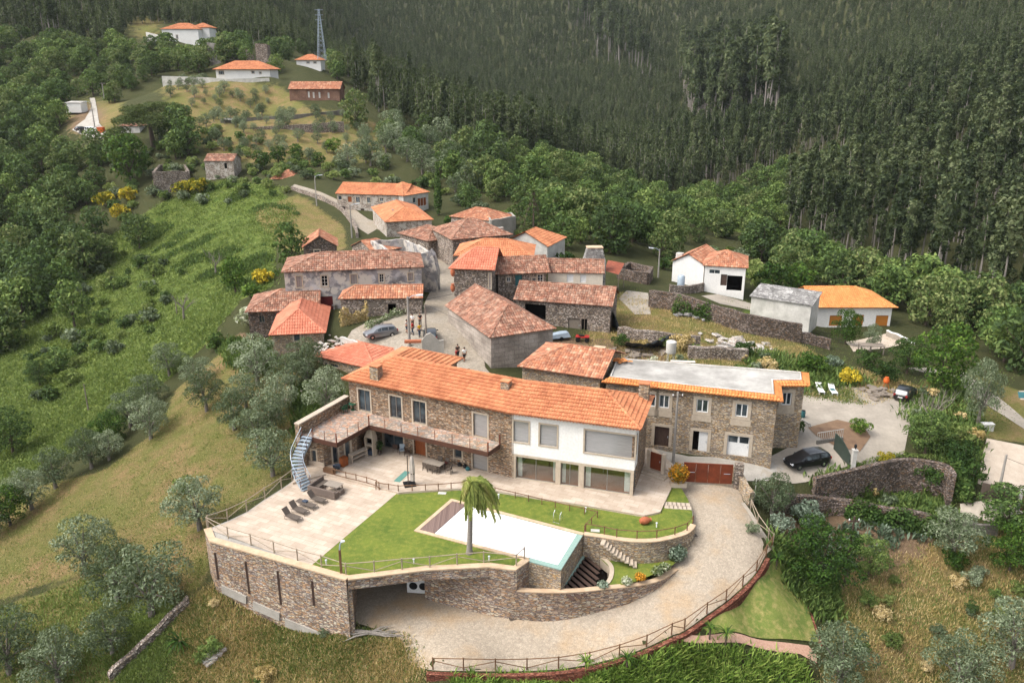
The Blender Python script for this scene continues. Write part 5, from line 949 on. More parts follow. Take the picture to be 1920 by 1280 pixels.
# ---------------------------------------------------------------- the stone house with the flat roof
def inset(p, d):
    n = len(p); o = []
    for i in range(n):
        a, b, c = p[i - 1], p[i], p[(i + 1) % n]; e = unit(b - a); f = unit(c - b); ne = V3(-e[1], e[0], 0); nf = V3(-f[1], f[0], 0); o.append(b + (ne + nf) * d / (1 + np.dot(ne, nf)))
    return o
def stonehouse():
    Z = 7.; pl = PZ([(1127,716),(1468,753),(1464,724),(1518,724),(1516,700),(1145,672)], Z); c = V3(pl[0][0], pl[0][1], .4); t = thing('stone_house', 'two storey brown stone house with flat pale roof edged in orange tiles', 'house', c); q = [p - c for p in pl]; e = Z - .4; w = inset(q, .45)
    wins = [[(1210,737,1229,762),(1236,743,1254,768),(1306.5,750,1327,775),(1380,758,1401,783)], [], [(1467.5,736,1483,758)], [], [], []]; doors = [(1228,799,1253,838),(1300,806,1325,844),(1365,812.5,1403,854)]; m = MB(); do = []
    for i in range(6):
        a, b = w[i], w[(i + 1) % 6]; L = np.linalg.norm((b - a)[:2]); d = unit(b - a); n = V3(d[1], -d[0], 0); Wl = Wall(t, c, 0, a * V3(1, 1, 0), d, n); hs = [Wl.rect(*r) for r in wins[i]]; ds = [Wl.rect(*r) for r in doors] if i == 0 else []
        for h in hs: h[2], h[3] = 4.35, 5.75
        for h in ds: h[2], h[3] = .1, 2.3
        g = MB(); wall_holes(g, L, -1.5, e - .05, hs + ds, 0, .3); m.add([Wl.w(x, -y, z) for x, y, z in g.v], g.f); do.append((Wl, hs, ds))
    m.build('wall', 'schist_house', t)
    for Wl, hs, ds in do:
        for h in hs:
            Wl.window(h, 'frame_stone', 'white_pvc', 'glass', .3, 1, sfw=.1); g = MB(); Wl.bx(g, h[0] - .38, h[1] + .38, -.02, .045, h[2] - .95, h[2] - .32); g.build('apron_stone', 'frame_stone', t)
        for k, h in enumerate(ds):
            if k == 0: Wl.door(h, 'wood_dark', 'frame_stone', .3, .2, True, planks=3)
            elif k == 1:
                r = [h[0] + (h[1] - h[0]) * .4, *h[1:]]; Wl.door(r, 'white_pvc', None); Wl.frame('door_frame', h, .3, -.02, .05, 'frame_stone', t, False); g = MB(); Wl.bx(g, h[0], r[0], -.4, -.35, h[2], h[3]); g.build('doorway_shade_panel', 'dark', t)  # black sheet paints the shade in the open left half
            else:
                d = Wl.door(h, 'white_pvc', 'frame_stone', .3, .2, True, planks=2); xm = (h[0] + h[1]) / 2
                for x0, x1 in ((h[0] + .12, xm - .1), (xm + .1, h[1] - .12)): g = MB(); Wl.bx(g, x0, x1, -.22, -.185, h[3] - .8, h[3] - .15); g.build('pane', 'glass', d)
    r_in = inset(q, .75); polys = []
    for i in (0, 1, 2, 3, 4): a, b = q[i], q[(i + 1) % 6]; x, y = r_in[i], r_in[(i + 1) % 6]; polys.append([a, b, y + V3(0, 0, .32), x + V3(0, 0, .32)])
    tiled('tile_edging', polys, 'tile_orange', t, .3, .4, .08, .04, (), .1, lambda bm: [scallop(bm, q[i] + V3(0, 0, -.05), q[(i + 1) % 6] + V3(0, 0, -.05), unit(V3((q[(i + 1) % 6] - q[i])[1], -(q[(i + 1) % 6] - q[i])[0], 0)), .3, .1, .4, .03) for i in (0, 1, 2)])
    MB().prism([p[:2] for p in inset(q, .7)], e - .3, e + .26).build('roof', 'roofslab', t); g = MB(); iw = inset(q, .86); g.wallrun([p[:2] for p in iw], .2, e + .2, e + .42, True); g.build('parapet', 'white_old', t)
    return t
stonehouse()
house('stone_house', 'stone cottage with weathered orange hipped roof joined to the flat roofed house', (970,687), (1130,711), 7.2, 8.5, 2.5, 1.7, 'hg', .4, 'schist_house', 'tile_mid', chim=[(1031,673,648,.75,'sandcap','tile_orange'), (1124,662,630,1.3,'sandcap','tile_orange',.75)], tl=(.3,.45))
def utility_chimney(): pass
# ---------------------------------------------------------------- village houses
house('annexe', 'low annexe with salmon tiled hipped roof behind the left end of the main house', (586,667), (705,694), 3.6, 7.5, .6, 1.35, 'hh', .4, 'schist_house', 'tile_salmon', wins=[('w',609,679,615,688,dict(mull=0)), ('w',619,681,634,690,dict(surround=None, frame='grey_frame'))], tl=(.32,.5), hipk=1.6)
house('cottage', 'small stone cottage with bright salmon hipped roof in front of the old cottage', (504,629), (611,624), 5.3, 12, .6, 2.3, 'hh', .35, 'schist_house', 'tile_salmon', 'y', wins=[('w',550.5,627,563,639,dict(mull=0, frame='grey_frame')), ('w',570,657,582,681,dict(mull=0, frame='white_pvc', surround='wood_dark'))], tl=(.32,.5))
house('cottage', 'old stone cottage with weathered red roof on the field edge behind the bright roofed cottage', (459,586), (600,580), 5.8, 9, 1., 1.9, 'hg', .35, 'rubble_dark', 'tile_old', wins=[('w',485,592,497,605,dict(mull=1, frame='wood_grey', surround=None))])
house('ruined_house', 'long old house with peeling grey plaster, broken windows and a red barn door', (527,511), (795,501), 10.3, 9, 4.4, 1.7, 'hh', .35, 'old_plaster', 'tile_old', wins=[('w',555,518,567,538,dict(pane='blind', frame='wood_grey')), ('w',602,517,615,536,dict(bars=2, pane='dark', frame='white_old')), ('w',657,515,670,532,dict(pane='blind', frame='wood_grey')), ('w',711,514,720,529,dict(bars=2, pane='dark', frame='white_old')), ('w',765,512,775,526,dict(pane='blind', frame='wood_grey')), ('d',600,556,626,590,dict(mat='red_door', planks=6)), ('d',627,572,634,590,dict(mat='wood_grey'))], tl=(.32,.5), hipk=1.2)
house('ruined_house', 'low overgrown stone barn with patched tile roof and a dark doorway facing the square', (634,561), (793,559), 7.6, 4.2, 4.6, 1.35, 'hg', .25, 'rubble', 'tile_mid', wins=[('o',727,570,743,592), ('w',692,566,706,575,dict(pane='wood_grey', surround=None, mull=0, frame='wood_grey'))], tl=(.32,.5))
house('stone_shed', 'small brown stone shed with gabled tile roof above the long ruined house', (566,465), (634,462), 8., 7, 4.2, 1.9, 'gg', .25, 'rubble_dark', 'tile_mid', 'y', wins=[('w',589,469,600,476,dict(surround='frame_stone', mull=1, frame='grey_frame'))])
house('stone_shed', 'tiny stone shed with orange tiles beside the roofless house', (657,461), (699,474), 7.6, 6, 4.2, 1.5, 'gh', .2, 'rubble', 'tile_mid', 'y')
house('street_house', 'narrow old stone house on the street with orange roof and square stone chimney', (722,417), (813,412), 8.1, 19, 4.6, 2.1, 'hh', .3, 'render_stone', 'tile_new', 'y', chim=[(745,403,389,2.2,'rubble','tile_mid',.35)], tl=(.34,.55))
house('row_house', 'long two storey grey stone house with bright orange roof beside the upper street', (628,363), (760,367), 9.5, 10, 4.8, 1.9, 'gg', .3, 'render_stone', 'tile_new', wins=[('w',634,367,641,375,dict(mull=0)), ('w',651,368,660,380,dict(pane='wood_door', mull=0)), ('w',667,369,675,380,dict()), ('w',688,370,695,381,dict()), ('w',712,371,719,378,dict()), ('w',734,370,742,384,dict(pane='white_old')), ('d',640,387,648,399,dict(mat='wood_dark')), ('d',676,391,684,406,dict(mat='wood_dark'))], tl=(.34,.55))
house('row_house', 'end house of the upper row with orange hipped roof and white side wall', (756,368), (806,360), 9.5, 9, 4.8, 2.3, 'hh', .3, 'white_old', 'tile_new', wins=[('w',774,371,780,380,dict(mull=0)), ('w',783,372,800,385,dict(pane='wood_door', mull=2, surround=None))], tl=(.34,.55))
house('cottage', 'small grey cottage with orange roof at the top end of the street', (505,336), (556,337), 9.4, 8, 7, 2., 'hh', .3, 'render_stone', 'tile_mid', wins=[('d',516,345,527,352,dict(mat='wood_dark', handle=False))], tl=(.34,.55))
house('cottage', 'small cottage with mixed orange roofs right of the topmost street cottage', (553,338), (592,334), 9.2, 8, 7, 1.8, 'gh', .3, 'render_stone', 'tile_mid', tl=(.34,.55))
house('old_house', 'old house with dark red roofs squeezed between the street house and the big hipped roof', (745,437), (802,453), 8.4, 8, 4.6, 1.6, 'hh', .3, 'rubble', 'tile_old', tl=(.34,.55))
house('old_house', 'large old stone house with brown hipped roof in the middle of the village', (846,450), (962,440), 10., 11, 4.5, 2.3, 'hh', .35, 'rubble', 'tile_old', chim=[(939,440,422,.9,'concrete','slate',.4)], wins=[('w',895,447,910,456,dict(mull=0)),], tl=(.32,.5), hipk=.9)
house('village_house', 'house with orange hipped roof and small chimney in the middle of the village', (850,480), (1001,482), 9.2, 9, 4.5, 1.9, 'hh', .3, 'render_stone', 'tile_new', chim=[(881,468,460,.9,'terracotta','tile_new',.25)], tl=(.32,.5))
house('village_house', 'small house with two angled orange roofs at the right edge of the village', (942,455), (1028,463), 8.4, 9, 4.5, 2.2, 'gh', .3, 'white_old', 'tile_new', 'y', tl=(.34,.55))
house('village_house', 'tall stone house with neat orange hipped roof at the corner of the street', (841,504), (928,507), 10.8, 8, 4.6, 2.3, 'hg', .6, 'rubble', 'tile_salmon', wins=[('w',917,513,925,541,dict(pane='wood_door', mull=0, bars=4))], tl=(.34,.5), hipk=1.2)
house('village_house', 'low stone cottage with old red roof, blue door and covered porch', (928,515), (1032,511), 9.3, 6.5, 5., 1.8, 'gg', .5, 'rubble', 'tile_old', wins=[('w',950,520,957,528,dict(mull=1)), ('d',966,516,979,536,dict(mat='blue_door', handle=False)), ('w',998,521,1005,529,dict(mull=1, pane='dark')), ('w',1008,515,1018,536,dict(mull=1, bars=3, pane='dark'))], tl=(.32,.5))
house('village_house', 'cream walled cottage with old red roof and two shuttered windows', (1024,511), (1134,513), 8.8, 6, 4.8, 1.4, 'gg', .25, 'cream', 'tile_old', wins=[('w',1063,514,1075,529,dict(pane='white_pvc', mull=0, surround=None)), ('w',1088,515,1099,530,dict(pane='white_pvc', mull=0, surround=None))], tl=(.32,.5))
house('old_house', 'old house with weathered red roof behind the big hipped roof', (842,406), (924,415), 8., 8, 4.5, 1.7, 'hh', .3, 'render_stone', 'tile_mid', tl=(.34,.55))
house('granite_barn', 'granite block barn with large old red hipped roof beside the passage', (918,634), (1043,616), 7.4, 15, 2.6, 2.5, 'hg', .3, 'granite', 'tile_old', 'y', tl=(.32,.5))
house('stone_barn', 'long stone barn with old red roof and a dark open bay behind the granite barn', (962,562), (1149,575), 7.2, 7, 3.2, 1.8, 'gg', .3, 'rubble', 'tile_old', wins=[('o',984,569,1023,600), ('d',1065,596,1087,622,dict(mat='wood_grey', planks=4)), ('w',1090,597,1101,620,dict(mull=1, pane='dark', frame='wood_grey', surround=None))], tl=(.32,.5))
house('white_house', 'white house with brown hipped roof overlooking the forest', (1318,498), (1403,503), 6.6, 9, 2.2, 1.8, 'hh', .35, 'white', 'tile_mid', wins=[('w',1330,505,1350,514,dict(surround=None)), ('d',1352,514,1362,536,dict(mat='wood_dark', handle=False)), ('o',1364,516,1390,546)], tl=(.34,.55))
house('white_house', 'white gabled side wing with tall chimney joined to the brown roofed white house', (1258,490), (1322,498), 6.2, 9, 2.4, 1.6, 'gg', .25, 'white', 'tile_mid', 'y', chim=[(1276,482,463,1.1,'white_old','white_old',.3)], tl=(.34,.55))
house('grey_shed', 'grey shed with cracked concrete sheet roof on top of the stone wall', (1405,556), (1524,574), 4.7, 5, 1.8, .9, 'gg', .25, 'white_old', 'slate', 'shed')
house('modern_house', 'pale modern house with bright orange tiled roof and orange shutters', (1524,577), (1684,577), 1.9, 10, -2., 2.1, 'gh', .6, 'white', 'tile_orange', wins=[('w',1556,591,1578,612,dict(pane='shutter', mull=0, surround=None)), ('w',1600,590,1618,612,dict(pane='shutter', mull=0, surround=None)), ('w',1643,591,1664,613,dict(pane='shutter', mull=0, surround=None))], chim=[(1530,562,534,1.3,'white_old','white_old',.55)], tl=(.34,.5))
HH = dict(tl=(.45, .8))
house('hill_house', 'big white house with orange roof highest on the left hill', (300,56), (372,54), 0, 13, 46, 2.8, 'hh', .5, 'white', 'tile_new', Y=400, wins=[('w',316,66,320,72,{}), ('w',330,66,334,73,{})], **HH)
house('hill_house', 'small white wing with orange roof at the right of the highest hill house', (355,52), (393,52), 0, 11, 47.5, 2.2, 'hh', .5, 'white', 'tile_new', Y=405, **HH)
house('hill_house', 'white bungalow with wide orange hipped roof above the dry orchard', (398,130), (509,131), 0, 13, 31.5, 3., 'hh', .9, 'white', 'tile_new', Y=320, wins=[('w',472,134,477,138,{}), ('w',486,135,490,139,{}), ('w',410,133,420,140,dict(mull=2))], chim=[(427,130,118,1.,'white','white_old',.4)], **HH)
house('hill_house', 'small white house with orange roof beneath the electricity pylon', (552,113), (603,113), 0, 9, 36.5, 2.2, 'hh', .6, 'white', 'tile_new', Y=350, wins=[('w',575,116,580,119,{}), ('w',588,116,593,119,{})], **HH)
house('brick_house', 'red brick house with brown roof and tall shutters on the left hill', (539,164), (638,171), 0, 10, 24.8, 2.4, 'gg', .4, 'brick', 'tile_mid', Y=300, wins=[('w',577,172,581,183,dict(pane='white_old', surround=None)), ('w',586,173,590,184,dict(pane='white_old', surround=None)), ('w',597,173,601,184,dict(pane='white_old', surround=None)), ('w',614,174,618,184,dict(pane='white_old', surround=None))], **HH)
house('stone_hut', 'small stone hut with brown roof alone among the trees right of the upper village', (984,330), (1026,331), 0, 6, 6, 1.4, 'hh', .3, 'rubble', 'tile_old', Y=238, **HH)
house('ruined_house', 'grey ruined house with broken roof above the yellow bushes', (381,300), (438,305), 0, 7, 8.5, 1.6, 'gg', .2, 'render_stone', 'tile_old', Y=225, wins=[('o',420,306,426,316)], **HH)
house('old_house', 'low red roofed house half hidden under the umbrella pine', (222,236), (262,238), 0, 7, 15.5, 1.6, 'hh', .3, 'white_old', 'tile_old', Y=268, **HH)
house('field_shed', 'small grey block shed beside the long terrace wall on the left hill', (412,226), (434,226), 0, 4, 17.5, .3, 'gg', .15, 'blocks', 'slate', 'shed', Y=268, wins=[('o',420,229,425,236)])
house('white_shed', 'small white shed among trees beside the lane at far left', (120,194), (151,193), 0, 5, 23, .4, 'gg', .2, 'white', 'roofslab', 'shed', Y=300)
# ---------------------------------------------------------------- ruins and walls
def ruin(name, label, px, Ztop, z0, mat='render_stone', th=.5, wins=(), closed=True, cat='ruin'):
    p = PZ(px, Ztop); c = V3(p[0][0], p[0][1], z0); t = thing(name, label, cat, c); q = [a - c for a in p]; n = len(q)
    for i in range(n if closed else n - 1):
        a, b = q[i], q[(i + 1) % n]; L = np.linalg.norm((b - a)[:2]); k = max(2, int(L / 1.2)); rr = random.Random(i + n); m = MB(); pts = [(a + (b - a) * j / k)[:2] for j in range(k + 1)]; m.wallrun(pts, th, -1.5, [Ztop - z0 - rr.uniform(0, .35) for _ in pts]); m.build('wall', mat, t)
        d = unit((b - a) * V3(1, 1, 0)); nn = V3(d[1], -d[0], 0)
        for wi, x, z, w, h in wins:
            if wi == i: m = MB(); o = a * V3(1, 1, 0) + d * x; m.add([o + nn * s_ * (th / 2 + .01) + d * e + V3(0, 0, zz) for s_ in (1,) for zz in (z, z + h) for e in (0, w)], [(0, 1, 3, 2)]); m.build('opening', 'dark', t)  # black sheet on the solid wall paints the shade of a hole
    return t
ruin('ruined_house', 'roofless house with pale plaster walls and an empty inside above the long ruined house', [(697,450),(745,476),(806,469),(758,447)], 9.2, 4.5, 'old_plaster', wins=[(0,2,1.8,.9,1.4),(1,1.5,1.6,.9,1.5),(1,4.5,1.6,.9,1.5)])
ruin('concrete_frame', 'unfinished grey concrete walls behind the big hipped roof', [(920,412),(966,404),(958,396),(915,401)], 8.6, 4, 'concrete', .35, cat='building shell')
ruin('ruined_house', 'roofless grey stone ruin half hidden by yellow bushes on the left', [(287,322),(353,319),(345,306),(300,308)], 10.5, 6, 'rubble', .6)
ruin('ruined_house', 'low brown ruin with broken walls right of the cream cottage', [(1160,503),(1215,510),(1222,497),(1180,490)], 5.6, 3.2, 'rubble_dark', .6)
def stack():
    a = P(795, 545, 5); t = thing('ruined_wall', 'tall grey rendered wall stump with pointed top at the bend of the street', 'ruin', a, -.1); L = 2.3; m = MB(); m.wallrun([(0, 0), (.6, 0), (1.2, 0), (1.8, 0), (2.3, 0)], 2.2, -1, [3.8, 5.2, 6.4, 5.6, 3.2]); m.build('masonry', 'old_plaster', t)
stack()
def tower():
    p = PY(482, 113, 345); t = thing('stone_tower', 'square ruined stone tower on the left hill', 'tower', p); m = MB(); m.wallrun([(0, 0), (4.2, 0), (4.2, 4), (0, 4)], .7, -1, [6.2, 6., 5.4, 6.2], True); m.build('wall', 'rubble', t)
    m = MB().wallrun([(-4.2, 0), (-2.5, .5), (-1.6, 1)], .7, -1, [4.5, 2.5, 1.5]); m.build('buttress', 'rubble', t)
tower()
def slate_chimney():
    p = P(1114, 489, 8.8); t = thing('slate_chimney', 'huge slate hung chimney hood rising behind the cream cottage', 'chimney', p, 0.05); w = 1.7; m = MB(); m.add([(-w, -1, 0), (w, -1, 0), (w, 1, 0), (-w, 1, 0), (-1.15, -.7, 2.1), (1.15, -.7, 2.1), (1.15, .7, 2.1), (-1.15, .7, 2.1), (-w, -1, -5), (w, -1, -5), (w, 1, -5), (-w, 1, -5)], [(0, 1, 5, 4), (1, 2, 6, 5), (2, 3, 7, 6), (3, 0, 4, 7), (8, 9, 1, 0), (9, 10, 2, 1), (10, 11, 3, 2), (11, 8, 0, 3)]); m.build('hood', 'slate', t); MB().box(-1.25, 1.25, -.8, .8, 2.1, 2.25).build('cap', 'sandcap', t)
slate_chimney()
def leanto():
    c = [P(1133, 508, 7.2), P(1160, 515, 7.2), P(1171, 494, 7.9), P(1140, 488, 7.9)]; o = V3(c[0][0], c[0][1], 3.5); t = thing('lean_to', 'rusty red corrugated lean-to roof at the right end of the cream cottage', 'shelter', o); q = [p - o for p in c]; n = 24; m = MB(); vs = []
    for k in range(n + 1):
        f = k / n; h = .05 * (k % 2); vs += [q[0] + (q[1] - q[0]) * f + V3(0, 0, h), q[3] + (q[2] - q[3]) * f + V3(0, 0, h)]
    m.add(vs, [(2 * k, 2 * k + 2, 2 * k + 3, 2 * k + 1) for k in range(n)]); m.build('roof', 'rust', t)
    for p in (q[1], q[2]): MB().tube([(p[0], p[1], -1), p], .06, 6).build('post', 'wood_grey', t)
leanto()
def drywall(label, px, h, th=.5, mat='rubble', name='stone_wall', cap=None, Zs=None, n=3, jag=.12, Y=None):
    p = [PY(*q) for q in px] if Y else ([P(*q) for q in px] if Zs else [G(*q) for q in px]); p = crv(p, n); o = V3(*p[len(p) // 2]); rr = random.Random(len(label)); m = MB(); zt = [q[2] + h + rr.uniform(-jag, jag) for q in p]
    if Y or not Zs: zb = [float(T(q[0], q[1])) - 1 for q in p]
    else: zb = [q[2] - 5 for q in p]; zt = [q[2] + h for q in p]
    t = thing(name, label, 'wall', o); m.wallrun([q[:2] for q in p], th, zb, zt); m.at(o); m.build('masonry', mat, t)
    if cap: m = MB().wallrun([q[:2] for q in p], th + .1, [z - .02 for z in zt], [z + .07 for z in zt]); m.at(o); m.build('coping', cap, t)
    return t
drywall('field wall of brown stone to the right of the barn yard', [(1158,632),(1210,640),(1262,646),(1312,652)], 1.5)
drywall('high stone wall with ivy holding up the grey shed', [(1216,575),(1268,583),(1350,608),(1414,626),(1500,642)], 2.6, .6, 'rubble_dark')
drywall('stepped stone wall running down right of the grey shed wall', [(1502,641),(1530,648),(1556,655)], 1.4, .6, 'rubble_dark')
drywall('rough terrace wall in the scrub above the flat roof', [(1290,670),(1340,672),(1400,676)], 1.5, .8, 'rubble')
drywall('broad mossy retaining wall beneath the right courtyard', [(1528,896,-.5),(1600,880,-.3),(1687,861,-.2),(1740,864,-.2),(1777,873,-.2),(1789,890,-.4)], .05, .5, 'rubble_dark', 'retaining_wall', None, True)
drywall('crumbling brown garden wall partly covered by a hedge', [(1445,952),(1500,958),(1560,963),(1640,975),(1720,990),(1785,1002)], 1.7, .6, 'rubble_dark')
drywall('low old boundary wall running down the bottom left slope', [(354,1132),(330,1155),(303,1182),(244,1238),(205,1275)], .7, .5, 'rubble')
drywall('low stone wall between the dry meadow and the upper street', [(548,356),(600,374),(640,395),(664,425),(670,446)], .9, .5, 'rubble', 'field_wall')
drywall('grey concrete retaining wall beside the concrete lane at right', [(1800,992),(1830,1000),(1868,1004)], 1.1, .3, 'blocks', 'concrete_wall')
drywall('white topped garden wall beside the modern house', [(1662,630),(1690,642),(1712,656)], .9, .3, 'conc_light', 'garden_wall', 'white')
drywall('long dry stone terrace wall across the left hill, lower one', [(360,257,262),(450,250,264),(560,243,268),(645,237,272)], 1.5, .7, 'rubble', 'terrace_wall', Y=1)
drywall('long grey terrace wall across the left hill, upper one', [(395,240,272),(450,232,278),(560,224,284),(645,215,292)], 1.6, .5, 'blocks', 'terrace_wall', Y=1)
drywall('white garden wall in front of the hill bungalow', [(304,147,312),(370,149,312),(432,152,312),(505,150,314)], .8, .4, 'white_old', 'garden_wall', Y=1)
drywall('grey walls along the road on top of the left hill', [(390,94,360),(425,100,355),(470,112,348)], 3.0, .5, 'blocks', 'road_wall', Y=1)
drywall('white stepped wall left of the highest hill house', [(275,68,398),(290,72,396),(308,78,394)], 1.8, .5, 'white_old', 'garden_wall', Y=1)
drywall('low whitewashed wall at the lower edge of the cobbled square', [(640,640),(662,648),(690,657)], .7, .35, 'white_old', 'edge_wall')
drywall('low stone wall beside the white house yard', [(1255,548),(1290,550),(1320,545)], 1.3, .4, 'rubble', 'yard_wall')
def pavilion():
    a = P(792, 655, 5); t = thing('stone_screen', 'grey curved concrete screen wall at the lower edge of the square', 'wall', a, .05); m = MB(); m.wallrun([(0, 0), (.5, 0), (1., 0), (1.5, 0), (2., 0), (2.6, 0)], .3, -1, [1.2, 1.9, 2.1, 1.7, 1.1, 1.2]); m.build('panel', 'concrete', t); MB().box(-2.1, -.1, -.25, .25, .9, 1.2).build('tiled_ledge', 'terracotta', t)
pavilion()
def balustrade():
    a = P(1487, 790, .3); b = P(1518, 808, -.1); t = thing('stone_balustrade', 'pale balustrade beside the steps right of the stone house', 'balustrade', a); L = b - a
    for k in range(9): p = L * k / 8; MB().lathe([(.07, 0), (.1, .15), (.05, .4), (.08, .6), (.07, .75)], p, 7).build('baluster', 'white_old', t, True)
    MB().beam((0, 0, .8), L + V3(0, 0, .8), .22, .12).build('handrail', 'concrete', t); MB().beam((0, 0, -.3), L + V3(0, 0, -.3), .22, .6).build('base', 'concrete', t)
    a = P(1530, 838, -.2); t = thing('metal_railing', 'white metal railing on the grey block wall behind the black estate car', 'railing', a, hd(1528, 838, 1568, 832, -.2)); MB().box(0, 3.2, -.1, .1, -.7, .75).build('block_wall', 'blocks', t)
    for k in range(14): MB().box(k * .24, k * .24 + .03, -.015, .015, .75, 1.6).build('bar', 'white_old', t)
    MB().box(0, 3.2, -.025, .025, 1.6, 1.66).build('rail', 'white_old', t)
    a = P(1562, 848, -.4); b = P(1592, 872, -.4); rz, L = frame2(a, b); t = thing('courtyard_gate', 'dark green steel gate with curved top behind the black estate car', 'gate', a, rz); m = MB(); xs = np.linspace(0, L, 9); m.wallrun([(x, 0) for x in xs], .06, .08, [2.2 - 1.1 * (x / L) ** 2.2 for x in xs]); m.build('panel', 'green_gate', t)
    p = P(1599, 873, -.4); t = thing('gate_pillar', 'white gate pillar with small black lantern', 'pillar', p); MB().box(-.2, .2, -.2, .2, -.3, 1.7).box(-.26, .26, -.26, .26, 1.7, 1.8).build('shaft', 'white_old', t); MB().lathe([(.03, 1.8), (.05, 1.95), (.12, 2.0), (.15, 2.25), (.03, 2.4)], n=8).build('lantern', 'black', t)
    a = P(1837, 932, -1.9); b = P(1905, 948, -1.9); rz, L = frame2(a, b); t = thing('yard_gate', 'dark grey sheet gate of the gravel yard at right', 'gate', a, rz); MB().box(0, L, -.04, .04, .05, 1.6).build('panel', 'furniture', t); MB().box(L + .05, L + .35, -.15, .15, -.3, 1.8).build('post', 'white_old', t); MB().box(L + .35, L + 3, -.12, .12, -.3, 1.1).build('side_wall', 'wood_fence', t)
    t = thing('white_box', 'white utility box on the bank above the gravel yard', 'box', G(1850, 805)); MB().box(-.6, .6, -.3, .3, -.2, .7).build('casing', 'white_old', t); MB().box(-.65, .65, -.35, .35, .7, .78).build('lid', 'white', t)
balustrade()
# ---------------------------------------------------------------- trees
def blob_leaves(blobs, n, size, rg, flat=.85, low=-.5):
    r = np.array([b[3] for b in blobs]); w = r ** 2 / (r ** 2).sum(); k = rg.choice(len(blobs), n, p=w); d = rg.normal(size=(n, 3)); d[:, 2] = np.where(d[:, 2] < low, -d[:, 2] * .6, d[:, 2]); d /= np.linalg.norm(d, axis=1)[:, None]
    c = np.array([b[:3] for b in blobs])[k]; p = c + d * (r[k] * rg.uniform(.62, 1.08, n) ** .6)[:, None] * np.array([1, 1, flat]); return p, d
def crown_blobs(h0, rx, rz, nb, r0, r1, rg, shell=.75):
    out = []
    for i in range(nb):
        a = i * 2.39996 + rg.uniform(-.4, .4); z = -1 + 2 * (i + .5) / nb; q = math.sqrt(max(0, 1 - z * z)); s_ = shell * rg.uniform(.75, 1.12)
        out.append((rx * q * s_ * math.cos(a), rx * q * s_ * math.sin(a), h0 + rz * z * shell, rg.uniform(r0, r1)))
    return out + [(0, 0, h0, r1)]
def treemesh(kind, seed, lv):                 # lv 0 near, 1 middle, 2 far
    rg = np.random.default_rng(seed); tb = MB(); jit = .6; asp = .55; flat = .85
    if kind == 'olive': H_ = 5; bl = crown_blobs(2.75, 2.1, 2.0, 15, .6, 1.05, rg, .85); n, sz, mat, bark = (3800, 1100, 240)[lv], (.115, .2, .42)[lv], 'fol_olive', 'bark_grey'; tr = .2; th = 1.5; asp = .4
    elif kind == 'broadleaf': H_ = 9; bl = crown_blobs(4.6, 3.4, 3.9, 18, 1., 1.75, rg, .85); n, sz, mat, bark = (3600, 1100, 260)[lv], (.2, .36, .75)[lv], 'fol_oak', 'bark'; tr = .24; th = 2.6
    elif kind == 'wood': H_ = 9; bl = crown_blobs(4.4, 3.3, 4.0, 17, .9, 1.75, rg, .88); n, sz, mat, bark = (3600, 1100, 260)[lv], (.2, .36, .75)[lv], 'fol_wood', 'bark'; tr = .22; th = 2.4
    elif kind == 'citrus': H_ = 5; bl = crown_blobs(2.5, 2.1, 2.1, 15, .6, 1.0, rg, .85); n, sz, mat, bark = (5200, 900, 200)[lv], (.095, .24, .5)[lv], 'fol_citrus', 'bark'; tr = .11; th = 1.1
    elif kind == 'shrub': H_ = 2.5; bl = crown_blobs(1.1, 1.25, .9, 9, .35, .75, rg, .85); n, sz, mat, bark = (1100, 420, 120)[lv], (.12, .22, .42)[lv], 'fol_ivy', 'bark'; tr = .05; th = .5
    elif kind == 'euc':
        H_ = 22; nb = 13; bl = [(rg.uniform(-1, 1) * 1.3 * (1.2 - z / 26), rg.uniform(-1, 1) * 1.3 * (1.2 - z / 26), z, rg.uniform(.9, 1.7) * (1.25 - z / 40)) for z in np.linspace(12, 21.5, nb)]; n, sz, mat, bark = (2000, 620, 230)[lv], (.3, .48, .75)[lv], 'fol_euc', 'bark_pale'; tr = .17; th = 20.5; jit = .8; flat = 1.1
    elif kind == 'eucfull':
        H_ = 19; bl = [(rg.uniform(-1, 1) * .9, rg.uniform(-1, 1) * .9, z, (2.2 - z / 11.) * rg.uniform(.8, 1.15)) for z in np.linspace(3, 18, 13)]; n, sz, mat, bark = (2000, 620, 230)[lv], (.3, .5, .8)[lv], 'fol_euc', 'bark_pale'; tr = .18; th = 17; jit = .8; flat = 1.15
    elif kind == 'pine': H_ = 13; bl = [(5.2 * math.sqrt(rg.random()) * math.cos(a), 5.2 * math.sqrt(rg.random()) * math.sin(a), 0, 1.7) for a in rg.uniform(0, 7, 26)]; bl = [(x, y, 10.6 - .2 * (x * x + y * y) + rg.uniform(-1.6, .6), r * 1.1) for x, y, z, r in bl]; n, sz, mat, bark = (6500, 6500, 400)[lv], (.26, .26, .8)[lv], 'fol_pine', 'bark'; tr = .35; th = 7; flat = .6; asp = .3
    elif kind == 'cypress': H_ = 12; bl = [(0, 0, z, .95 * math.sin(min(1, z / 3.) * PI / 2) * (1 - z / 13.) ** .6 + .1) for z in np.linspace(.6, 11.5, 12)]; n, sz, mat, bark = 1500, .22, 'fol_ivy', 'bark'; tr = .15; th = 3; flat = 1.5
    elif kind == 'conifer': H_ = 10; bl = [(math.cos(a) * (2.6 - z * .24), math.sin(a) * (2.6 - z * .24), z, .75 - z * .04) for z in np.linspace(1.2, 9.4, 9) for a in np.arange(5) * 1.256 + z]; n, sz, mat, bark = 2000, .2, 'fol_pine', 'bark'; tr = .18; th = 9.5; flat = .45
    elif kind == 'dead': H_ = 6; bl = []; n, sz, mat, bark = 0, .1, 'fol_dead', 'bark_grey'; tr = .16; th = 2.4
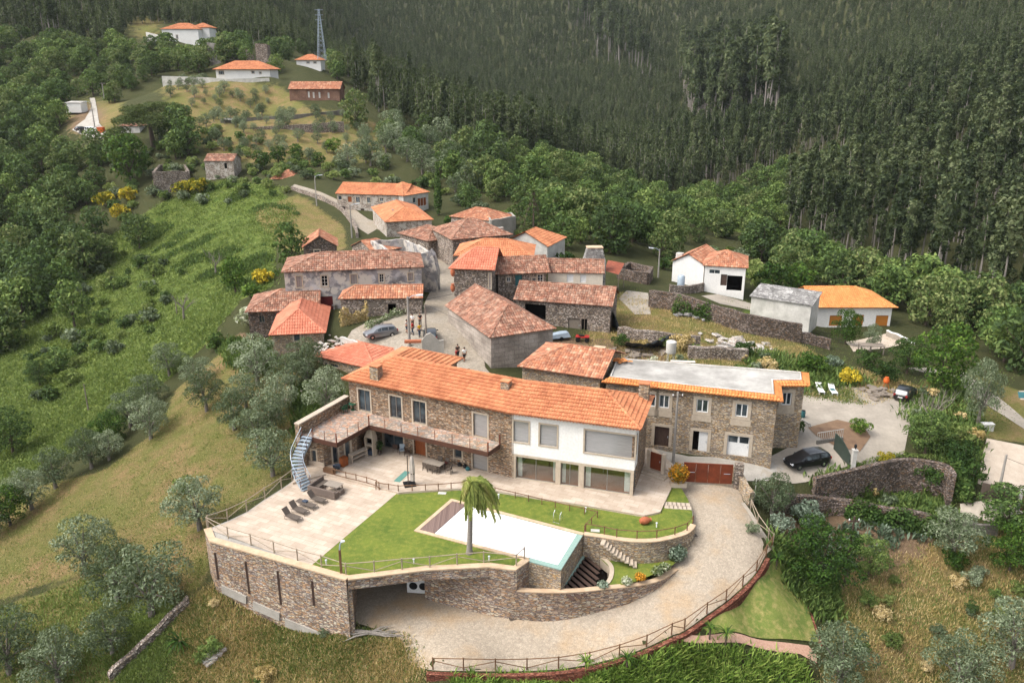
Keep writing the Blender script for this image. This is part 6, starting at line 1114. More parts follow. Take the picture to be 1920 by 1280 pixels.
    rs = random.Random(seed); lean = V3(rs.uniform(-.06, .06) * th, rs.uniform(-.06, .06) * th, 0); tip = V3(0, 0, th) + lean; ns = 5 if lv == 2 else 7
    tb.tube([(0, 0, -.6), tuple(lean * .3 + V3(0, 0, th * .45)), tuple(tip)], [tr * 1.3, tr, tr * .55 if kind not in ('euc', 'eucfull') else tr * .25], ns)
    if kind == 'dead':
        def br(p, d, L, r, k):
            q = p + d * L; mid = (p + q) / 2 + V3(rs.uniform(-1, 1), rs.uniform(-1, 1), 0) * L * .08; tb.tube([p, mid, q], [r, r * .75, r * .45], 5)
            if k: [br(p + d * L * f, unit(d + V3(rs.uniform(-1, 1), rs.uniform(-1, 1), rs.uniform(-.1, .8)) * .8), L * rs.uniform(.5, .75), r * .5, k - 1) for f in (.5, .75, 1.)]
        for i in range(5): br(tip * (.6 + .1 * i), unit(V3(math.cos(i * 1.3), math.sin(i * 1.3), 1.1)), 1.6, tr * .5, 3 if lv == 0 else 2)
    elif lv < 2 and kind not in ('euc', 'eucfull', 'cypress', 'shrub'):
        for b in bl[::2]: e = V3(*b[:3]); tb.tube([tip * .8, tip * .5 + e * .5 + V3(0, 0, .1), e], [tr * .4, tr * .28, tr * .1], 5)
    if kind == 'shrub':
        for b in bl[::2]: tb.tube([(0, 0, 0), b[:3]], [tr, tr * .4], 5)
    leaf = None
    if n: p, d = blob_leaves(bl, n, sz, rg, flat); leaf = (p, d, np.full(n, sz), mat, rg, jit, asp)
    return H_, tb, bark, leaf, mat
_TC = {}
def tparts(kind, var, lv, mat=None):
    k = (kind, var, lv, mat)
    if k not in _TC:
        H_, tb, bark, lf, m = treemesh(kind, hash(kind) % 97 if False else sum(map(ord, kind)) + var * 31, lv); tm = tb.mesh(kind + '_trunk', bark, True); cm = leafmesh(kind + '_crown', lf[0], lf[1], lf[2], mat or m, *lf[4:]) if lf else None; _TC[k] = (H_, tm, cm)
    return _TC[k]
def merged(kind, var, lv, mat=None):
    k = ('m', kind, var, lv, mat)
    if k not in _TC:
        H_, tm, cm = tparts(kind, var, lv, mat); bm = bmesh.new(); bm.from_mesh(tm); n0 = len(bm.faces)
        if cm: bm.from_mesh(cm)
        for i, f in enumerate(bm.faces): f.material_index = int(i >= n0)
        me = bpy.data.meshes.new(kind); bm.to_mesh(me); bm.free(); me.materials.append(tm.materials[0]); me.materials.append((cm or tm).materials[0]); _TC[k] = (H_, me)
    return _TC[k]
def tree(name, label, kind, p, h, var=0, rz=None, lv=0, group=None, wide=1., cat='tree', mat=None):
    H_, tm, cm = tparts(kind, var, lv, mat); k = h / H_; t = thing(name, label, cat, V3(*p), rz if rz is not None else (p[0] * 7.3 + p[1] * 3.1) % 6.28, group); t.scale = (k * wide, k * wide, k)
    link('branches' if kind == 'dead' else ('stem' if kind == 'shrub' else 'trunk'), tm, t)
    if cm: link('foliage' if kind == 'shrub' else 'crown', cm, t)
    return t
NT_ = [  # kind, base pixel, height, label, width factor, leaf material
 ('olive',160,1072,5.6,'lone olive tree on the mown slope at far left'),('olive',222,1125,5.6,'olive tree just left of the biggest olive on the lower left slope'),('olive',285,1152,6.6,'biggest olive tree on the lower left slope, near the low boundary wall'),('olive',212,1225,4.4,'olive tree above the bottom left corner next to the low wall'),('olive',110,1282,5,'olive tree at the bottom edge left of the low wall'),('olive',18,1262,6,'olive tree cut by the left edge near the bottom corner'),
 ('olive',375,992,5.4,'windblown olive tree by the left corner of the terrace fence'),('olive',512,892,5.2,'olive tree nearest the curved steel stairs'),('olive',484,838,4.8,'olive tree up the slope from the one nearest the stairs'),('olive',440,805,4.6,'olive with bare trunk standing free on the mown grass'),('olive',388,770,5,'olive at the left side of the upper mown grass'),('olive',370,728,4.4,'topmost olive at the left side of the mown grass'),('olive',522,778,5,'olive below the rubble heap beside the balcony wall'),('olive',612,772,5.2,'olive against the left end wall of the main house'),('olive',548,735,4.8,'olive in front of the bright roofed cottage'),('olive',483,722,6.2,'tall olive with ivy clad trunk left of the bright roofed cottage'),
 ('olive',505,815,4.8,'olive between the rubble heap and the curved stairs'),('olive',462,768,4.6,'olive right of the free standing bare trunked olive'),('olive',575,708,4.8,'olive beside the window of the low annexe'),
 ('olive',318,705,5,'olive at the top of the hedge line beside the left field'),('olive',280,765,5,'second olive from the top in the left hedge line'),('olive',283,822,5.2,'olive right of the fig in the left hedge line'),('olive',245,800,5,'olive behind the fig in the left hedge line'),('broadleaf',208,835,4.6,'green fig tree in the middle of the left hedge line',1.2,'fol_citrus'),('olive',172,878,5,'olive below the fig in the left hedge line'),('olive',105,915,5,'olive in the lower part of the left hedge line'),('olive',205,862,4,'small olive tucked below the fig'),('olive',60,955,5,'olive near the left edge in the hedge line'),('broadleaf',20,985,5,'leafy green tree at the lowest left end of the hedge line',1.1,'fol_citrus'),('olive',-20,1010,5,'olive beyond the left edge of the hedge line'),
 ('dead',345,600,6.2,'bare dead grey tree in the bracken field'),('broadleaf',45,610,10.5,'big broadleaf tree at far left in the bracken field'),('broadleaf',140,612,9.5,'light green broadleaf tree in the bracken field',.85),('broadleaf',75,722,4.5,'bushy green tree low in the bracken field',1.2),('broadleaf',115,700,5,'rounded green tree on the edge in the bracken field',1.1),('broadleaf',25,850,7,'dark tree at the left edge beneath the bracken field'),('wood',262,465,8.5,'dark leaning tree standing at the top of the bracken field'),('broadleaf',442,548,6.2,'yellowish green tree left of the long ruined house',.9,'fol_citrus'),('dead',405,515,6,'grey leafless thicket left of the yellowish tree'),('broadleaf',546,508,8.5,'dense dark round tree behind the long ruined house',.8,'fol_ivy'),('olive',170,510,5,'grey-green tree in the bracken field left of centre'),('broadleaf',180,445,8,'dark tree on the upper edge of the bracken field'),('broadleaf',60,470,11,'tall tree at the wood corner above the bracken field'),
 ('broadleaf',246,345,14,'big bright broadleaf tree left of the yellow bushes',1.,'fol_citrus'),('pine',288,276,15.5,'wide umbrella pine beside the far lane',1.6),('wood',338,295,8,'dark tree right below the umbrella pine'),('wood',668,240,12.5,'dark oak below the brick house',.95),('cypress',822,404,12,'tall dark cypress by the end of the row house'),('conifer',1000,446,10,'tiered conifer right of the concrete walls'),
 ('citrus',492,318,5.5,'round orange tree at the left of the hill orchard'),('citrus',522,305,5,'second round tree of the hill orchard'),('citrus',556,300,5,'round green tree in the middle of the hill orchard'),('citrus',626,288,5,'round green tree at the right of the hill orchard'),('citrus',598,310,4,'small round tree below the hill orchard'),
 ('citrus',1448,552,6,'bright green round tree beside the white house',1.2),('citrus',1492,548,5.4,'second bright green round tree, nearer the grey shed',1.2),('citrus',1585,645,5.6,'light green tree in front of the orange shutters',.85),('olive',1632,658,4.,'thin small tree by the tiled terrace of the modern house',.7),('olive',1832,800,8,'tall slim olive on the bank right of the courtyard',.6),('broadleaf',1765,735,8.8,'big dark tree overhanging the parked hatchback',1.0,'fol_citrus'),('broadleaf',1700,700,5,'dark green tree left of the big courtyard tree',1.1,'fol_ivy'),('broadleaf',1735,850,5,'fig tree at the right edge of the courtyard',1.1),('dead',1745,812,6,'leaning half bare tree behind the fig',1.),('broadleaf',1890,1008,5.6,'green fig like tree by the gravel yard gate',1.3),('citrus',1892,1068,5.2,'bright yellow green tree at the right edge of the garden',1.1),('citrus',1538,1098,6.6,'big dark orange tree in the vegetable garden',1.05),('citrus',1628,1078,4.2,'smaller tree right of the wooden pole in the garden',.9,'fol_oak'),('olive',1446,965,4.2,'silvery olive beside the rust gate wall'),('olive',1785,1046,5,'olive at the right end of the vegetable garden'),('olive',1572,1292,5.4,'silver olive at the bottom edge right of the red path'),('olive',1895,1250,6,'olive in the dry grass near the right edge'),('olive',1795,1295,5.2,'olive at the bottom right in the dry grass'),
 ('broadleaf',880,395,6,'green tree behind the end of the row house'),('broadleaf',995,428,7,'round tree right of the conifer',1.1),('broadleaf',850,345,9,'ivy covered tall tree above the cypress',.7,'fol_ivy')]
for i, q in enumerate(NT_):
    p = G(q[1], q[2]); far = p[1] > 130
    tree({'olive': 'olive_tree', 'broadleaf': 'broadleaf_tree', 'citrus': 'orange_tree' if 'orange' in q[4] else 'round_tree', 'wood': 'oak_tree', 'pine': 'umbrella_pine', 'dead': 'dead_tree', 'cypress': 'cypress', 'conifer': 'conifer'}[q[0]], q[4], q[0], p, q[3], i % 3, lv=1 if far else 0, wide=q[5] if len(q) > 5 else 1.05, mat=q[6] if len(q) > 6 else None)
SH = [(340,925,2.,'small dry bush on the mown slope left of the terrace','fol_bracken'),(470,612,3.6,'elder bush with white flowers left of the old cottage','fol_white'),(445,660,2.6,'low bush below the old cottage','fol_ivy'),(405,655,2.6,'low bush at the top of the mown grass','fol_ivy'),(500,660,2.,'bush against the wall of the old cottage','fol_ivy'),(492,532,3.,'yellow flowered shrub left of the long ruined house','fol_yellow'),(472,560,3,'green shrub below the yellow shrub','fol_citrus'),(375,362,4.8,'right one of the yellow flowering bushes','fol_yellow'),(345,366,4.6,'yellow flowering bush below the roofless ruin','fol_yellow'),(240,378,4.6,'yellow flowering bush below the big bright tree','fol_yellow'),(200,388,5,'leftmost yellow flowering bush','fol_yellow'),(225,410,4.5,'yellow green bush under the leftmost yellow bush','fol_yellow'),(310,372,2.6,'grey bush among the yellow bushes','fol_agave'),(1525,700,3.2,'bright green bush in the scrub above the courtyard','fol_citrus'),(1395,668,2.4,'dark round bush under the stone heap','fol_ivy'),(1628,690,2.8,'dark bush at the scrub edge near the tiled terrace','fol_ivy'),(1660,715,3,'dark bush left of the big courtyard tree','fol_ivy'),(1560,690,2.,'dark agave like bush in the scrub','fol_agave'),(1510,985,3,'grey green bush in the garden below the hedge','fol_agave'),(1462,995,2,'small grey green bush at the garden corner','fol_agave'),(1610,812,2.,'shrub in the courtyard flower bed','fol_citrus'),(1488,812,2.2,'flowering shrub by the balustrade','fol_ivy'),(1745,905,2.6,'bramble bush at the end of the mossy wall','fol_ivy'),(1800,870,3,'ivy bush on the bank above the gravel yard','fol_ivy'),(1812,905,3,'ivy mass hanging over the bank beside the dark gate','fol_ivy'),(1790,835,3,'green bush on the bank right of the fig','fol_bracken'),(1660,870,1.6,'yellowish plant on the mossy wall','fol_yellow'),(1790,1062,2.,'low leafy plant beside the garden olive','fol_citrus'),(1280,655,2.6,'dry reddish bush right of the water tank','fol_dry'),(1165,650,2,'green bush in the barn yard','fol_ivy'),(1225,690,1.6,'white flowered bush behind the flat roof','fol_white'),(1440,700,2.4,'grey dry bush above the flat roof','fol_dry'),(1590,720,2.4,'yellow flowered weeds above the courtyard','fol_yellow'),(845,425,3,'vine bush behind the street house','fol_citrus'),(880,420,2.4,'bush left of the old red roofs','fol_citrus'),(1060,500,3,'bush behind the cream cottage','fol_ivy'),(1245,505,2.6,'bush left of the white gabled wing','fol_ivy'),(1455,560,2,'low green bush in front of the round trees','fol_citrus')]
for i, (u, v, h, lb, m) in enumerate(SH):
    p = G(u, v); tree('shrub', lb, 'shrub', p, h, i % 3, lv=1 if p[1] > 110 else 0, wide=1.05, cat='shrub', mat=m)
# ---------------------------------------------------------------- hedge and ivy as masses on their walls
def hedge(name, label, px, w, h, n, mat, sz=.16, up=0.):
    p = crv([G(*q) for q in px], 6); rg = np.random.default_rng(n); P_ = np.array(p); k = rg.integers(0, len(p) - 1, n); f = rg.random((n, 1)); c = P_[k] * (1 - f) + P_[k + 1] * f; d = rg.normal(size=(n, 3)); d[:, 2] = np.abs(d[:, 2]); d /= np.linalg.norm(d, axis=1)[:, None]
    bump_ = .8 + .25 * np.sin(c[:, 0] * 1.9) + .12 * np.sin(c[:, 0] * 5.1); q = c + d * np.stack([w * bump_, w * bump_, h * bump_], 1) * rg.uniform(.7, 1.05, (n, 1)); q[:, 2] += up; o = P_[len(p) // 2]; me = leafmesh(name, q - o, d, np.full(n, sz), mat, rg); b = link(name, me); b.location = o; return tag(b, label, 'hedge')
hedge('hedge', 'dense dark green hedge covering the right part of the crumbling garden wall', [(1590,968),(1640,980),(1700,992),(1750,1000),(1795,1004)], .9, 2.2, 5200, 'fol_ivy')
hedge('ivy_hedge', 'dark ivy spread over the high wall left of the grey shed', [(1262,588),(1310,597),(1350,606),(1400,618)], .5, 2.6, 3000, 'fol_ivy', .16)
hedge('ivy_hedge', 'ivy curtain over the right end of the mossy wall', [(1785,905),(1800,925),(1812,940)], .9, 2.6, 1800, 'fol_ivy', .16)
hedge('weed_border', 'weeds and white flowers along the foot of the patched stone barn', [(690,615),(715,604),(745,592),(790,585)], .7, 1.1, 1300, 'fol_white', .14)
hedge('ivy_hedge', 'dry creeper over the left part of the patched stone barn', [(640,612),(665,606),(690,600)], .25, 2.6, 1200, 'fol_dry', .16)
hedge('weed_border', 'straggling weeds along the top of the mossy retaining wall', [(1600,874),(1640,864),(1687,855),(1740,857),(1775,866)], .4, .5, 900, 'fol_bracken', .13)
def strap_plant(name, label, p, n, L, w, mat, cat='plant', rise=1.1, seed=1):
    rg = random.Random(seed); t = thing(name, label, cat, p); m = MB()
    for k in range(n):
        a = k * 2.39996; e = rise * rg.uniform(.35, 1); d = V3(math.cos(a), math.sin(a), 0); sd = V3(-d[1], d[0], 0); pts = [d * (L * s_ * .9) + V3(0, 0, L * (e * s_ - .9 * s_ * s_)) for s_ in (0, .35, .7, 1)]; ww = (w, w, w * .7, w * .1); vs = [q for pp, x in zip(pts, ww) for q in (pp - sd * x / 2 + V3(0, 0, .1), pp + sd * x / 2 + V3(0, 0, .1))]; m.add(vs, [(0, 1, 3, 2), (2, 3, 5, 4), (4, 5, 7, 6)])
    m.build('leaves', mat, t); return t
t = strap_plant('cycad', 'dark spiky sago palm on the dry bank at the bottom left', G(338, 1205), 46, 1.5, .14, 'fol_citrus', 'plant', 1.2); MB().lathe([(.2, -.2), (.22, .1), (.1, .2)], n=9).build('trunk', 'bark', t)
for i, (u, v, lb) in enumerate([(1360,1210,'spiky cordyline at the start of the red path'),(1330,1200,'small palm like plant at the lower edge of the sloping lawn'),(1175,1258,'spiky plant growing against the red edging near the bottom middle'),(1098,1263,'spiky plant against the edging left of the bottom middle'),(1455,1068,'slim palm like plant at the upper corner of the sloping lawn')]):
    p = G(u, v); t = strap_plant('cordyline', lb, p + V3(0, 0, 1.0), 26, .9, .09, 'fol_citrus', 'plant', 1.5, i); MB().tube([(0, 0, -1.2), (0, 0, .1)], .07, 6).build('stem', 'bark', t)
def palm():
    p = P(880, 1036, 0); t = thing('palm_tree', 'tall palm with grey trunk and windblown fronds beside the pool', 'palm', p); MB().tube([(0, 0, -.1), (.02, 0, .3), (.1, 0, 2.3), (.16, 0, 4.2), (.2, 0, 5.7)], [.32, .24, .21, .19, .17], 12).build('trunk', 'palm_trunk', t, True); rg = random.Random(3); c = V3(.2, 0, 5.7)
    MB().tube([c, c + V3(.05, 0, .9)], [.16, .06], 8).build('crownshaft', 'fol_palm', t)
    for k in range(30):
        a = k * 2.39996; L = rg.uniform(2.7, 4.1); el = rg.uniform(.0, 1.15); d = V3(math.cos(a) * .7 + .6, math.sin(a) * .7, 0); d = unit(d) * (.42 + .34 * max(0, math.cos(a))); m = MB(); pts = []
        for j in range(9): s_ = j / 8; pts.append(c + V3(0, 0, .4) + d * L * (s_ - .2 * s_ * s_) + V3(0, 0, L * (el * s_ - (.8 + .5 * el) * s_ ** 2)))
        m.tube(pts, [.04 * (1 - j / 9) + .008 for j in range(9)], 5)
        for j in range(3, 100):
            s_ = j / 100 * 8; i = min(int(s_), 7); q = pts[i] + (pts[i + 1] - pts[i]) * (s_ - i); dd = unit(pts[i + 1] - pts[i]); sd = unit(np.cross(dd, (0, 0, 1))); up_ = np.cross(sd, dd)
            for sg in (-1, 1):
                th = rg.uniform(-1., .9); ll = .6 * math.sin(.4 + 2.4 * j / 100) * rg.uniform(.7, 1.1); e = unit(dd * .6 + sd * sg * math.cos(th) * .7 + up_ * math.sin(th) * .5 + V3(.3, 0, -.4)); w_ = unit(np.cross(e, up_ + sd * .3)) * .042; m.add([q - w_, q + w_, q + e * ll * .6 + w_, q + e * ll + V3(0, 0, -.1 * ll), q + e * ll * .6 - w_], [(0, 1, 2, 3, 4)])
        m.build('frond', 'fol_palm', t)
palm()
# ---------------------------------------------------------------- woods: nearest trees one by one, the rest as one mass
LW = [[(-400,85),(40,72),(130,82),(230,100),(285,95),(400,110),(395,85),(460,95),(560,95),(600,110),(660,140),(640,158),(560,150),(520,150),(510,125),(400,118),(405,140),(300,142),(290,150),(240,180),(200,205),(185,180),(165,182),(120,200),(140,240),(165,262),(215,262),(240,330),(200,345),(150,400),(160,470),(190,450),(240,440),(230,480),(150,535),(115,600),(50,670),(-400,760)], [(280,250),(350,230),(400,250),(380,290),(330,300)]]
VW = [[(690,215),(760,245),(800,258),(900,295),(1000,298),(1130,330),(1240,380),(1330,368),(1440,335),(1560,300),(1600,340),(1480,410),(1450,470),(1540,500),(1700,552),(1800,580),(1930,610),(2300,650),(2300,740),(1930,705),(1800,668),(1715,625),(1530,528),(1500,545),(1420,492),(1395,465),(1290,455),(1250,492),(1150,486),(1060,480),(1030,446),(975,420),(965,396),(880,385),(840,360),(815,335),(760,325),(640,320),(720,290),(735,255)]]
EU = [[(-900,-300),(2900,-300),(2900,700),(1930,605),(1800,575),(1700,548),(1540,495),(1450,465),(1480,405),(1600,338),(1560,298),(1440,333),(1330,366),(1240,378),(1130,328),(1000,296),(900,293),(800,256),(760,243),(700,205),(640,140),(560,92),(460,92),(390,78),(300,45),(235,50),(225,95),(130,78),(40,68),(-900,60)]]
CLEARS = [[(228,48),(300,44),(400,60),(405,90),(290,88),(240,80)], [(125,185),(200,180),(225,300),(200,310),(120,290)], [(540,104),(615,104),(620,150),(535,150)], [(468,100),(512,100),(512,142),(468,142)], [(530,160),(640,160),(650,215),(530,215)], [(395,135),(510,135),(515,158),(395,158)]]
def scatter(polys, sp, seed, ymin=130, ymax=900, hgt=10, jit=.45, grow=0.):
    rg = np.random.default_rng(seed); xs = []; y = ymin
    while y < ymax:
        st = sp * ((1 + grow * max(0, y - 200) / 400) if grow >= 0 else min(1, max(.8, 1.35 - y / 500))); row = np.arange(-y * .85 - 40, y * .85 + 40, st); xs.append(np.stack([row + rg.uniform(-jit, jit, len(row)) * st * 2, np.full(len(row), y) + rg.uniform(-jit, jit, len(row)) * st * 2], 1)); y += st
    q = np.concatenate(xs); z = T(q[:, 0], q[:, 1]); u, v, d = pix(q[:, 0], q[:, 1], z); ok = np.zeros(len(q), bool)
    for pl in polys: ok |= inpoly(u, v, pl)
    
    for pl in CLEARS: ok &= ~inpoly(u, v, pl)
    q, z, d, u, v = q[ok], z[ok], d[ok], u[ok], v[ok]; vis = np.ones(len(q), bool); top = np.stack([q[:, 0], q[:, 1], z + hgt * .9], 1)
    for f in np.linspace(.3, .985, 60): vis &= T(top[:, 0] * f, top[:, 1] * f) < H + (top[:, 2] - H) * f + .5
    _, vt, _ = pix(top[:, 0], top[:, 1], top[:, 2]); vis &= (vt < 1400) & (v > -330)
    return q[vis], z[vis], d[vis], u[vis], v[vis]
def stuff(name, pts, z, sc, idx, protos):
    n = len(pts); me = bpy.data.meshes.new(name); me.vertices.add(n); me.vertices.foreach_set('co', np.stack([pts[:, 0], pts[:, 1], z - .3], 1).astype(np.float32).ravel()); rg = np.random.default_rng(n)
    for nm, val, ty in (('sc', sc, 'FLOAT'), ('rz', rg.uniform(0, 6.28, n), 'FLOAT'), ('ix', idx, 'INT')): a = me.attributes.new(nm, ty, 'POINT'); a.data.foreach_set('value', np.asarray(val, np.int32 if ty == 'INT' else np.float32))
    o = link(name, me); tag(o, kind='stuff'); g = bpy.data.node_groups.new(name, 'GeometryNodeTree'); g.interface.new_socket('Geometry', in_out='INPUT', socket_type='NodeSocketGeometry'); g.interface.new_socket('Geometry', in_out='OUTPUT', socket_type='NodeSocketGeometry')
    N = lambda t: g.nodes.new(t); gi = N('NodeGroupInput'); go = N('NodeGroupOutput'); ip = N('GeometryNodeInstanceOnPoints'); jn = N('GeometryNodeJoinGeometry'); L = g.links.new
    for pr in protos[::-1]: oi = N('GeometryNodeObjectInfo'); oi.inputs['Object'].default_value = pr; oi.inputs['As Instance'].default_value = True; oi.transform_space = 'ORIGINAL'; L(oi.outputs['Geometry'], jn.inputs[0])
    def at_(nm, ty): a = N('GeometryNodeInputNamedAttribute'); a.data_type = ty; a.inputs['Name'].default_value = nm; return a.outputs[0]
    L(gi.outputs[0], ip.inputs['Points']); L(jn.outputs[0], ip.inputs['Instance']); ip.inputs['Pick Instance'].default_value = True; L(at_('ix', 'INT'), ip.inputs['Instance Index']); cx = N('ShaderNodeCombineXYZ'); L(at_('rz', 'FLOAT'), cx.inputs[2]); L(cx.outputs[0], ip.inputs['Rotation']); L(at_('sc', 'FLOAT'), ip.inputs['Scale']); L(ip.outputs[0], go.inputs[0]); md = o.modifiers.new('g', 'NODES'); md.node_group = g; return o
def wood(name, group, label, kinds, polys, sp, seed, hgt, top, sname, var=3, ymax=900, grow=0., pick=None, hs=(.75, 1.2), lv=1, ymin=130):
    q, z, d, u, v = scatter(polys, sp, seed, ymin=ymin, ymax=ymax, hgt=hgt, grow=grow); rg = np.random.default_rng(seed + 1); n = len(q); h = hgt * rg.uniform(*hs, n) * (np.clip(1.2 - d / 1100, .5, 1) if hgt < 12 else np.clip(1.42 - d / 520, .5, 1)); ki = pick(u, v, rg) if pick else rg.integers(0, len(kinds), n); va = rg.integers(0, var, n); h = np.where((ki == 2) & (hgt > 12), h * .55, h); s_ = h / d; on = (u > -30) & (u < 1950) & (v - h / d * F < 1290) & (v > -20); order = np.argsort(-(s_ * on)); ind = order[:top]; rest = order[top:]; used = {}
    print(name, n, 'individual', min(top, n))
    for i in ind:
        H_, me = merged(kinds[ki[i]], int(va[i]), lv); o = link(name, me); o.location = (q[i, 0], q[i, 1], z[i] - .3); o.rotation_euler = (0, 0, rg.uniform(0, 6.28)); k = h[i] / H_; o.scale = (k, k, k); tag(o, label, 'tree', group); used.setdefault((int(ki[i]), int(va[i])), o)
    if len(rest):
        keys = [(a, b) for a in range(len(kinds)) for b in range(var)]; pr = []
        for a, b in keys:
            o = used.get((a, b)) or next(iter(used.values())); pr.append(o)
        ob = [merged(kinds[a], b, lv)[0] for a, b in keys]; ix = ki[rest] * var + va[rest]; stuff(sname, q[rest], z[rest], h[rest] / np.array(ob)[ix], ix, pr)
def epick(u, v, rg):
    r = rg.random(len(u)); patch = np.sin(u * .011 + 2 * np.sin(v * .013)) + np.sin(v * .021 + u * .006); grey = (inpoly(u, v, [(1270,150),(1440,130),(1460,240),(1300,270)]) | inpoly(u, v, [(1050,20),(1180,60),(1230,160),(1130,120)]))
    k = np.where(r < np.where((u > 1330) & (v > 230 - (u - 1330) * .2), .88, .12), 0, 1); k = np.where((rg.random(len(u)) < .02 + .25 * (patch > 1.15) * (u < 1500)), 2, k); return np.where(rg.random(len(u)) < np.where(grey & (v < 260), np.where(u < 1240, .15, .45), 0), 3, k)
wood('woodland_tree', 'broadleaf trees of the wood on the left hill', 'green broadleaf tree in the dense wood on the left hillside', ['wood', 'broadleaf'], LW, 6.4, 11, 9.8, 150, 'woodland', grow=.4, ymax=520, hs=(.65, 1.25), lv=1)
wood('valley_tree', 'broadleaf trees in the valley behind the village', 'fresh green broadleaf tree in the valley between village and forest', ['broadleaf', 'wood', 'olive'], VW, 6.0, 21, 8.5, 160, 'valley_woodland', grow=.4, ymin=100, ymax=430, hs=(.5, 1.2), pick=lambda u, v, rg: np.where((u < 930) & (v < 370) & (rg.random(len(u)) < .6), 2, rg.integers(0, 2, len(u))))
wood('eucalyptus_tree', 'eucalyptus trees on the forested hillside', 'tall thin eucalyptus with pale trunk on the forested hillside', ['euc', 'eucfull', 'wood', 'dead'], EU, 4.6, 31, 19, 300, 'eucalyptus_forest', grow=-1, ymax=1200, hs=(.55, 1.15), pick=epick)
# orchard olives and hill shrubs
OR = [[(290,152),(520,158),(560,200),(640,205),(700,235),(735,285),(640,320),(560,310),(420,310),(395,250),(350,235),(330,200)]]
q, z, d, u, v = scatter(OR, 5.6, 41, ymin=210, ymax=340, hgt=3); rg = np.random.default_rng(5)
for i in range(len(q)): tree('olive_tree', 'small grey green olive in the dry orchard on the left hill', 'olive', (q[i, 0], q[i, 1], z[i]), rg.uniform(2., 4.2), i % 3, lv=1, group='young olives in the hill orchard')
VS = [[(210,290),(420,240),(560,300),(640,318),(640,345),(500,342),(430,348),(330,372),(240,430),(195,390)], [(640,320),(830,345),(840,360),(640,340)], [(760,330),(840,365),(880,388),(960,400),(1000,440),(960,445),(880,400),(800,350)], [(560,310),(640,325),(800,345),(700,340),(600,335),(540,330)], [(1250,500),(1400,470),(1420,500),(1480,550),(1540,535),(1700,600),(1760,660),(1700,640),(1690,600),(1410,545)], [(150,480),(250,470),(350,520),(330,560),(220,560),(150,600),(110,640),(60,660),(90,590)], [(40,690),(180,600),(330,555),(310,625),(190,690),(80,770)], [(40,690),(180,600),(330,555),(310,625),(190,690),(80,770)], [(300,350),(500,340),(560,360),(450,380),(330,400)]]
q, z, d, u, v = scatter(VS, 5., 43, ymin=120, ymax=300, hgt=3)
for i in range(len(q)): tree('bush', 'wild green bush among the trees at the edge of the fields', 'shrub', (q[i, 0], q[i, 1], z[i]), rg.uniform(1.4, 3.6), i % 3, lv=1, group='wild bushes at the field edges', cat='bush', mat=['fol_oak', 'fol_bracken', 'fol_olive'][i % 3])
# ---------------------------------------------------------------- grasses
def pxpts(polys, n, seed):
    rg = np.random.default_rng(seed); out = []
    for pl in polys:
        a = np.array(pl); lo, hi = np.maximum(a.min(0), (-80, 0)), np.minimum(a.max(0), (2000, 1330)); k = int(n * 3 / len(polys)); q = rg.uniform(lo, hi, (k, 2)); q = q[inpoly(q[:, 0], q[:, 1], pl)][:n // len(polys)]; out += [G(*x) for x in q]
    return np.array(out)
def tufts(name, pts, k, h, w, mat, seed, spread=.35, lean=.5):
    rg = np.random.default_rng(seed); n = len(pts) * k; c = np.repeat(pts, k, 0) + np.concatenate([rg.normal(0, spread, (n, 2)), np.zeros((n, 1))], 1); c[:, 2] = T(c[:, 0], c[:, 1]); hh = (h * rg.uniform(.5, 1.25, n))[:, None]; a = rg.uniform(0, 6.28, n); d = np.stack([np.cos(a), np.sin(a), np.zeros(n)], 1); s_ = np.stack([-d[:, 1], d[:, 0], np.zeros(n)], 1) * (w * rg.uniform(.6, 1.3, n))[:, None]; ln = (rg.uniform(0, lean, n))[:, None]; m = c + d * hh * ln * .4 + np.array([0, 0, 1]) * hh * .6; t = c + d * hh * ln + np.array([0, 0, 1]) * hh
    co = np.stack([c - s_ * .5, m - s_, t, m + s_], 1).reshape(-1, 3); o = link(name, qmesh(name, co, np.arange(4 * n).reshape(-1, 4), mat)); return tag(o, kind='stuff')
tufts('bracken', pxpts([LUSH[0]], 11000, 1), 7, .42, .12, 'fol_bracken', 2, .6, 1.2)
_b = pxpts([[(240,430),(430,340),(560,400),(520,520),(420,560),(330,600),(250,560)]], 6000, 21); _b = _b[(np.sin(_b[:, 1] * .5 + 2 * np.sin(_b[:, 0] * .11)) + np.sin(_b[:, 0] * .23 + _b[:, 1] * .17) + .6 * np.sin(_b[:, 0] * .61)) > .9]
tufts('terrace_bracken', _b, 8, .6, .12, 'fol_oak', 22, .5, .9)
tufts('dry_grass', pxpts([DRY[4], DRY[5], DRY[6]], 5500, 3), 13, .34, .022, 'fol_dry', 4, .4, 1.1)
tufts('meadow_grass', pxpts([DRY[3], DRY[3], DRY[0]], 9000, 5), 6, .07, .03, 'fol_dry', 6, .5, .8)
tufts('green_grass', pxpts([LUSH[1], LUSH[2], LUSH[5], LUSH[6], DRY[9], DRY[4], DRY[5], [(230,1250),(350,1140),(400,1130),(345,1300),(220,1300)]], 7000, 7), 8, .28, .05, 'fol_bracken', 8, .4, .8)
tufts('lily_bed', pxpts([[(850,1268),(1100,1262),(1230,1225),(1290,1212),(1340,1215),(1420,1225),(1500,1238),(1520,1285),(1500,1330),(850,1330)]], 900, 9), 16, .6, .05, 'fol_lily', 10, .16, 1.3)
tufts('vegetable_rows', pxpts([[(1490,1010),(1640,975),(1700,990),(1750,1010),(1640,1040),(1560,1095)]], 160, 11), 9, .55, .12, 'fol_agave', 12, .25, 1.1)
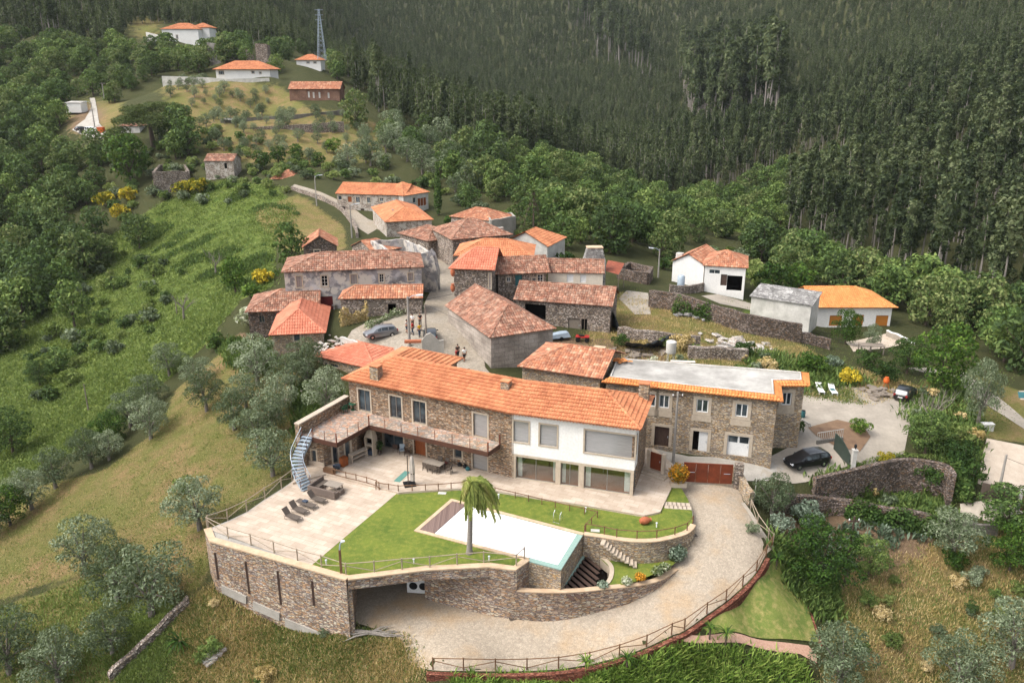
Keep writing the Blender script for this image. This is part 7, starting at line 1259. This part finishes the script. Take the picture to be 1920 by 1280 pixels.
tufts('pasture_grass', pxpts([DRY[3], [(1000,470),(1250,560),(1420,560),(1700,640),(1900,700),(1900,800),(1800,830),(1650,730),(1480,760),(1300,700),(1100,690),(1050,560)]], 5000, 15), 6, .14, .05, 'fol_bracken', 16, .5, .9)
tufts('scrub', pxpts([[(1400,660),(1560,680),(1640,720),(1500,735),(1400,710)], [(1690,770),(1790,690),(1840,800),(1830,900),(1790,880),(1740,850)], [(1530,905),(1780,940),(1790,985),(1640,960),(1540,945)], [(1450,1010),(1560,1100),(1560,1180),(1480,1100)], [(560,820),(610,760),(640,740),(560,730)], [(400,640),(520,650),(500,700),(440,690)]], 2400, 17), 12, .8, .09, 'fol_oak', 18, .5, .9)
BS = [[(1180,640),(1400,665),(1640,725),(1480,735),(1200,690)], [(1700,760),(1790,700),(1850,800),(1830,900),(1760,870)], [(1540,905),(1780,940),(1780,985),(1560,950)], [(400,1130),(640,1200),(640,1290),(330,1290)], [(1560,1110),(1920,1040),(1920,1280),(1640,1280)], [(1390,980),(1480,960),(1540,990),(1480,1090)]]
q, z, d, u, v = scatter(BS, 3.4, 47, ymin=44, ymax=125, hgt=1.5)
for i in range(len(q)): tree('bush', 'low wild bush in the rough ground around the driveway and courtyard', 'shrub', (q[i, 0], q[i, 1], z[i]), .8 + .9 * ((i * 37) % 11) / 10, i % 3, lv=0 if d[i] < 75 else 1, group='low wild bushes around the property', cat='bush', mat=['fol_oak', 'fol_bracken', 'fol_dry', 'fol_olive'][i % 4])
# ---------------------------------------------------------------- vehicles
def car(name, label, p, rz, paint_, L=4.2, Wd=1.76, Ht=1.48, kind='hatch', cat='car', doors=False, rear_tail=True):
    """x forward. Body lofted from cross sections along the length."""
    t = thing(name, label, cat, p, rz); hw = Wd / 2; zb = .24; est = kind in ('estate', 'van')
    S_ = [(-L / 2, .42, .78, .86, .80), (-L / 2 + .12, .26, .9, .95 if not est else 1.2, .92), (-L * .40, .24, .98, Ht * (.93 if not est else .97), .97), (-L * .2, .24, .96, Ht, 1.), (L * .02, .24, .94, Ht * .99, 1.), (L * .13, .24, .92, Ht * .9, 1.), (L * (.26 if kind != 'van' else .34), .24, .92, .97, .98), (L * .4, .25, .84, .86, .93), (L / 2 - .06, .3, .7, .72, .82), (L / 2, .42, .58, .6, .74)]
    rings = []
    for x, z0, zbelt, zt, w in S_:
        a = hw * w; top = a * (.78 if zt - zbelt > .2 else .93); rings.append([(x, -a * .92, z0), (x, -a, z0 + (zbelt - z0) * .5), (x, -a * .97, zbelt), (x, -top, zt - .03), (x, -top * .8, zt), (x, top * .8, zt), (x, top, zt - .03), (x, a * .97, zbelt), (x, a, z0 + (zbelt - z0) * .5), (x, a * .92, z0)])
    m = MB(); n = 10; m.add([q for r in rings for q in r], [(i * n + k, (i + 1) * n + k, (i + 1) * n + (k + 1) % n, i * n + (k + 1) % n) for i in range(len(rings) - 1) for k in range(n)] + [tuple(range(n)), tuple(range((len(rings) - 1) * n, len(rings) * n))[::-1]]); m.f = [q[::-1] for q in m.f]; m.build('body', paint_, t, True)
    def pan(nm, A_, B_, C_, D_, mat='glass', off=.012, par=t):
        q = [V3(*x) for x in (A_, B_, C_, D_)]; nr = unit(np.cross(q[1] - q[0], q[3] - q[0])); nr = -nr if np.dot(nr, sum(q) / 4 - V3(0, 0, .7)) < 0 else nr; MB().add([x + nr * off for x in q] + [x - nr * .01 for x in q], [(0, 1, 2, 3), (0, 4, 5, 1), (1, 5, 6, 2), (2, 6, 7, 3), (3, 7, 4, 0)]).build(nm, mat, par)
    lp = lambda a, b, f: tuple(V3(*a) * (1 - f) + V3(*b) * f)
    def ptt(i, j, k, fs, fz): return lp(lp(rings[i][j], rings[i + 1][j], fs), lp(rings[i][k], rings[i + 1][k], fs), fz)
    for a, b in ((2, 3), (7, 6)):
        for i, f0, f1 in ((2, .1, .93), (3, .1, .95), (4, .06, 1.)) if not est else ((1, .6, .95), (2, .1, .93), (3, .1, .95), (4, .06, 1.)): pan('side_window', ptt(i, a, b, f0, .1), ptt(i, a, b, f1, .1), ptt(i, a, b, f1, .88), ptt(i, a, b, f0, .88))
    r5, r6 = rings[5], rings[6]; pan('windscreen', lp(r5[3], r6[3], .04), lp(r5[6], r6[6], .04), lp(r5[6], r6[6], .92), lp(r5[3], r6[3], .92)); r1, r2 = rings[1], rings[2]; pan('rear_window', lp(r2[4], r1[4], .12), lp(r2[5], r1[5], .12), lp(r2[5], r1[5], .85), lp(r2[4], r1[4], .85))
    for sx in (L * .31, -L * .3):
        for sy in (-1, 1):
            w = MB().lathe([(.2, -.1), (.31, -.1), (.32, -.06), (.32, .06), (.31, .1), (.2, .1)], n=18); w.v = [(sx + x, sy * (hw - .1) + z, .32 + y) for x, y, z in w.v]; o = w.build('wheel', 'rubber', t, True); w = MB().lathe([(.03, -.11), (.2, -.09), (.2, .09), (.03, .11)], n=12); w.v = [(sx + x, sy * (hw - .095) + z, .32 + y) for x, y, z in w.v]; w.build('rim', 'chrome', o, True)
    for sy in (-1, 1):
        MB().obox((L / 2 - .12, sy * hw * .66, .64), .18, .34, .14, 0, .5).build('headlight', 'lamp_lens', t); MB().obox((-L / 2 + .05, sy * hw * .74, .84), .1, .24, .26).build('tail_light', 'tail_lens', t); MB().obox((L * .17, sy * (hw + .07), .98), .12, .2, .13).build('mirror', paint_, t)
        for x in (L * .0, -L * .2): MB().obox((x, sy * (hw - .0), .84), .18, .03, .035).build('door_handle', 'chrome' if est else paint_, t)
    MB().obox((L / 2 + .0, 0, .42), .06, hw * 1.2, .16).build('grille', 'black', t); MB().obox((-L / 2 - .005, 0, .62), .03, .52, .12).build('number_plate', 'white_pvc', t)
    if kind == 'estate':
        for sy in (-1, 1): MB().tube([(-L * .36, sy * hw * .7, Ht + .0), (-L * .1, sy * hw * .72, Ht + .06), (L * .06, sy * hw * .7, Ht + .02)], .02, 5).build('roof_rail', 'chrome', t)
    if doors:
        for x, a in ((L * .12, -1.0), (-L * .1, -.95)):
            d = MB(); l_ = .95; e = V3(math.cos(PI + a) * 1, -abs(math.sin(a)), 0); p0 = V3(x, -hw, 0); q = p0 + V3(-math.cos(1.0) * l_, -math.sin(1.0) * l_, 0); d.wallrun([p0[:2], q[:2]], .07, .3, .93); o = d.build('open_door', paint_, t); d = MB(); d.wallrun([(p0 + (q - p0) * .08)[:2], (p0 + (q - p0) * .92)[:2]], .03, .93, 1.35); d.build('door_window', 'glass', o)
    return t
def hpx(u0, v0, u1, v1): a, b = G(u0, v0), G(u1, v1); return math.atan2(b[1] - a[1], b[0] - a[0])
GZ_ = lambda u, v, dz=.07: G(u, v) + V3(0, 0, dz)
car('parked_car', 'silver grey hatchback with its near side doors open on the cobbled square', GZ_(714, 632), hpx(738, 623, 694, 638), 'car_grey', doors=True)
car('parked_car', 'dark car behind the concrete screen on the square, seen from its rear', GZ_(807, 637), hpx(808, 645, 806, 625), 'car_black')
car('parked_car', 'black estate car with roof rails in front of the green courtyard gate', GZ_(1512, 872, .06), hpx(1548, 868, 1484, 884), 'car_black', 4.6, 1.78, 1.52, 'estate')
car('parked_car', 'black hatchback under the dark tree at the back of the courtyard', GZ_(1696, 745, .06), hpx(1686, 752, 1708, 730), 'car_black', 4.2)
car('parked_van', 'white van parked on the lane at far left', GZ_(171, 250, .25), hpx(160, 249, 180, 251), 'car_white', 4.8, 1.85, 1.9, 'van', 'van')
car('parked_car', 'small dark car next to the white van at far left', GZ_(153, 247, .25), hpx(150, 250, 158, 244), 'car_black', 3.9)
t = thing('waste_container', 'orange yellow container beside the white van', 'container', G(190, 249)); MB().box(-1, 1, -.8, .8, 0, 1.6).build('bin', 'orange_pl', t, False, .1); MB().box(-1.05, 1.05, -.85, .85, 1.6, 1.75).build('lid', 'orange_pl', t)
def quad():
    t = thing('quad_bike', 'red quad bike parked in the barn yard', 'quad bike', GZ_(1092, 640, .0), -.15)
    for x in (-.6, .6):
        for y in (-.4, .4): w = MB().lathe([(.12, -.12), (.28, -.12), (.3, 0), (.28, .12), (.12, .12)], n=14); w.v = [(x + a, y + c, .3 + b) for a, b, c in w.v]; w.build('wheel', 'rubber', t, True)
    MB().obox((0, 0, .62), 1.5, .42, .2).obox((.6, 0, .72), .6, .95, .12).obox((-.6, 0, .72), .6, .95, .12).build('body', 'car_red', t, False, .05); MB().obox((-.15, 0, .82), .75, .34, .14).build('seat', 'black', t, False, .04); MB().tube([(.4, -.38, 1.05), (.45, 0, .98), (.4, .38, 1.05)], .02, 6).build('handlebar', 'black', t)
quad()
def yardbits():
    t = thing('trailer', 'small trailer under a silver grey sheet beside the granite barn', 'trailer', GZ_(1050, 636, 0), .3); m = MB(); m.add([(-1.3, -.6, .35), (1.3, -.6, .35), (1.3, .6, .35), (-1.3, .6, .35), (-1.2, -.5, .8), (1.0, -.45, 1.0), (1.0, .45, 1.0), (-1.2, .5, .8), (0, 0, 1.15)], [(0, 1, 5, 4), (1, 2, 6, 5), (2, 3, 7, 6), (3, 0, 4, 7), (4, 5, 8), (5, 6, 8), (6, 7, 8), (7, 4, 8), (3, 2, 1, 0)]); m.build('cover', 'steel', t)
    for y in (-.62, .62): w = MB().lathe([(.1, -.06), (.26, -.06), (.26, .06), (.1, .06)], n=12); w.v = [(a, y + c, .26 + b) for a, b, c in w.v]; w.build('wheel', 'rubber', t, True)
    # water tank on a stand
    p = G(1256, 690); t = thing('water_tank', 'pale cylindrical water tank on a tall stand behind the flat roof', 'water tank', p); k = P(1256, 660, p[2])[1]
    for x in (-.35, .35):
        for y in (-.35, .35): MB().tube([(x, y, -.3), (x, y, 2.0)], .04, 6).build('leg', 'white_old', t)
    MB().lathe([(.05, 2.0), (.6, 2.0), (.62, 2.1), (.62, 3.4), (.5, 3.5), (.12, 3.55), (.1, 3.65)], n=18).build('tank', 'white_old', t, True); MB().tube([(.5, .2, 0), (.5, .2, 4.6)], .03, 5).build('pipe', 'wood_dark', t)
    t = thing('metal_drum', 'upright grey steel cylinder beside the yard wall', 'tank', G(1276, 543)); MB().lathe([(.05, 0), (.6, 0), (.6, 2.2), (.45, 2.4), (.05, 2.45)], n=16).build('shell', 'steel', t, True); MB().lathe([(.63, .6), (.63, .7)], n=16).build('band', 'steel', t)
    # tarps
    for lb, px, hh in (('black sheet hanging down the right end of the stone barn', [(1146,575,1137,604),(1152,590,1160,622),(1158,610,1172,638)], 0), ('black sheet slumped along the foot of the field wall', [(1172,641,1172,650),(1210,645,1212,654),(1240,636,1244,650),(1258,626,1260,640)], 0)):
        m = MB(); rows = []
        for q in px:
            a = P(q[0], q[1], 6.0 if q[1] < 600 else 4.4); b = G(q[2], q[3]); rows.append([a + (b - a) * f + V3(.15 * math.sin(f * 9), -.25 * math.sin(f * 6), 0) for f in np.linspace(0, 1, 9)])
        rows = [r for a, b in zip(rows[:-1], rows[1:]) for r in [[x * (1 - f) + y * f + V3(0, .2 * math.sin(f * 12), 0) for x, y in zip(a, b)] for f in np.linspace(0, .9, 6)]] + [rows[-1]]; n = 9; m.add([q for r in rows for q in r] + [q + V3(0, .04, 0) for r in rows for q in r], [(i * n + k, (i + 1) * n + k, (i + 1) * n + k + 1, i * n + k + 1) for i in range(len(rows) - 1) for k in range(n - 1)]); solo(m, 'tarpaulin', 'tarp', lb, 'tarpaulin', smooth=True)
    def heap(name, label, px, w, n, mats, sz, lay=1., cat='heap'):
        p = G(*px); rg = random.Random(n + int(px[0])); m = MB()
        for k in range(n): x, y = rg.gauss(0, w / 2.5), rg.gauss(0, w / 4); s_ = sz * rg.uniform(.5, 1.3); m.obox((p[0] + x, p[1] + y, float(T(p[0] + x, p[1] + y)) + rg.uniform(0, .5) * lay * max(.1, 1 - abs(x) / w)), s_, s_ * rg.uniform(.4, .8), s_ * rg.uniform(.1, .3), rg.uniform(0, 3), rg.uniform(-.3, .3), rg.uniform(-.3, .3))
        return solo(m, name, mats, label, cat)
    heap('stone_heap', 'heap of pale stone slabs at the edge of the dry field', (1375, 650), 6, 60, 'lightstone', 1.2, 1.4); heap('slate_stack', 'low stack of grey slates on the dry field below the ivy wall', (1292, 592), 3.4, 40, 'slate', 1., 1.2); heap('rubble_heap', 'heap of rubble between the olives and the balcony wall', (575, 745), 4, 70, 'lightstone', .5, 1.2); heap('rubble_heap', 'collapsed stones right of the bright roofed cottage', (622, 650), 3.2, 60, 'lightstone', .55, 1.6)
    
    p = G(692, 1190); rg = random.Random(8); m = MB()
    for k in range(26): a = rg.uniform(-.5, .5) + (PI if k % 2 else 0); L = rg.uniform(1.2, 3.); e = V3(math.cos(a) * L, math.sin(a) * L * .5, 0); z = [float(T(p[0] + f * e[0], p[1] + f * e[1])) + .1 + .3 * rg.random() for f in (-.1, .5, 1)]; m.tube([(p[0] - .1 * e[0], p[1] - .1 * e[1], z[0]), (p[0] + .5 * e[0], p[1] + .5 * e[1] + rg.uniform(-.2, .2), z[1]), (p[0] + e[0], p[1] + e[1], z[2])], [.09, .06, .02], 6)
    solo(m, 'log_pile', 'bark_pale', 'dead branches heaped at the foot of the terrace wall corner', 'heap'); heap('rock', 'pale rock lying in the dry grass at the bottom left', (397, 1228), 1., 9, 'lightstone', .8, .6, 'rock'); heap('plank_pile', 'timber boards and debris dumped in the barn yard', (1165, 668), 5, 40, 'wood_grey', 1.1, .7); heap('debris_heap', 'scrap, wire and boards left of the parked black hatchback', (1650, 738), 3.2, 36, 'wood_grey', .9, .8)
    t = thing('roof_tile_pile', 'loose orange roof tiles stacked on the flat roof', 'tiles', P(1160, 684, 7.0)); m = MB(); rg = random.Random(4)
    for k in range(26): m.obox((rg.gauss(0, .6), rg.gauss(0, .3), .28 + rg.uniform(.05, .4)), .45, .25, .06, rg.uniform(0, 3))
    m.build('tiles', 'tile_orange', t); 
    t = thing('board', 'white board lying on the back of the flat roof', 'board', P(1280, 683, 7.0), -.1); MB().obox((0, 0, .35), 2.6, .5, .06).build('board', 'white_old', t)
    for u, v, lb, mm in ((1537, 735, 'white plastic sun lounger on the left of the two in the courtyard', 'white_pvc'), (1561, 737, 'white plastic sun lounger with a blue towel in the courtyard', 'white_pvc')):
        t = thing('plastic_lounger', lb, 'sun lounger', GZ_(u, v), -.1); MB().box(-.35, .35, -1., .5, .28, .36).build('seat', mm, t, False, .02); MB().obox((0, .8, .55), .7, .75, .06, 0, 0, .6).build('backrest', mm, t)
        for x in (-.3, .3):
            for y in (-.9, .4): MB().box(x - .04, x + .04, y - .04, y + .04, 0, .28).build('leg', mm, t)
        if 'blue' in lb: tt = thing('towel', 'blue towel on the white plastic lounger', 'towel', GZ_(u, v) + V3(0, .1, .37)); MB().box(-.25, .25, -.3, .45, 0, .02).build('towel', 'blue_door', tt)
    t = thing('cement_mixer', 'orange cement mixer beside the debris in the courtyard', 'cement mixer', GZ_(1660, 728)); m = MB().lathe([(.1, 0), (.35, .15), (.38, .45), (.22, .75), (.24, .8)], (0, 0, .6), 12); m.build('drum', 'orange_pl', t, True)
    for x, y in ((-.35, 0), (.3, .3), (.3, -.3)): MB().tube([(x, y, 0), (x * .3, y * .3, .75)], .03, 5).build('leg', 'orange_pl', t)
    t = thing('blue_drum', 'small blue barrel at the corner of the stone house', 'barrel', GZ_(1505, 783)); MB().lathe([(.2, 0), (.24, .1), (.24, .7), (.2, .8)], n=12).build('shell', 'blue_door', t, True); MB().lathe([(.21, .8), (.21, .84)], n=12).build('lid', 'black', t)
    for z, v in ((3.0, 512), (.7, 541)):
        t = thing('terracotta_urn', 'terracotta urn fixed to the left wall of the tall corner house, %s one' % ('upper' if z > 1 else 'lower'), 'urn', P(849, v + 6, 4.6 + z + 2.6)); MB().lathe([(.12, 0), (.3, .3), (.33, .7), (.2, 1.0), (.25, 1.1)], n=12).build('body', 'terracotta', t, True); MB().lathe([(.26, 1.1), (.26, 1.14)], n=12).build('rim', 'terracotta', t)
    t = thing('garden_pool', 'turquoise garden pool at the far right edge', 'pool', GZ_(1925, 742, 0)); MB().box(-4.5, 5, -1.4, 1.4, 0, .12).build('coping', 'travertine', t); MB().box(-4, 4.6, -1., 1., .1, .15).build('water', 'blue_door', t)
    t = thing('timber_pergola', 'grey timber table frame on the tiled terrace of the modern house', 'pergola', GZ_(1632, 662), -.1); MB().box(-1.6, 1.6, -.7, .7, 1.1, 1.2).build('top', 'wood_grey', t)
    for x in (-1.5, 1.5):
        for y in (-.6, .6): MB().box(x - .06, x + .06, y - .06, y + .06, 0, 1.1).build('leg', 'wood_grey', t)
yardbits()
# ---------------------------------------------------------------- poles, lamps, pylon, cables
POLE = {}
def pole(name, label, u, v, vt, mat='pole', lamp=None, r=.13, arm=0, Y=None):
    p = PY(u, v, Y) if Y else G(u, v); d = ray(u, vt); tp = H + d[2] * p[1] / d[1]; h = tp - p[2]; t = thing(name, label, 'street lamp' if lamp else 'utility pole', p); MB().tube([(0, 0, -.6), (0, 0, h)], [r, r * .6], 8).build('pole', mat, t)
    if lamp: s_ = lamp; MB().tube([(0, 0, h - .3), (s_ * .6, -.1, h + .15), (s_ * 1.2, -.2, h + .25)], .04, 6).build('arm', 'steel', t); MB().obox((s_ * 1.5, -.25, h + .25), .8, .32, .16, 0, -.08 * s_).build('lamp_head', 'lamp_lens', t)
    if arm: MB().box(-arm, arm, -.05, .05, h - .5, h - .38).build('crossarm', 'wood_dark', t); [MB().lathe([(.05, 0), (.07, .08), (.03, .18)], (x, 0, h - .38), 7).build('insulator', 'white_pvc', t) for x in (-arm * .9, 0, arm * .9)]
    POLE[label] = V3(p[0], p[1], p[2] + h); return t
pole('street_lamp', 'concrete lamp post at the lower edge of the cobbled square', 768, 649, 556, 'pole', 1, .2); pole('utility_pole', 'timber pole beside the lamp post at the edge of the square', 800, 656, 570, 'wood_grey', None, .13)
pole('utility_pole', 'tall pole in front of the stone house with the flat roof', 1262, 868, 735, 'pole', None, .16, .5); pole('utility_pole', 'leaning concrete pole at the gravel yard gate', 1866, 952, 852, 'pole', None, .17); pole('utility_pole', 'dark timber pole in the vegetable garden', 1583, 1098, 968, 'wood_dark', None, .13, .45)
pole('street_lamp', 'street lamp on the upper street in the meadow edge', 660, 446, 384, 'pole', 1, .16); pole('street_lamp', 'street lamp at the top end of the upper street', 594, 386, 330, 'pole', 1, .16); pole('street_lamp', 'lamp post right of the lean-to and the ruin', 1234, 520, 467, 'pole', -1, .16); pole('utility_pole', 'thin pole standing behind the long ruined house', 556, 492, 440, 'pole', None, .12)
pole('street_lamp', 'street lamp beside the far lane near the white van', 178, 240, 192, 'pole', -1, .22, Y=278); pole('utility_pole', 'short pole at the upper end of the far lane', 195, 182, 155, 'pole', None, .2, .8, Y=310); pole('utility_pole', 'weathered stub pole in the bracken field', 332, 588, 566, 'wood_grey', None, .14); pole('utility_pole', 'leaning bare trunk pole in the lower bracken field', 166, 770, 720, 'wood_grey', None, .12); pole('garden_pole', 'thin pale pole right of the rust gate wall', 1414, 940, 895, 'white_old', None, .05)
def pylon():
    p = PY(604, 112, 352); t = thing('electricity_pylon', 'tall grey lattice electricity pylon on the left hill', 'pylon', p); Hh = 19.; m = MB(); w = lambda z: 1.35 * (1 - z / Hh) + .22
    for sx in (-1, 1):
        for sy in (-1, 1): MB().beam((sx * w(0), sy * w(0), -.5), (sx * .2, sy * .2, Hh), .11).build('leg', 'steel', t)
    z = 0
    while z < Hh - .8:
        z2 = min(Hh, z + max(1., w(z) * 1.5))
        for a, b in (((-1, -1), (1, -1)), ((1, -1), (1, 1)), ((1, 1), (-1, 1)), ((-1, 1), (-1, -1))): m.beam((a[0] * w(z), a[1] * w(z), z), (b[0] * w(z2), b[1] * w(z2), z2), .055); m.beam((b[0] * w(z), b[1] * w(z), z), (a[0] * w(z2), a[1] * w(z2), z2), .055)
        z = z2
    m.build('lattice', 'steel', t)
    for zz in (Hh - .3, Hh - 2.2, Hh - 4): MB().beam((-1.6, 0, zz), (1.6, 0, zz), .14).build('crossarm', 'steel', t)
pylon()
def cable(label, a, b, sag=.8, r=.018):
    a, b = V3(*a), V3(*b); solo(MB().tube([a + (b - a) * f - V3(0, 0, sag * 4 * f * (1 - f)) for f in np.linspace(0, 1, 14)], r, 5), 'cable', 'black', label, 'cable')
_k = list(POLE); cable('overhead cable from the square pole past the granite barn to the flat roof house', POLE[_k[1]], POLE[_k[2]], 1.); cable('overhead cable from the lamp post on the square to the tall corner house', POLE[_k[0]] - V3(0, 0, .6), P(930, 520, 9), .6); cable('overhead cable from the gravel yard pole to the right edge', POLE[_k[3]] - V3(0, 0, .3), PY(2050, 905, 72), .3)
# ---------------------------------------------------------------- people
def skin(name, V_, E_, rad, mat, par, sub=1):
    me = bpy.data.meshes.new(name); me.from_pydata([tuple(map(float, q)) for q in V_], E_, []); me.materials.append(MT[mat]); o = link(name, me, par); md = o.modifiers.new('skin', 'SKIN'); md.use_smooth_shade = True; sv = me.skin_vertices[0].data
    for i, r in enumerate(rad): sv[i].radius = r if hasattr(r, '__len__') else (r, r); sv[i].use_root = (i == 0)
    sb = o.modifiers.new('sub', 'SUBSURF'); sb.levels = sb.render_levels = sub; return o
def person(label, p, rz, shirt, trousers, shorts=False, arms='fold', step=.12, hat='hair', bag=None):
    t = thing('person', label, 'person', p, rz); V_ = []; E_ = []; r = []
    def ch(pts, rs, at=None):
        i0 = at
        for q, x in zip(pts, rs):
            V_.append(q); r.append(x); j = len(V_) - 1
            if i0 is not None: E_.append((i0, j))
            i0 = j
        return i0
    ch([(0, 0, .95)], [(.15, .11)]); nk = ch([(0, 0, 1.12), (0, .0, 1.3), (0, .0, 1.43), (0, .0, 1.5), (0, .02, 1.57), (0, .03, 1.64), (0, .02, 1.72)], [(.14, .1), (.17, .12), (.1, .08), .055, .07, .085, .06], 0); E_.append((5, 8 + 0)) if False else None
    hands = {'fold': [(.14, .3, 1.18), (-.14, .32, 1.14)], 'down': [(.27, .06, .8), (-.27, .06, .8)], 'up': [(.12, .3, 1.32), (-.27, .05, .8)]}[arms]
    for s_, hd_ in ((1, hands[0]), (-1, hands[1])):
        el = (s_ * .27, -.04 if arms == 'down' else .02, 1.12); w = ch([(s_ * .19, 0, 1.4), el, hd_], [.06, .045, .032], 3); e = unit(V3(*hd_) - V3(*el)); sd = unit(np.cross(e, (0, 0, 1))) if abs(e[2]) < .9 else V3(0, 1, 0); pm = ch([V3(*hd_) + e * .07], [(.036, .018)], w)
        for f in range(4): o_ = sd * (f - 1.5) * .02; ch([V3(*hd_) + e * .11 + o_, V3(*hd_) + e * (.15 + .012 * (f in (1, 2))) + o_ * 1.1 + V3(0, .01, -.01)], [.009, .007], pm)
        ch([V3(*hd_) + e * .07 + sd * .05 * s_], [.009], w)
    for s_ in (1, -1): ch([(s_ * .1, 0, .88), (s_ * .11, s_ * step * .5 + .03, .5), (s_ * .11, s_ * step - .03, .1), (s_ * .11, s_ * step + .02, .04), (s_ * .12, s_ * step + .17, .03)], [.1, .068, .045, .045, .035], 0)
    skin('body', V_, E_, r, 'skin', t)
    skin('shirt', [(0, 0, .96), (0, 0, 1.14), (0, 0, 1.31), (0, 0, 1.42), (.19, 0, 1.405), (.27, -.02, 1.2), (-.19, 0, 1.405), (-.27, -.02, 1.2)], [(0, 1), (1, 2), (2, 3), (3, 4), (4, 5), (3, 6), (6, 7)], [(.175, .135), (.165, .125), (.195, .145), (.11, .09), .075, .065, .075, .065], shirt, t)
    kz = .48 if shorts else .1; skin('shorts' if shorts else 'trousers', [(0, 0, .93), (.1, 0, .84), (.11, step * .5 + .03, .52), (.11, step - .02, kz), (-.1, 0, .84), (-.11, -step * .5 + .03, .52), (-.11, -step - .02, kz)], [(0, 1), (1, 2), (2, 3), (0, 4), (4, 5), (5, 6)], [(.165, .13), .115, .085, .065, .115, .085, .065], trousers, t)
    MB().lathe([(.005, .11), (.06, .1), (.095, .05), (.102, 0), (.09, -.06), (.07, -.08)], (0, -.012, 1.675), 12).build('hair', hat, t, True); MB().obox((0, .115, 1.635), .022, .03, .04).build('nose', 'skin', t)
    for s_ in (1, -1): MB().lathe([(.004, -.012), (.012, 0), (.004, .012)], (s_ * .033, .1, 1.66), 6).build('eye', 'white_pvc', t); MB().obox((s_ * .12, s_ * step + .06, .04), .1, .27, .08).build('shoe', 'black', t, False, .02)
    if bag: m = thing('backpack', 'black backpack worn by the person in red', 'backpack', (0, 0, 0)); MB().obox((0, -.22, 1.22), .3, .16, .44).build('bag', 'black', m, False, .05); MB().tube([(.12, -.15, 1.4), (.13, .14, 1.38), (.14, -.1, 1.05)], .015, 5).build('strap', 'black', m); m.location = t.location; m.rotation_euler = t.rotation_euler
    return t
for q in [('man in black t-shirt and blue jeans standing with folded arms by the corner house', 861.5, 598, 2.6, 'black', 'navy', 0, 'fold'), ('person in dark vest standing beyond the person in yellow', 788, 612, 3.3, 'black', 'furniture', 0, 'fold'), ('person in yellow jacket and blue jeans walking on the square', 787, 632, .5, 'yellow', 'navy', 0, 'down'), ('person in white shirt and dark trousers behind the lamp post', 773.5, 614, 2.9, 'white', 'furniture', 0, 'down'), ('person in red top partly hidden by the lamp post', 774, 628, 1.2, 'car_red', 'navy', 0, 'down'), ('person in pale blue shirt left of the lamp post', 763, 625, 4.2, 'fabric', 'navy', 1, 'fold'), ('person in red top with a black backpack walking down the passage', 857, 680, .7, 'car_red', 'furniture', 0, 'down'), ('dark haired person ahead of the one in red', 858.5, 672, .3, 'wood_dark', 'furniture', 0, 'down'), ('person in white t-shirt and dark shorts walking beside the granite barn', 871, 678, .4, 'white', 'black', 1, 'down')]:
    if q[4] == 'yellow' and 'yellow' not in MT: MT['yellow'] = plain('yellow_cloth', '#b98d1c', '#c99d2a', 3, .8)
    person(q[0], GZ_(q[1], q[2], .09), q[3], q[4], q[5], bool(q[6]), q[7], .12 if 'stand' in q[0] else .2, bag='backpack' in q[0])
# ---------------------------------------------------------------- thin valley air
def haze():
    z0 = float(GZ.min()) - 1; z1 = float(GZ.max()) + 30; m = bpy.data.materials.new('valley_air'); m.use_nodes = True; nt = m.node_tree; nt.nodes.remove(nt.nodes['Principled BSDF']); v = nt.nodes.new('ShaderNodeVolumePrincipled'); v.inputs['Color'].default_value = (.86, .93, 1, 1); v.inputs['Density'].default_value = HAZE; v.inputs['Anisotropy'].default_value = .1; nt.links.new(v.outputs[0], nt.nodes['Material Output'].inputs['Volume'])
    o = link('haze', MB().box(-680, 840, -40, 1270, z0, z1).mesh('haze', m)); tag(o, kind='stuff')
HAZE = .00005; haze()
